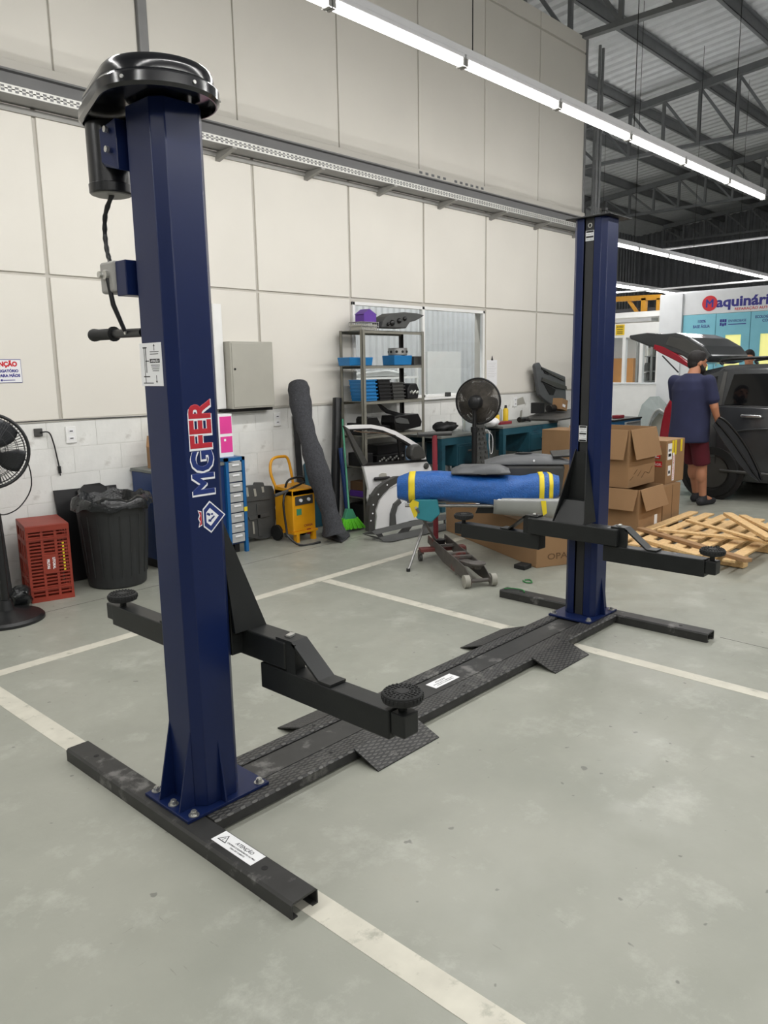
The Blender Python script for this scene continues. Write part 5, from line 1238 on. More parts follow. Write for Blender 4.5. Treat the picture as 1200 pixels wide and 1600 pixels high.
def wrapf(i, j, r=1.0, i0=0.0, i1=1.0):
    tt_ = i0 + (i1-i0)*i; c = lerp(A_, B_, tt_); a_ = 2*pi*j
    hz = 0.115*(1 - 0.25*max(0, abs(tt_-0.5)*2-0.85)/0.15) ; hy = 0.155*(1-0.35*max(0, abs(tt_-0.5)*2-0.85)/0.15)
    n_ = 1 + 0.04*sin(7*a_+3*tt_*9) + 0.03*sin(23*tt_)
    ca, sa = cos(a_), sin(a_); k = 1/ (abs(ca)**3+abs(sa)**3)**(1/3)
    return c + pr_*(hy*ca*k*n_*r) + Vector((0, 0, 0.635 + hz*sa*k*n_*r + 0.02*sin(tt_*7)))
mb = MB().grid(wrapf, 30, 22)
mb.add([wrapf(0, k/22) for k in range(22)], [tuple(range(22))]).add([wrapf(1, k/22) for k in range(22)], [tuple(reversed(range(22)))])
mb.build('bubble_wrap', 'wrap_blue', bw, smooth=70)
for i0, i1 in ((0.075, 0.115), (0.875, 0.905), (0.935, 0.96)):
    MB().grid(lambda i, j, i0=i0, i1=i1: wrapf(i, j, 1.02, i0, i1), 3, 24).build('tape_band', 'tape_yellow', bw, smooth=60, solid=0.003)
c = wrapf(0.10, 0.62, 1.03); MB().prism([c, c + dr_*0.05 + Vector((0,0,-0.02)), c + dr_*0.035 + Vector((0,0,-0.13)), c + dr_*0.012 + Vector((0,0,-0.15)), c - dr_*0.03 + Vector((0,0,-0.04))], pr_*-0.006).build('tape_tail', 'tape_yellow', bw)
c = wrapf(0.885, 0.60, 1.03); MB().prism([c, c + dr_*0.04, c + dr_*0.05 + Vector((0,0,-0.10)), c + dr_*0.02 + Vector((0,0,-0.12))], pr_*-0.006).build('tape_tail', 'tape_yellow', bw)
c0 = lerp(A_, B_, 0.10) - pr_*0.13 + Vector((0,0,0.56)); 
MB().prism([c0, c0 + dr_*0.20, c0 + dr_*0.22 + Vector((0,0,-0.12)), c0 + dr_*0.15 + Vector((0,0,-0.19)), c0 + dr_*0.03 + Vector((0,0,-0.16))], pr_*0.03).build('teal_sheet', 'teal_sheet', bw, bevel=0.01)
# the bare silver bumper end showing under the wrap on the right
def sil(i, j):
    tt_ = 0.60 + 0.44*i; c = lerp(A_, B_, tt_); a_ = pi*(1.02 + 0.55*j)
    return c + pr_*(0.15*cos(a_)) + Vector((0,0,0.585 + (0.16+0.06*i)*sin(a_)))
MB().grid(sil, 16, 8).build('silver_skin', 'silver', bw, smooth=60, solid=0.006)
# wheel-arch side of the bumper, dark liner and silver wing
F6 = cr(690, 690, 1200/210)
ya = lerp(A_, B_, 0.55) + pr_*0.12
def onwrap(pts, off):
    res = []
    o = A_ + pr_*off; nrm = pr_
    for px_, py_ in F6(pts):
        d = sight(px_, py_); t = (o - Vector((0,0,CAMH))).dot(nrm)/d.dot(nrm); res.append(Vector((0,0,CAMH)) + d*t)
    return res
MB().prism(onwrap([(330,570),(400,480),(480,425),(700,470),(610,530),(590,600),(560,640),(300,640)], -0.02), pr_*0.02).build('liner', 'part_black', bw)
MB().strip(onwrap([(690,465),(800,500),(880,560),(950,640)], -0.04), onwrap([(790,500),(830,530),(860,590),(900,640)], -0.04), pr_*0.03).build('arch_edge', 'part_black', bw)
MB().prism(onwrap([(480,428),(850,405),(1050,450),(1040,540),(930,535),(880,560),(800,500),(720,480),(640,500)], -0.03), pr_*0.02).build('silver_wing', 'silver', bw, bevel=0.005)
# two grey door trims lying on top
def trim(name, label, pts, off, z0, th, extra):
    t = thing(name, label, 'car part', tuple(lerp(A_, B_, 0.6) + Vector((0,0,z0))))
    o = A_ + pr_*off; V = []
    P_ = onwrap(pts, off)
    MB().prism(P_, pr_*th).build('panel', 'door_trim', t, bevel=0.015)
    return t
def slab(name, label, i0, i1, s0, s1, z, bumps):
    t = thing(name, label, 'car part', tuple(lerp(A_, B_, (i0+i1)/2) + Vector((0,0,z))))
    def top_(i, j):
        c = lerp(A_, B_, i0+(i1-i0)*i) + pr_*(s0+(s1-s0)*j)
        e = min(i, 1-i, j, 1-j); h = 0.012 + 0.04*min(1, e*6)
        for bi, bj, br__, bh in bumps: h += bh*max(0, 1-((i-bi)**2+(j-bj)**2)/br__**2)
        return c + Vector((0, 0, z + h))
    nu, nv = 26, 12; m_ = MB().grid(top_, nu, nv)
    lo_ = [lerp(A_, B_, i0+(i1-i0)*i/nu) + pr_*(s0+(s1-s0)*j/nv) + Vector((0,0,z)) for i in range(nu+1) for j in range(nv+1)]
    m_.add(lo_, [tuple(reversed(((i*(nv+1)+j), ((i+1)*(nv+1)+j), ((i+1)*(nv+1)+j+1), (i*(nv+1)+j+1)))) for i in range(nu) for j in range(nv)])
    k0 = (nu+1)*(nv+1); F = []
    for i in range(nu): F += [(i*(nv+1), k0+i*(nv+1), k0+(i+1)*(nv+1), (i+1)*(nv+1)), ((i+1)*(nv+1)+nv, k0+(i+1)*(nv+1)+nv, k0+i*(nv+1)+nv, i*(nv+1)+nv)]
    for j in range(nv): F += [(j+1, k0+j+1, k0+j, j), (nu*(nv+1)+j, k0+nu*(nv+1)+j, k0+nu*(nv+1)+j+1, nu*(nv+1)+j+1)]
    m_.f += F
    m_.build('panel', 'door_trim', t, smooth=50)
    return t
s1_ = slab('door_trim_panel', 'grey door trim panel lying flat on the blue wrapped bumper, left piece', 0.34, 0.70, -0.14, 0.16, 0.765, [(0.6, 0.3, 0.3, 0.02)])
s2_ = slab('door_trim_panel', 'longer grey door trim panel with an oval pocket lying over the wrap, right piece', 0.55, 1.10, 0.18, 0.46, 0.80, [(0.5, 0.5, 0.4, 0.03)])
c = lerp(A_, B_, 0.80) + pr_*0.31 + Vector((0,0,0.885)); ang = atan2(dr_.y, dr_.x)
MB().ell(c, (0.075, 0.045, 0.006), 20, 6, Matrix.Rotation(ang, 3, 'Z')).build('pocket', 'dark', s2_, smooth=50)
MB().prism([lerp(A_, B_, 0.98) + pr_*0.2 + Vector((0,0,0.85)), lerp(A_, B_, 1.12) + pr_*0.22 + Vector((0,0,0.86)), lerp(A_, B_, 1.12) + pr_*0.44 + Vector((0,0,0.88)), lerp(A_, B_, 0.98) + pr_*0.44 + Vector((0,0,0.87))], (0,0,0.02)).build('end_cap', 'part_black', s2_, bevel=0.006)
MB().cyl(lerp(A_, B_, 0.86) + pr_*0.176 + Vector((0,0,0.835)), lerp(A_, B_, 0.86) + pr_*0.17 + Vector((0,0,0.835)), 0.009, n=10).build('clip', 'paper', s2_)
# support under the long piece
single(MB().prism([lerp(A_, B_, 0.56) + pr_*0.19 + Vector((0,0,0.52)), lerp(A_, B_, 1.04) + pr_*0.19 + Vector((0,0,0.52)), lerp(A_, B_, 1.06) + pr_*0.19 + Vector((0,0,0.798)), lerp(A_, B_, 0.56) + pr_*0.19 + Vector((0,0,0.798))], pr_*0.24), 'dark_bumper', 'trim_dark', 'dark grey bumper body under the right door trim piece behind the wrap', 'car part', bevel=0.03)

# ================================================================== FLOOR JACK, BIG CARTON
RJ = PX(682, 838, Z=0.17); FJ = Vector((4.54, 3.285, 0)); RJ.z = 0
fx = (FJ-RJ).normalized(); jl_ = (FJ-RJ).length; jr = atan2(fx.y, fx.x)
jk = thing('floor_jack', 'worn grey floor jack with a red upright T handle', 'floor jack', tuple(FJ), jr)
for sgn in (-1, 1):
    y = sgn*0.075
    MB().prism([(0.03, y-0.004, 0.03), (0.03, y-0.004, 0.075), (-0.10, y-0.004, 0.13), (-0.30, y-0.004, 0.145), (-jl_, y-0.004, 0.185), (-jl_-0.01, y-0.004, 0.12), (-jl_*0.6, y-0.004, 0.045), (-0.2, y-0.004, 0.025)], (0, 0.008, 0)).build('side_plate', 'jack_grey', jk, bevel=0.003)
    MB().cyl((0, sgn*0.085, 0.048), (0, sgn*0.125, 0.048), 0.048, n=22).build('front_wheel', 'wheel_grey', jk, smooth=40)
    c = (-jl_+0.16, sgn*0.19, 0); MB().cyl((c[0]-0.02, c[1]-0.012, 0.035), (c[0]-0.02, c[1]+0.012, 0.035), 0.035, n=18).build('caster_wheel', 'trim_dark', jk, smooth=40)
    MB().box((c[0]-0.03, c[1]-0.02, 0.065), (c[0]+0.02, c[1]+0.02, 0.095)).box((c[0]-0.028, c[1]-0.019, 0.03), (c[0]-0.004, c[1]-0.014, 0.066)).build('caster_fork', 'jack_grey', jk)
MB().cyl((0, -0.09, 0.048), (0, 0.09, 0.048), 0.014, n=12).build('axle', 'jack_grey', jk)
MB().box((-jl_+0.12, -0.2, 0.085), (-jl_+0.20, 0.2, 0.115)).build('rear_crossbar', 'jack_red', jk, bevel=0.004)
for t, wd in ((0.02, 0.03), (0.22, 0.035), (0.50, 0.05), (0.62, 0.035)):
    x = -jl_*(1-t); MB().box((x, -0.075, 0.135), (x+wd, 0.075, 0.152)).build('cross_plate', 'jack_grey', jk)
MB().bar((-0.42, 0, 0.10), (-0.06, 0, 0.145), 0.09, 0.03).build('lift_arm', 'jack_grey', jk, bevel=0.005)
MB().cyl((-0.05, 0, 0.125), (-0.05, 0, 0.155), 0.025, n=14).lathe((-0.05, 0, 0.155), [(0.05, 0), (0.062, 0.006), (0.064, 0.016), (0.052, 0.012), (0.0, 0.011)], 26, caps=False).build('saddle', 'jack_grey', jk, smooth=40)
MB().box((-jl_-0.02, -0.05, 0.07), (-jl_+0.08, 0.05, 0.15)).build('pump_block', 'part_black', jk)
zt_ = 1.04
MB().cyl((-jl_-0.015, 0, 0.12), (-jl_-0.04, 0, zt_), 0.022, n=14).build('handle', 'red_paint', jk, smooth=40)
MB().cyl((-jl_-0.04, -0.15, zt_+0.01), (-jl_-0.04, 0.15, zt_+0.01), 0.02, n=12).build('handle_grip', 'trim_dark', jk, smooth=40)

# big long carton behind the jack
c1 = PX(838, 888, Z=0); c0 = PX(697, 829, Z=0); c2 = PX(888, 868, Z=0)
lx = (c0-c1); sx_ = (c2-c1); pe = Vector((-lx.y, lx.x, 0)).normalized(); 
if pe.dot(sx_) < 0: pe = -pe
ln = lx.normalized(); LB, WB, HB = lx.length, 0.62, 0.34
lb = thing('long_carton', 'long closed brown carton lying on the floor behind the jack', 'box', tuple(c1 + ln*LB/2 + pe*WB/2))
MB().prism([c1, c1+ln*LB, c1+ln*LB+pe*WB, c1+pe*WB], (0,0,HB)).build('body', 'cardboard', lb, bevel=0.004)
MB().prism([c1+pe*0.005+Vector((0,0,HB)), c1+ln*LB+pe*0.005+Vector((0,0,HB)), c1+ln*LB+pe*WB*0.495+Vector((0,0,HB)), c1+pe*WB*0.495+Vector((0,0,HB))], (0,0,0.005)).build('flap', 'cardboard', lb)
MB().prism([c1+pe*WB*0.505+Vector((0,0,HB)), c1+ln*LB+pe*WB*0.505+Vector((0,0,HB)), c1+ln*LB+pe*WB*0.995+Vector((0,0,HB)), c1+pe*WB*0.995+Vector((0,0,HB))], (0,0,0.005)).build('flap', 'cardboard', lb)
text(MB(), 'OPANEL', c1 + ln*-0.001 + pe*0.10 + Vector((0,0,0.06)), pe, (0,0,1), 0.07, 'LEFT', 0.0006, 0.001, fit=0.36).build('print', 'cardboard_dark', lb)
m = MB(); text(m, 'UP', c1 + ln*(LB-0.08) - pe*0.0008 + Vector((0,0,0.24)), -ln, (0,0,1), 0.05, 'LEFT', 0.0006, 0.001); m.build('print', 'cardboard_dark', lb)
q = c1 + ln*LB*0.66 + pe*0.06 + Vector((0,0,HB+0.0055))
single(MB().prism([q, q+ln*0.34+pe*0.04, q+ln*0.26+pe*0.26, q-ln*0.02+pe*0.20], (0,0,0.002)), 'paper_sheet', 'paper', 'white paper sheets lying on top of the long carton', 'paper')
q = c1 + ln*LB*0.30 + pe*0.10 + Vector((0,0,HB+0.0055))
MB().prism([q, q+ln*0.45+pe*0.01, q+ln*0.45+pe*0.05, q+pe*0.05], (0,0,0.001)).build('tape', 'tape_yellow', lb)
p = PX(815, 888, Z=0); single(MB().prism([(p.x-0.05,p.y-0.06,0),(p.x+0.07,p.y-0.05,0),(p.x+0.07,p.y+0.05,0),(p.x-0.04,p.y+0.05,0)], (0,0,0.035)), 'rubber_block', 'rubber', 'small black rubber block on the floor in front of the long carton', 'block', bevel=0.006)
def gcord(pts, label): single(MB().tube(smoothpath([PX(a, b, Z=0.006) for a, b in pts], 5), 0.005, 6), 'green_strap', 'green_cord', label, 'strap')
gcord([(817, 907), (822, 910), (831, 910), (828, 906), (820, 906)], 'small loop of green strap on the floor left of the far lift post')
def gcord2(): 
    pts = [(4.44, 3.00, 0.060), (4.47, 2.95, 0.064), (4.49, 2.88, 0.060), (4.45, 2.84, 0.060)]
    single(MB().tube(smoothpath(pts, 5), 0.0045, 6), 'green_strap', 'green_cord', 'green strap lying on the end of the far base foot', 'strap')
gcord2()

# ================================================================== CARTONS AND TIMBER ON THE RIGHT
def carton(name, label, C, wx, wy, z0, h, open_=False, rot=0.0, fl=0.2):
    """C is the corner nearest the camera (min x, min y)"""
    t = thing(name, label, 'box', (C.x, C.y, z0), rot, 'brown cartons stacked behind the far lift post')
    if not open_:
        MB().box((0,0,0), (wx,wy,h)).build('body', 'cardboard', t, bevel=0.004)
        MB().box((0.002,0.002,h), (wx-0.002, wy/2-0.002, h+0.004)).build('flap', 'cardboard', t)
        MB().box((0.002,wy/2+0.002,h), (wx-0.002, wy-0.002, h+0.004)).build('flap', 'cardboard', t)
    else:
        k = 0.006; b = MB().box((0,0,0), (wx,wy,k)).box((0,0,k), (k,wy,h)).box((wx-k,0,k), (wx,wy,h)).box((k,0,k), (wx-k,k,h)).box((k,wy-k,k), (wx-k,wy,h))
        b.build('body', 'cardboard', t)
        MB().prism([(-0.002,0.012,h), (-0.002,wy-0.012,h), (-0.05,wy-0.03,h-fl), (-0.05,0.03,h-fl)], (-0.004,0,0)).build('flap', 'cardboard', t)
        MB().prism([(0.012,-0.002,h), (wx-0.012,-0.002,h), (wx+0.01,-0.06,h-fl), (0.02,-0.06,h-fl)], (0,-0.004,0)).build('flap', 'cardboard', t)
        MB().prism([(wx+0.002,0.012,h), (wx+0.002,wy-0.012,h), (wx+0.06,wy-0.03,h-fl), (wx+0.06,0.03,h-fl)], (0.004,0,0)).build('flap', 'cardboard', t)
        MB().prism([(0.012,wy+0.002,h), (wx-0.012,wy+0.002,h), (wx-0.01,wy+0.05,h-fl*0.9), (0.02,wy+0.05,h-fl*0.9)], (0,0.004,0)).build('flap', 'cardboard', t)
    return t
C1 = PX(996, 846, Z=0)
k1 = carton('open_carton', 'lower open brown carton of the left stack behind the far lift post', C1, 0.50, 0.50, 0.0, 0.475, True, 0.0, 0.19)
MB().box((0.34, -0.002, 0.10), (0.40, 0.0, 0.20)).build('shipping_label', 'paper', k1)
C1u = PX(981, 763, Z=0.48)
k2 = carton('open_carton', 'upper open brown carton of the left stack with drooping flaps', C1u, 0.56, 0.52, 0.478, 0.535, True, 0.0, 0.27)
m = MB()
for i in range(6): m.bar((0.03+0.08*i, -0.001, 0.07+0.05*((i*5) % 3)/2), (0.10+0.08*i, -0.001, 0.10+0.06*((i*7) % 4)/3), 0.002, 0.006, (0,1,0))
m.build('crease_marks', 'cardboard_dark', k2)
C2 = PX(1034, 828, Z=0)
k3 = carton('closed_carton', 'tall plain brown carton at the bottom of the right stack', C2, 0.40, 0.36, 0.0, 0.425)
MB().box((0.205, -0.0015, 0.0), (0.215, 0.0, 0.425)).build('seam', 'cardboard_dark', k3)
C3 = PX(1039, 757, Z=0.43)
k4 = carton('labelled_carton', 'brown carton with red glass symbol and white labels on top of the right stack', C3, 0.44, 0.40, 0.4295, 0.425)
MB().box((0.03, -0.0015, 0.24), (0.13, 0.0, 0.40)).build('shipping_label', 'paper', k4)
MB().box((0.05, -0.0015, 0.08), (0.115, 0.0, 0.18)).build('shipping_label', 'paper', k4)
m = MB().box((0.045, -0.0022, 0.32), (0.075, -0.0015, 0.345)).box((0.085, -0.0022, 0.32), (0.11, -0.0015, 0.345)).box((0.045, -0.0022, 0.27), (0.11, -0.0015, 0.30)).box((0.06, -0.0022, 0.10), (0.10, -0.0015, 0.13)); m.build('label_print', 'ink', k4)
for x, h_ in ((0.125, 0.30), (0.19, 0.28), (0.33, 0.30)): MB().box((x, -0.002, h_), (x+0.045, 0.0, 0.424)).build('tape', 'tape_yellow', k4)
m = MB().box((0.155, -0.0012, 0.02), (0.205, 0.0, 0.30)); m.build('print_band', 'paper', k4)
text(MB(), 'ATENÇÃO FRÁGIL', (0.192, -0.0016, 0.03), (0,0,1), (-1,0,0), 0.034, 'LEFT', 0.0004, 0.0006, fit=0.25).build('print', 'sign_red', k4)
MB().box((-0.0015, 0.06, 0.25), (0.0, 0.15, 0.38)).build('red_symbol', 'sign_red', k4)
m = MB().box((-0.0022, 0.099, 0.265), (-0.0015, 0.111, 0.32)).box((-0.0022, 0.075, 0.26), (-0.0015, 0.135, 0.268)).box((-0.0022, 0.08, 0.318), (-0.0015, 0.13, 0.326)).box((-0.0022, 0.08, 0.326), (-0.0015, 0.09, 0.365)).box((-0.0022, 0.12, 0.326), (-0.0015, 0.13, 0.365))
m.build('glass_mark', 'paper', k4)
MB().box((-0.0015, 0.04, 0.17), (0.0, 0.17, 0.225)).build('red_symbol', 'sign_red', k4)
text(MB(), 'FRÁGIL', (-0.002, 0.165, 0.182), (0,-1,0), (0,0,1), 0.036, 'LEFT', 0.0004, 0.0006, fit=0.12).build('print', 'paper', k4)

# timber: a broken pallet and loose planks
def board(parent, a, b, wd, th, name='board', m='pine'): return MB().bar(a, b, wd, th).build(name, m, parent, bevel=0.003, seg=1)
pl = thing('wood_pallet', 'broken pine pallet lying flat on the floor right of the far lift post', 'pallet', (6.9, 2.5, 0))
for i, x in enumerate((6.30, 6.95, 7.60)): board(pl, (x, 1.98, 0.05), (x+0.05, 3.02, 0.05), 0.09, 0.09, 'stringer')
for i in range(7):
    y = 2.02 + i*0.16; board(pl, (6.02+0.05*(i % 2), y, 0.106), (7.86, y+0.03, 0.106), 0.095, 0.02)
pl2 = thing('wood_pallet', 'second pine pallet farther back at the right edge with upright blocks', 'pallet', (7.8, 1.8, 0))
for x in (7.05, 7.75, 8.45): board(pl2, (x, 0.85, 0.05), (x+0.02, 1.90, 0.05), 0.09, 0.09, 'stringer')
for i in range(6):
    y = 0.92 + i*0.185; board(pl2, (6.92, y, 0.106), (8.62, y+0.02, 0.106), 0.10, 0.02)
def plank(label, a, b, wd, th, m='pine'):
    return single(MB().bar(a, b, wd, th), 'wood_plank', m, label, 'plank', 'loose planks on the pallets', bevel=0.003, seg=1)
plank('brown plank slanting across the pallet down to the lift pad', PX(1000, 826, Z=0.131), PX(1170, 876, Z=0.131), 0.07, 0.028, 'cardboard')
plank('plank with its left end under the brown slanting plank, reaching the right edge', PX(1028, 828, Z=0.160), PX(1206, 846, Z=0.165), 0.06, 0.022)
plank('long thin pale plank over the middle of the pallet pile', PX(1074, 813, Z=0.190), PX(1208, 850, Z=0.190), 0.05, 0.022)
plank('thick pale plank sticking up at the back right of the pile', PX(1137, 803, Z=0.224), PX(1204, 842, Z=0.226), 0.08, 0.03)
plank('plank farthest back in the pile, near the right edge', PX(1160, 806, Z=0.14), PX(1206, 828, Z=0.14), 0.07, 0.025)
plank('pale plank nearest the lift arm, low at the left of the pile', PX(1002, 842, Z=0.131), PX(1092, 868, Z=0.131), 0.08, 0.028)

# ================================================================== PEOPLE
def person(label, loc, rotz, pose, shirt_m, cat='person'):
    body = MB()
    J = {k: Vector(v) for k, v in pose.items() if v}
    def limb(a, b, r0, r1): body.cap(J[a], J[b], r0, r1)
    body.ell((0, 0, 0.93), (0.14, 0.165, 0.14)).ell((0.02, 0, 1.10), (0.135, 0.155, 0.19)).ell((0, 0, 1.30), (0.125, 0.175, 0.20))
    for s in 'rl':
        limb('hip'+s, 'knee'+s, 0.088, 0.060); limb('knee'+s, 'ank'+s, 0.060, 0.040)
        mid = lerp(J['knee'+s], J['ank'+s], 0.3); body.ell(mid + Vector((-0.018,0,0)), (0.060, 0.056, 0.11))
        body.cap(J['ank'+s], J['toe'+s], 0.042, 0.032)
        limb('sho'+s, 'elb'+s, 0.058, 0.045); limb('elb'+s, 'wri'+s, 0.043, 0.028)
        # hand: palm, four bent fingers and thumb
        w0 = J['wri'+s]; d = (J['han'+s]-w0).normalized(); side = d.cross(Vector((0,1,0))).normalized(); nrm = d.cross(side)
        c = w0 + d*0.055; body.obox(c, (0.085, 0.075, 0.026), Matrix((d, side, nrm)).transposed())
        sg = -1 if s == 'r' else 1
        for k, (off, L_) in enumerate(((-0.028, 0.062), (-0.009, 0.072), (0.010, 0.068), (0.028, 0.052))):
            p0 = w0 + d*0.095 + side*off; p1 = p0 + d*L_*0.5 + nrm*0.010; p2 = p1 + d*L_*0.32 + nrm*0.028
            body.cap(p0 - d*0.01, p1, 0.0095, 0.009).cap(p1, p2, 0.009, 0.0075)
        t0 = w0 + d*0.03 - side*0.036; t1 = t0 + d*0.035 - side*0.022 + nrm*0.012; t2 = t1 + d*0.03 + nrm*0.014
        body.cap(t0, t1, 0.0115, 0.010).cap(t1, t2, 0.010, 0.008)
    h = J['head']; R = Matrix.Rotation(pose['turn'][2], 3, 'Z') @ Matrix.Rotation(pose['turn'][1], 3, 'Y')
    def hp(x, y, z): return h + R @ Vector((x, y, z))
    body.cap((0.005, 0, 1.42), lerp(Vector((0.02,0,1.50)), h, 0.55), 0.075, 0.058)
    body.ell(hp(-0.01, 0, 0.02), (0.098, 0.076, 0.105), 20, 14, R).ell(hp(0.03, 0, -0.05), (0.062, 0.058, 0.075), 16, 10, R)
    body.cap(hp(0.085, 0, 0.018), hp(0.106, 0, -0.018), 0.009, 0.014).ell(hp(0.088, 0, -0.052), (0.012, 0.024, 0.008), 10, 6, R)
    for s in (-1, 1):
        body.ell(hp(-0.005, s*0.077, -0.005), (0.020, 0.009, 0.031), 10, 8, R)
        body.ell(hp(0.074, s*0.034, 0.035), (0.014, 0.024, 0.008), 10, 6, R)
    b = body.build('person', 'skin', None, remesh=0.0065)
    tag(b, label, cat); b.location = loc; b.rotation_euler = (0, 0, rotz)
    WL[b] = Vector((0,0,0))
    # clothing and hair
    RG = [(0.735, 0.0, 0.205, 0.222), (0.80, 0.0, 0.205, 0.222), (0.95, 0.01, 0.200, 0.215), (1.08, 0.015, 0.195, 0.212), (1.20, 0.01, 0.182, 0.212), (1.32, 0.0, 0.168, 0.218), (1.41, -0.005, 0.140, 0.19), (1.47, 0.005, 0.095, 0.12), (1.495, 0.01, 0.072, 0.078)]
    nn = 28; V = [Vector((cx_ + rx_*cos(2*pi*k/nn), ry_*sin(2*pi*k/nn), z_)) for z_, cx_, rx_, ry_ in RG for k in range(nn)]
    s_ = MB().add(V, [(i*nn+k, i*nn+(k+1)%nn, (i+1)*nn+(k+1)%nn, (i+1)*nn+k) for i in range(len(RG)-1) for k in range(nn)] + [tuple(range(nn-1,-1,-1)), tuple(range((len(RG)-1)*nn, len(RG)*nn))])
    s_.cap((0.0, -0.17, 1.395), (0.0, 0.17, 1.395), 0.078, 0.078)
    for s in 'rl':
        e = lerp(J['sho'+s], J['elb'+s], 0.78); s_.cap(J['sho'+s], lerp(J['sho'+s], e, 0.9), 0.078, 0.070).cyl(J['sho'+s], e, 0.078, 0.074, 16)
    s_.build('shirt', shirt_m, b, remesh=0.012)
    q = MB().ell((0.0, 0, 0.90), (0.158, 0.182, 0.16), 18, 10)
    for s in 'rl':
        e = lerp(J['hip'+s], J['knee'+s], 1.02); q.cyl(J['hip'+s] + Vector((0,0,0.03)), e, 0.108, 0.094, 18)
    q.build('shorts', 'maroon', b, remesh=0.012)
    for s in 'rl':
        a, t = J['ank'+s], J['toe'+s]; d = (t-a); d.z = 0; d.normalize()
        heel = Vector((a.x, a.y, 0.045)) - d*0.045
        m = MB().cap(heel, Vector((t.x, t.y, 0.04)) + d*0.03, 0.045, 0.040).cap(Vector((a.x, a.y, 0.06)), Vector((a.x, a.y, 0.10)), 0.052, 0.048)
        for i, v in enumerate(m.v): m.v[i] = Vector((v.x, v.y, max(v.z, 0.002)))
        m.build('shoe', 'shoe', b, remesh=0.010)
    hm = MB().ell(hp(-0.022, 0, 0.045), (0.102, 0.083, 0.098), 20, 12, R).ell(hp(-0.05, 0, -0.01), (0.062, 0.072, 0.075), 16, 10, R)
    hm.ell(hp(-0.005, 0, 0.09), (0.085, 0.072, 0.05), 16, 8, R)
    hm.build('hair', 'hair', b, remesh=0.008)
    if pose.get('beard'):
        bm_ = MB().ell(hp(0.045, 0, -0.078), (0.058, 0.060, 0.052), 16, 10, R).cap(hp(0.0, -0.066, -0.01), hp(0.045, -0.05, -0.07), 0.016, 0.03).cap(hp(0.0, 0.066, -0.01), hp(0.045, 0.05, -0.07), 0.016, 0.03).cap(hp(0.092, -0.02, -0.036), hp(0.092, 0.02, -0.036), 0.009, 0.009)
        bm_.build('beard', 'hair', b, remesh=0.007)
    for s in (-1, 1): MB().ell(hp(0.083, s*0.033, 0.018), (0.008, 0.013, 0.006), 10, 6, R).build('eye', 'dark', b)
    return b
mp = PX(1107, 790, Z=0) + Vector((-0.68, 0.73, 0))*0.27
pose1 = dict(hipr=(0,-0.095,0.90), kneer=(0.12,-0.105,0.49), ankr=(0.19,-0.10,0.09), toer=(0.33,-0.12,0.045),
             hipl=(0,0.095,0.90), kneel=(0.25,0.09,0.50), ankl=(0.37,0.09,0.09), toel=(0.51,0.09,0.045),
             shor=(-0.005,-0.205,1.405), elbr=(0.02,-0.275,1.13), wrir=(0.11,-0.28,0.95), hanr=(0.16,-0.285,0.87),
             shol=(-0.005,0.205,1.405), elbl=(0.12,0.25,1.15), wril=(0.34,0.15,1.06), hanl=(0.43,0.12,1.05),
             head=(0.085,-0.01,1.605), turn=(0, 0.12, -0.55), beard=True)
pose1['beard'] = (1, 1, 1)
rz1 = radians(-10)
person('man in navy T-shirt and dark red shorts, seen from behind, carrying a black bumper piece', (mp.x, mp.y, 0), rz1, pose1, 'navy_shirt')
# black fender liner he holds at his side
Rz = Matrix.Rotation(rz1, 3, 'Z'); HO = Vector((mp.x, mp.y, 0))
SR = Vector((0.68, -0.733, 0)); TC = Vector((-0.733, -0.68, 0))
HH = HO + Rz @ Vector((0.10, -0.285, 0))
def loc3(a, o, z): return HH + SR*a + TC*o + Vector((0, 0, z))
fd = thing('black_fender', 'glossy black fender piece held down at the man\'s side', 'car part', tuple(loc3(0.3, 0.05, 0.3)))
arcs = [(-0.02, 1.02), (0.06, 0.97), (0.20, 0.82), (0.33, 0.64), (0.44, 0.44), (0.49, 0.32)]
arcs2 = [(-0.09, 0.93), (-0.02, 0.82), (0.10, 0.66), (0.22, 0.50), (0.34, 0.38), (0.46, 0.30)]
MB().strip([loc3(a, 0.055, z) for a, z in arcs], [loc3(a, 0.085, z) for a, z in arcs2], TC*-0.012).build('panel', 'gloss_black', fd, bevel=0.003)
MB().tube(smoothpath([loc3(a+0.006, 0.06, z) for a, z in arcs], 4), 0.012, 8).build('rolled_edge', 'gloss_black', fd, smooth=60)
MB().tube(smoothpath([loc3((a+b)/2, 0.078, (z+y)/2) for (a,z),(b,y) in zip(arcs, arcs2)], 4), 0.008, 8).build('swage_line', 'gloss_black', fd, smooth=60)

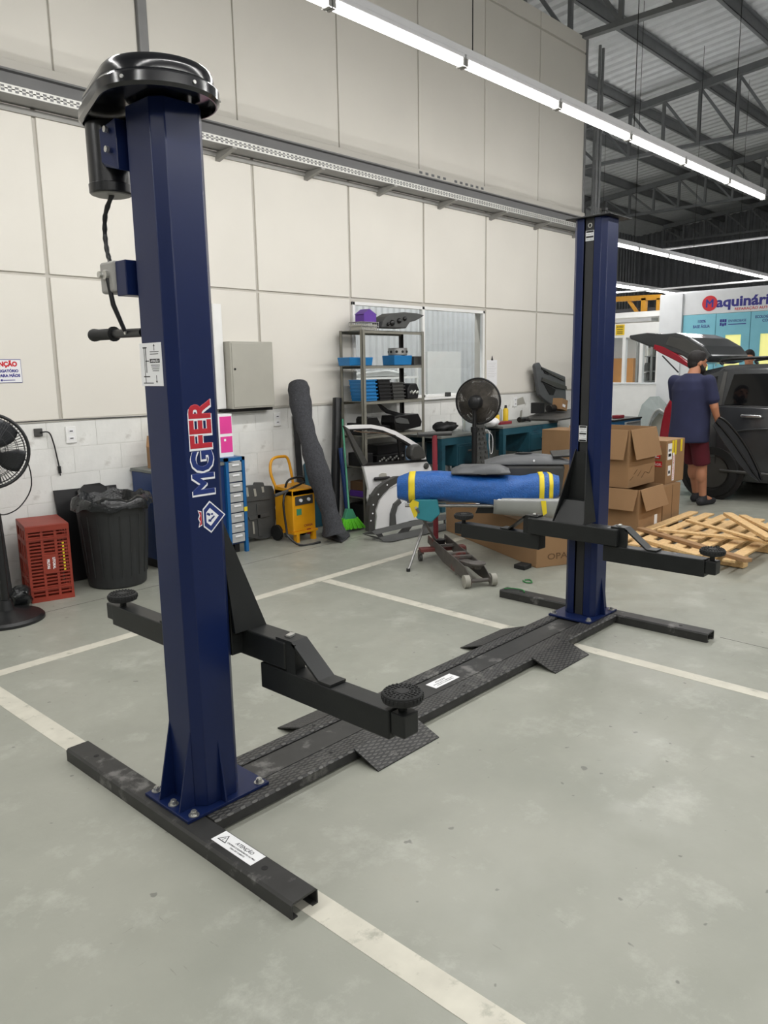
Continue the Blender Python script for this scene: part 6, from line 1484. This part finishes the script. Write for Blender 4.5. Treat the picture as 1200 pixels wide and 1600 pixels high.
# ================================================================== GREY CAR WITH OPEN TAILGATE
CX = 10.28
carT = thing('grey_car', 'dark grey hatchback car with its tailgate raised behind the man', 'car', (CX, 2.0, 0))
def sec(y, zs):   # zs: list of (halfwidth, z)
    return [Vector((CX-w, y, z)) for w, z in zs] + [Vector((CX+w, y, z)) for w, z in reversed(zs)]
body_st = [(4.06, [(0.60,0.40),(0.74,0.46),(0.78,0.66),(0.76,0.90),(0.70,1.02)]),
           (3.92, [(0.72,0.27),(0.84,0.40),(0.87,0.66),(0.85,0.92),(0.80,1.10)]),
           (3.60, [(0.78,0.22),(0.87,0.36),(0.895,0.66),(0.885,0.90),(0.84,1.11)]),
           (2.80, [(0.78,0.22),(0.87,0.34),(0.89,0.66),(0.875,0.88),(0.84,1.09)]),
           (1.60, [(0.78,0.22),(0.87,0.34),(0.89,0.64),(0.875,0.86),(0.84,1.06)]),
           (0.70, [(0.78,0.22),(0.87,0.34),(0.89,0.62),(0.87,0.84),(0.78,1.02)]),
           (0.00, [(0.74,0.24),(0.84,0.34),(0.85,0.58),(0.82,0.78),(0.70,0.92)]),
           (-0.28, [(0.60,0.30),(0.70,0.38),(0.72,0.56),(0.68,0.70),(0.58,0.78)])]
def loft(st):
    m = MB(); n = len(sec(*st[0])); V = [p for s_ in st for p in sec(*s_)]; F = []
    for i in range(len(st)-1):
        for k in range(n): F.append((i*n+k, (i+1)*n+k, (i+1)*n+(k+1)%n, i*n+(k+1)%n))
    F += [tuple(range(n)), tuple(reversed(range((len(st)-1)*n, len(st)*n)))]
    return m.add(V, F)
loft(body_st).build('body', 'car_grey', carT, smooth=40, bevel=0.01)
cab_st = [(3.94, [(0.82,1.06),(0.80,1.12),(0.74,1.14)]), (3.72, [(0.83,1.06),(0.73,1.42),(0.62,1.50)]), (3.40, [(0.83,1.06),(0.70,1.52),(0.55,1.575)]), (2.30, [(0.83,1.05),(0.68,1.545),(0.5,1.60)]), (1.75, [(0.83,1.04),(0.69,1.50),(0.5,1.56)]), (0.85, [(0.80,1.00),(0.76,1.02),(0.6,1.04)])]
loft(cab_st).build('cabin', 'car_grey', carT, smooth=40, bevel=0.008)
def cabx(z, o=0.006): return CX - (0.835 + (0.70-0.83)*(z-1.06)/(1.52-1.06)) - o
def glassp(yz, name='side_window', m='car_glass', th=0.006, o=0.006):
    MB().prism([(cabx(z, o), y, z) for y, z in yz], (th, 0, 0)).build(name, m, carT, bevel=0.002, seg=1)
glassp([(3.34, 1.12), (3.28, 1.47), (2.42, 1.485), (2.42, 1.105)])
glassp([(3.78, 1.17), (3.66, 1.38), (3.46, 1.45), (3.46, 1.15)])
glassp([(2.34, 1.10), (2.34, 1.48), (1.85, 1.45), (1.15, 1.08)])
glassp([(3.44, 1.09), (3.40, 1.50), (3.36, 1.50), (3.37, 1.09)], 'pillar_trim', 'trim_dark', 0.006, 0.004)
glassp([(3.95, 1.10), (3.95, 1.122), (1.1, 1.085), (1.1, 1.062)], 'belt_moulding', 'part_black', 0.012, 0.012)
for y in (3.38, 2.38):
    MB().tube([(CX-w-0.0015, y, z) for w, z in ((0.83, 0.26), (0.878, 0.36), (0.893, 0.66), (0.880, 0.89), (0.842, 1.08))], 0.004, 5).build('door_gap', 'dark', carT)
MB().cap((CX-0.905, 3.10, 1.0), (CX-0.905, 2.90, 0.995), 0.020, 0.018).build('door_handle', 'chrome', carT, smooth=60)
MB().tube(smoothpath([(CX-0.884, 3.32, 0.78), (CX-0.898, 3.0, 0.845), (CX-0.900, 2.6, 0.86), (CX-0.897, 1.5, 0.845), (CX-0.885, 0.6, 0.82)], 6), 0.011, 8).build('body_crease', 'car_grey', carT, smooth=60)
MB().tube(smoothpath([(CX-0.886, 3.32, 0.35), (CX-0.886, 2.0, 0.33), (CX-0.882, 0.9, 0.34)], 4), 0.02, 8).build('sill_moulding', 'trim_dark', carT, smooth=60)
for y in (3.42, 0.62):
    for sgn in (-1, 1):
        xo = CX + sgn*0.90; xi = CX + sgn*0.60
        wlp = MB().lathe((xi, y, 0.325), [(0.20, 0), (0.30, 0.0), (0.325, 0.04), (0.325, 0.26), (0.30, 0.295), (0.215, 0.30), (0.205, 0.27)], 32, (sgn, 0, 0)).build('tyre', 'tyre', carT, smooth=40)
        MB().lathe((xo-sgn*0.04, y, 0.325), [(0.205, 0), (0.19, 0.02), (0.05, 0.03), (0.0, 0.03)], 24, (sgn, 0, 0), caps=False).build('rim', 'trim_dark', wlp, smooth=40)
        MB().lathe((xo-sgn*0.03, y, 0.345), [(0.375, 0), (0.375, 0.012), (0.33, 0.012), (0.33, 0)], 36, (sgn, 0, 0), caps=False).build('wheel_arch', 'part_black', carT, smooth=30)
        MB().cyl((xo-sgn*0.028, y, 0.345), (xo-sgn*0.022, y, 0.345), 0.35, n=36).build('arch_liner', 'dark', carT)
tl = [(1047,622),(1052,640),(1050,665),(1043,690),(1028,692),(1033,660),(1038,638)]
MB().prism([PX(a, b, X=9.42) for a, b in tl], (0.16, 0, 0)).build('tail_light', 'tail_red', carT, bevel=0.02)
MB().box((CX-0.74, 4.0, 0.33), (CX+0.74, 4.14, 0.62)).build('rear_bumper', 'car_grey', carT, bevel=0.04, seg=3)
MB().box((CX-0.62, 4.052, 0.66), (CX+0.62, 4.066, 1.02)).build('boot_opening', 'dark', carT)
# raised tailgate: shell swept across the width
tg = [(982,524),(1010,520),(1035,522),(1056,520),(1078,527),(1100,540),(1112,556),(1104,566),(1086,570),(1066,556),(1040,548),(1012,541),(990,532),(984,530)]
yz = [(PX(a, b, X=9.62).y, PX(a, b, X=9.62).z) for a, b in tg]
gate = MB()
gate.prism([(9.62, y, z) for y, z in yz], (1.30, 0, 0)); gt = gate.build('tailgate', 'car_grey', carT, bevel=0.02)
MB().prism([PX(a, b, X=9.61) for a, b in ((1046,526),(1072,530),(1096,546),(1084,556),(1060,545),(1040,538))], (0.01, 0, 0)).build('tailgate_trim', 'trim_dark', gt)
MB().prism([PX(a, b, X=9.605) for a, b in ((1022,538),(1036,542),(1062,556),(1086,574),(1078,576),(1050,561),(1030,551),(1020,545))], (0.05, 0, 0)).build('tailgate_lamp', 'tail_red', gt, bevel=0.01)
MB().prism([PX(a, b, X=9.64) for a, b in ((1052,537),(1082,556),(1104,560),(1094,546),(1068,533))], (-0.012, 0, 0)).build('tailgate_glass', 'car_glass', gt)
MB().cyl(PX(1035, 556, X=9.66), PX(1060, 582, X=9.66), 0.009, n=8).build('gas_strut', 'part_black', carT, smooth=40)
for sgn in (-1, 1):
    MB().tube(smoothpath([(CX+sgn*0.62, 3.45, 1.58), (CX+sgn*0.62, 3.35, 1.645), (CX+sgn*0.62, 2.0, 1.66), (CX+sgn*0.62, 1.8, 1.58)], 5), 0.018, 8).build('roof_rail', 'part_black', carT, smooth=60)
MB().box((CX-0.58, 2.86, 1.665), (CX+0.62, 2.92, 1.70)).build('roof_bar', 'part_black', carT, bevel=0.008)

# second worker beyond the car
hp2 = PX(1172, 547, X=12.7)
pose2 = dict(pose1); pose2['beard'] = None
pose2.update(elbr=(0.05,-0.27,1.12), wrir=(0.20,-0.25,0.92), hanr=(0.28,-0.24,0.85), elbl=(0.05,0.27,1.12), wril=(0.20,0.25,0.92), hanl=(0.28,0.24,0.85), kneel=(0.03,0.105,0.49), ankl=(0.0,0.10,0.09), toel=(0.14,0.12,0.045), turn=(0,0.1,0.0))
pz = hp2.z - 1.735
pt2 = thing('work_platform', 'low grey platform behind the car that the far worker stands on', 'platform', (12.7, hp2.y, 0))
MB().box((12.3, hp2.y-0.5, max(pz, 0.05)-0.03), (13.1, hp2.y+0.5, max(pz, 0.05)-0.001)).build('deck', 'steel', pt2)
for x in (12.32, 13.04):
    for y in (hp2.y-0.48, hp2.y+0.44): MB().box((x, y, 0), (x+0.04, y+0.04, max(pz, 0.05)-0.031)).build('leg', 'steel', pt2)
person('man in a dark shirt beyond the car, only head and shoulders showing over the roof', (12.7, hp2.y, max(pz, 0.05)), radians(200), pose2, 'navy_shirt')

# ================================================================== FAR BAY: TOOL TROLLEY, OFFICE WINDOWS, PAINT BOOTH
p = PX(958, 690, Y=4.62); q = PX(1006, 690, Y=4.62)
tx0, tx1, tz = p.x, q.x-0.12, 0.60
tr = thing('tool_trolley', 'black trolley table carrying the blue tool chest', 'trolley', ((tx0+tx1)/2, 4.8, 0))
MB().box((tx0-0.3, 4.55, tz-0.03), (tx1+0.25, 5.05, tz)).build('top', 'board_black', tr, bevel=0.005)
for x in (tx0-0.28, tx1+0.19):
    for y in (4.57, 4.99): MB().box((x, y, 0), (x+0.04, y+0.04, tz-0.03)).build('leg', 'board_black', tr)
tcst = thing('tool_chest', 'blue tool chest with grey drawers on the black trolley', 'tool chest', ((tx0+tx1)/2, 4.8, tz))
MB().box((tx0, 4.62, tz+0.001), (tx1, 4.95, tz+0.29)).build('body', 'toolbox_blue', tcst, bevel=0.006)
for i in range(3):
    d = MB().box((tx0+0.30, 4.61, tz+0.02+i*0.085), (tx1-0.02, 4.62, tz+0.095+i*0.085)).build('drawer', 'drawer_grey', tcst, bevel=0.003)
    MB().box((tx0+0.34, 4.60, tz+0.075+i*0.085), (tx1-0.06, 4.61, tz+0.085+i*0.085)).build('drawer_pull', 'steel', d)
MB().box((tx0-0.01, 4.61, tz+0.29), (tx1+0.01, 4.96, tz+0.31)).build('lid', 'board_black', tcst)
bk('red_tool', 'red tool lying on top of the blue tool chest', tx0+0.30, tx0+0.46, 4.70, 4.80, tz+0.311, tz+0.35, 'red_paint', 'tool')
pk = thing('perforated_rack', 'dark tool rack standing left of the blue tool chest', 'rack', (tx0-0.1, 4.9, 0.6))
MB().box((tx0-0.22, 4.86, tz+0.001), (tx0-0.02, 4.90, tz+0.62)).build('board', 'board_black', pk)
for i in range(4):
    for j in range(2): MB().box((tx0-0.19+j*0.08, 4.85, tz+0.36+i*0.06), (tx0-0.14+j*0.08, 4.86, tz+0.40+i*0.06)).build('tool_bit', 'steel', pk)
FXW = 14.5
def FP(px_, py_, x=FXW): return PX(px_, py_, X=x)
yL, yR = 9.6, FP(1033, 503).y
zs_, zt2 = 1.245, 2.385
wpx = struct(MB().box((FXW, yR, 0), (FXW+0.12, yL, zs_)).box((FXW, yR, 2.12), (FXW+0.12, yL, zt2)), 'wall_partition', 'white_paint')
for px_ in (974, 1001, 1027):
    y = FP(px_, 570).y; MB().box((FXW-0.005, y-0.03, zs_), (FXW+0.09, y+0.03, 2.12)).build('window_post', 'white_paint', wpx)
MB().box((FXW-0.02, yR, zs_-0.02), (FXW+0.1, yL, zs_+0.012)).build('window_sill', 'booth_white', wpx)
MB().box((FXW+0.03, yR, zs_), (FXW+0.034, yL, 2.12)).build('pane', 'glass', wpx)
struct(MB().box((17.2, 5.0, 0), (17.3, 11.5, 2.6)), 'wall_office', 'white_paint')
a, b = FP(974, 560, 17.1), FP(996, 600, 17.1)
cbw = thing('wooden_cabinet', 'orange wooden cabinet in the office behind the far window', 'cabinet', (17.0, a.y, 0))
MB().box((16.85, b.y, 0.0), (17.19, FP(955, 560, 17.1).y, a.z)).build('body', 'wood_orange', cbw, bevel=0.01)
MB().box((16.83, (a.y+b.y)/2-0.005, 0.05), (16.85, (a.y+b.y)/2+0.005, a.z-0.05)).build('door_gap', 'cardboard_dark', cbw)
MB().box((16.2, b.y-0.2, 0.95), (16.7, a.y+0.2, 1.0)).box((16.2,b.y-0.2,0),(16.25,b.y-0.15,0.95)).box((16.2,a.y+0.15,0),(16.25,a.y+0.2,0.95)).build('desk_front', 'yellow', cbw)
rk = thing('dark_rack', 'dark rack with metal parts behind the far window', 'shelf', (15.4, 7.0, 0))
ra, rb = FP(1005, 545, 15.4), FP(1025, 545, 15.4)
for y in (ra.y, rb.y): MB().box((15.2, y-0.02, 0), (15.24, y+0.02, 2.2)).box((15.6, y-0.02, 0), (15.64, y+0.02, 2.2)).build('post', 'steel', rk)
MB().box((15.645, rb.y, 0), (15.66, ra.y, 2.2)).build('back', 'board_black', rk)
for z in (0.5, 1.25, 1.45, 1.75, 2.0): MB().box((15.2, rb.y, z), (15.64, ra.y, z+0.02)).build('shelf_board', 'steel', rk)
for i, (z, m) in enumerate(((1.271, 'steel'), (1.471, 'trim_dark'), (1.771, 'panel_grey'))):
    y = lerp(ra, rb, 0.3+0.2*i).y; single(MB().lathe((15.35, y, z), [(0.07, 0), (0.07, 0.10), (0.05, 0.16)], 16), 'metal_canister', m, ['steel canister on the low shelf of the dark rack', 'dark canister on the middle shelf of the dark rack', 'grey canister on the upper shelf of the dark rack'][i], 'canister', smooth=40)
for k, px_ in enumerate((996, 1002)):
    p = FP(px_, 560, 14.9); leaning_tube('pipe_length', ['left grey pipe standing behind the far window', 'right grey pipe standing behind the far window'][k], Vector((14.9, p.y, 2.15)), Vector((14.9, p.y+0.01, 0.003)), 0.03, 'grey_metal')
# notice board on the office window wall
na, nb_ = FP(1028, 556), FP(1056, 590)
nt_ = thing('notice_board', 'white notice board with three small symbols under the raised tailgate', 'board', (FXW-0.03, 6.3, zs_))
MB().box((FXW-0.02, nb_.y-0.5, zs_+0.013), (FXW-0.006, na.y, 2.0)).build('board', 'booth_white', nt_)
for i, m in enumerate(('sign_blue', 'sign_red', 'panel_grey')):
    y = lerp(na, nb_, 0.45+0.22*i).y; MB().cyl((FXW-0.021, y, 1.50), (FXW-0.024, y, 1.50), 0.035, n=16).build('symbol', m, nt_)
ys_ = FP(969, 518); sgn_ = thing('yellow_sign', 'small yellow sign with dark print on the white band beside the far lift post', 'sign', (FXW-0.02, ys_.y, 2.1))
MB().box((FXW-0.012, ys_.y-0.09, 2.17), (FXW-0.002, ys_.y+0.09, 2.37)).build('plate', 'yellow', sgn_)
m = MB(); text(m, 'AVISO', (FXW-0.0125, ys_.y, 2.31), (0,-1,0), (0,0,1), 0.05, 'CENTER', 0.0005, 0.0015, fit=0.14)
for z in (2.27, 2.23, 2.20): m.box((FXW-0.0135, ys_.y-0.06, z), (FXW-0.0125, ys_.y+0.06, z+0.012))
m.build('print', 'ink', sgn_)
# silver fender leaning on the low wall
fcn = FP(1026, 700, 14.2)
sfd = thing('silver_fender', 'silver green car fender leaning on the low white wall', 'car part', (14.2, fcn.y, 0))
oc_ = [FP(a, b, 14.25) for a, b in ((992,690),(995,655),(1003,632),(1015,620),(1028,619),(1040,632),(1045,650))]
ic_ = [FP(a, b, 14.15) for a, b in ((1010,690),(1012,672),(1017,655),(1024,643),(1032,640),(1041,648),(1046,660))]
oc_[0].z = 0.003; ic_[0].z = 0.003
MB().strip(oc_, ic_, (0.05, 0, 0)).build('skin', 'fender_silver', sfd, bevel=0.004)
MB().tube(smoothpath([p + Vector((-0.01,0,0)) for p in ic_], 4), 0.022, 8).build('arch_lip', 'silver', sfd, smooth=60)
MB().prism([FP(a, b, 14.35) for a, b in ((1014,690),(1018,660),(1030,645),(1046,655),(1046,690))], (0.03,0,0)).build('inner_panel', 'panel_grey', sfd)
# paint booth
yb0 = FP(1068, 493).y; 
wsg = struct(MB().box((FXW, -6, 2.475), (FXW+0.15, FP(1069,459).y, 2.86)).box((FXW+0.10, -6, 2.86), (FXW+3.4, FP(1036,462).y, 2.90)), 'wall_booth', 'booth_white')
struct(MB().box((FXW-0.06, FP(1069,459).y, 0), (FXW+0.15, FP(1034,462).y, 2.86)), 'wall_booth_corner', 'booth_white')
yy = yb0; kdoor = 0
lbl = ['leftmost pale blue paint booth door with lettering BASE ÁGUA', 'middle pale blue paint booth door with the printed emblem', 'right pale blue paint booth door at the picture edge', 'pale blue paint booth door beyond the right edge']
for k in range(4):
    y1 = yb0 - k*0.595; y0 = y1 - 0.585
    d = thing('booth_door', lbl[k], 'door', (FXW, (y0+y1)/2, 0), group='pale blue paint booth doors')
    zw0, zw1 = 0.9, 2.09; ya_, yb_ = y1 - (0.30 if k == 0 else 0.185 if k == 1 else 0.165), 0
    ya_ = [FP(1085,525).y, FP(1133,524).y, FP(1188,520).y, y1-0.17][k]; yb_ = ya_ - 0.27
    m = MB().box((FXW, y0, 0.02), (FXW+0.05, yb_, 2.47)).box((FXW, ya_, 0.02), (FXW+0.05, y1, 2.47)).box((FXW, yb_, 0.02), (FXW+0.05, ya_, zw0)).box((FXW, yb_, zw1), (FXW+0.05, ya_, 2.47))
    m.build('leaf', 'booth_blue', d)
    MB().box((FXW+0.02, yb_, zw0), (FXW+0.03, ya_, zw1)).build('window', 'booth_window', d)
    if k: MB().cyl((FXW-0.03, y1-0.05, 1.55), (FXW-0.03, y1-0.05, 1.75), 0.01, n=8).build('handle', 'steel', d)
    m = MB()
    if k == 0:
        text(m, '100%', (FXW-0.001, FP(1096,505).y, 2.325), (0,-1,0), (0,0,1), 0.07, 'CENTER', 0.0006, 0.002, fit=0.14); text(m, 'BASE ÁGUA', (FXW-0.001, FP(1096,505).y, 2.235), (0,-1,0), (0,0,1), 0.07, 'CENTER', 0.0006, 0.002, fit=0.30)
    elif k == 1:
        text(m, 'ENVIROBASE', (FXW-0.001, FP(1152,500).y, 2.31), (0,-1,0), (0,0,1), 0.06, 'CENTER', 0.0006, 0.001, fit=0.30); m.box((FXW-0.0015, FP(1166,500).y, 2.265), (FXW-0.0005, FP(1138,500).y, 2.28))
        yc_ = FP(1130, 502).y
        for dy, dz in ((0.04,0.03),(0.0,0.03),(-0.04,0.03),(0.04,-0.03),(0.0,-0.04),(-0.04,-0.03)): m.box((FXW-0.0015, yc_+dy-0.017, 2.31+dz-0.025), (FXW-0.0005, yc_+dy+0.017, 2.31+dz+0.025))
    elif k == 2:
        text(m, 'ECOLOGICAMENTE', (FXW-0.001, FP(1180,497).y, 2.355), (0,-1,0), (0,0,1), 0.065, 'LEFT', 0.0006, 0.002, fit=0.46); text(m, 'CORRETA', (FXW-0.001, FP(1191,502).y, 2.29), (0,-1,0), (0,0,1), 0.065, 'LEFT', 0.0006, 0.002, fit=0.26)
    if m.v: m.build('lettering', 'sign_blue', d)
lgo = thing('booth_sign', 'painted sign Maquinária with a red round emblem above the booth doors', 'sign', (FXW-0.01, 5.0, 2.55))
lc = FP(1109, 474); MB().cyl((FXW-0.001, lc.y, lc.z), (FXW-0.004, lc.y, lc.z), 0.135, n=32).build('emblem', 'sign_red', lgo)
m = MB(); text(m, 'M', (FXW-0.0045, lc.y, lc.z-0.065), (0,-1,0), (0,0,1), 0.19, 'CENTER', 0.0006, 0.006)
text(m, 'aquinária', (FXW-0.002, FP(1119,474).y, lc.z-0.07), (0,-1,0), (0,0,1), 0.24, 'LEFT', 0.0006, 0.009, fit=1.02)
m.build('lettering', 'sign_blue', lgo)
text(MB(), 'REPARAÇÃO AUTOMOTIVA', (FXW-0.002, FP(1148,480).y, lc.z-0.145), (0,-1,0), (0,0,1), 0.06, 'LEFT', 0.0006, 0.0012, fit=0.85).build('subtitle', 'sign_red', lgo)
# yellow mezzanine frame above the office
mz = thing('mezzanine_frame', 'yellow steel frame with dark tarp standing above the white office band', 'steel frame', (15.8, 7.0, 2.6))
def ZP(px_, py_): return FP(px_, py_, 15.8)
t0, t1 = ZP(955, 468), ZP(1033, 464)
MB().bar(t0, t1, 0.10, 0.10).build('beam', 'mezz_yellow', mz)
for px_ in (1007, 1031): p = ZP(px_, 466); MB().box((15.75, p.y-0.05, 2.61), (15.85, p.y+0.05, p.z)).build('post', 'mezz_yellow', mz)
MB().bar(ZP(983, 470), ZP(1004, 500), 0.06, 0.06).build('brace', 'mezz_yellow', mz)
MB().box((15.9, 6.2, 2.61), (15.95, 10.5, ZP(980, 482).z)).build('tarp', 'tarp', mz)
struct(MB().box((FXW+0.13, FP(1034,462).y+0.001, 2.5), (17.3, 11.5, 2.6)), 'ceiling_office', 'white_paint')
ol = thing('office_fill_lamp', 'added white fill lamp under the office ceiling behind the far window', 'light', (15.2, 7.4, 2.44))  # unseen lamp added to brighten the office interior
MB().box((15.05, 6.8, 2.44), (15.35, 8.0, 2.499)).build('housing', 'fixture_white', ol)
ld = bpy.data.lights.new('office_fill_light', 'AREA'); ld.shape = 'RECTANGLE'; ld.size = 0.28; ld.size_y = 1.15; ld.energy = 45; ld.color = TUBE_COL
lo = bpy.data.objects.new('office_fill_light', ld); COL.objects.link(lo); lo.parent = ol; lo.location = Vector((15.2, 7.4, 2.43)) - WL[ol]
# conduits
def conduit(label, a, b, r=0.022, m='fixture_white'): single(MB().cyl(a, b, r, n=10), 'conduit', m, label, 'conduit', smooth=40)
a = PX(1036, 390, Z=3.9); conduit('pale conduit crossing the far bay above the second light row', Vector((a.x, a.y, 3.9)), Vector((a.x, a.y-9, 3.9)))
a = PX(1040, 451, Z=3.42); conduit('pale conduit crossing just above the painted booth sign', Vector((a.x, a.y+2, 3.42)), Vector((a.x, a.y-9, 3.42)))
for k, (x, y) in enumerate(((10.80, 5.80), (10.86, 5.88), (10.93, 5.82))):
    conduit(['dark vertical conduit nearest the wall end', 'middle dark vertical conduit at the wall end', 'dark vertical conduit farthest from the wall end'][k], Vector((x, y, 0.0)), Vector((x, y, 6.0 if k != 1 else 5.2)), 0.02, 'truss_grey')
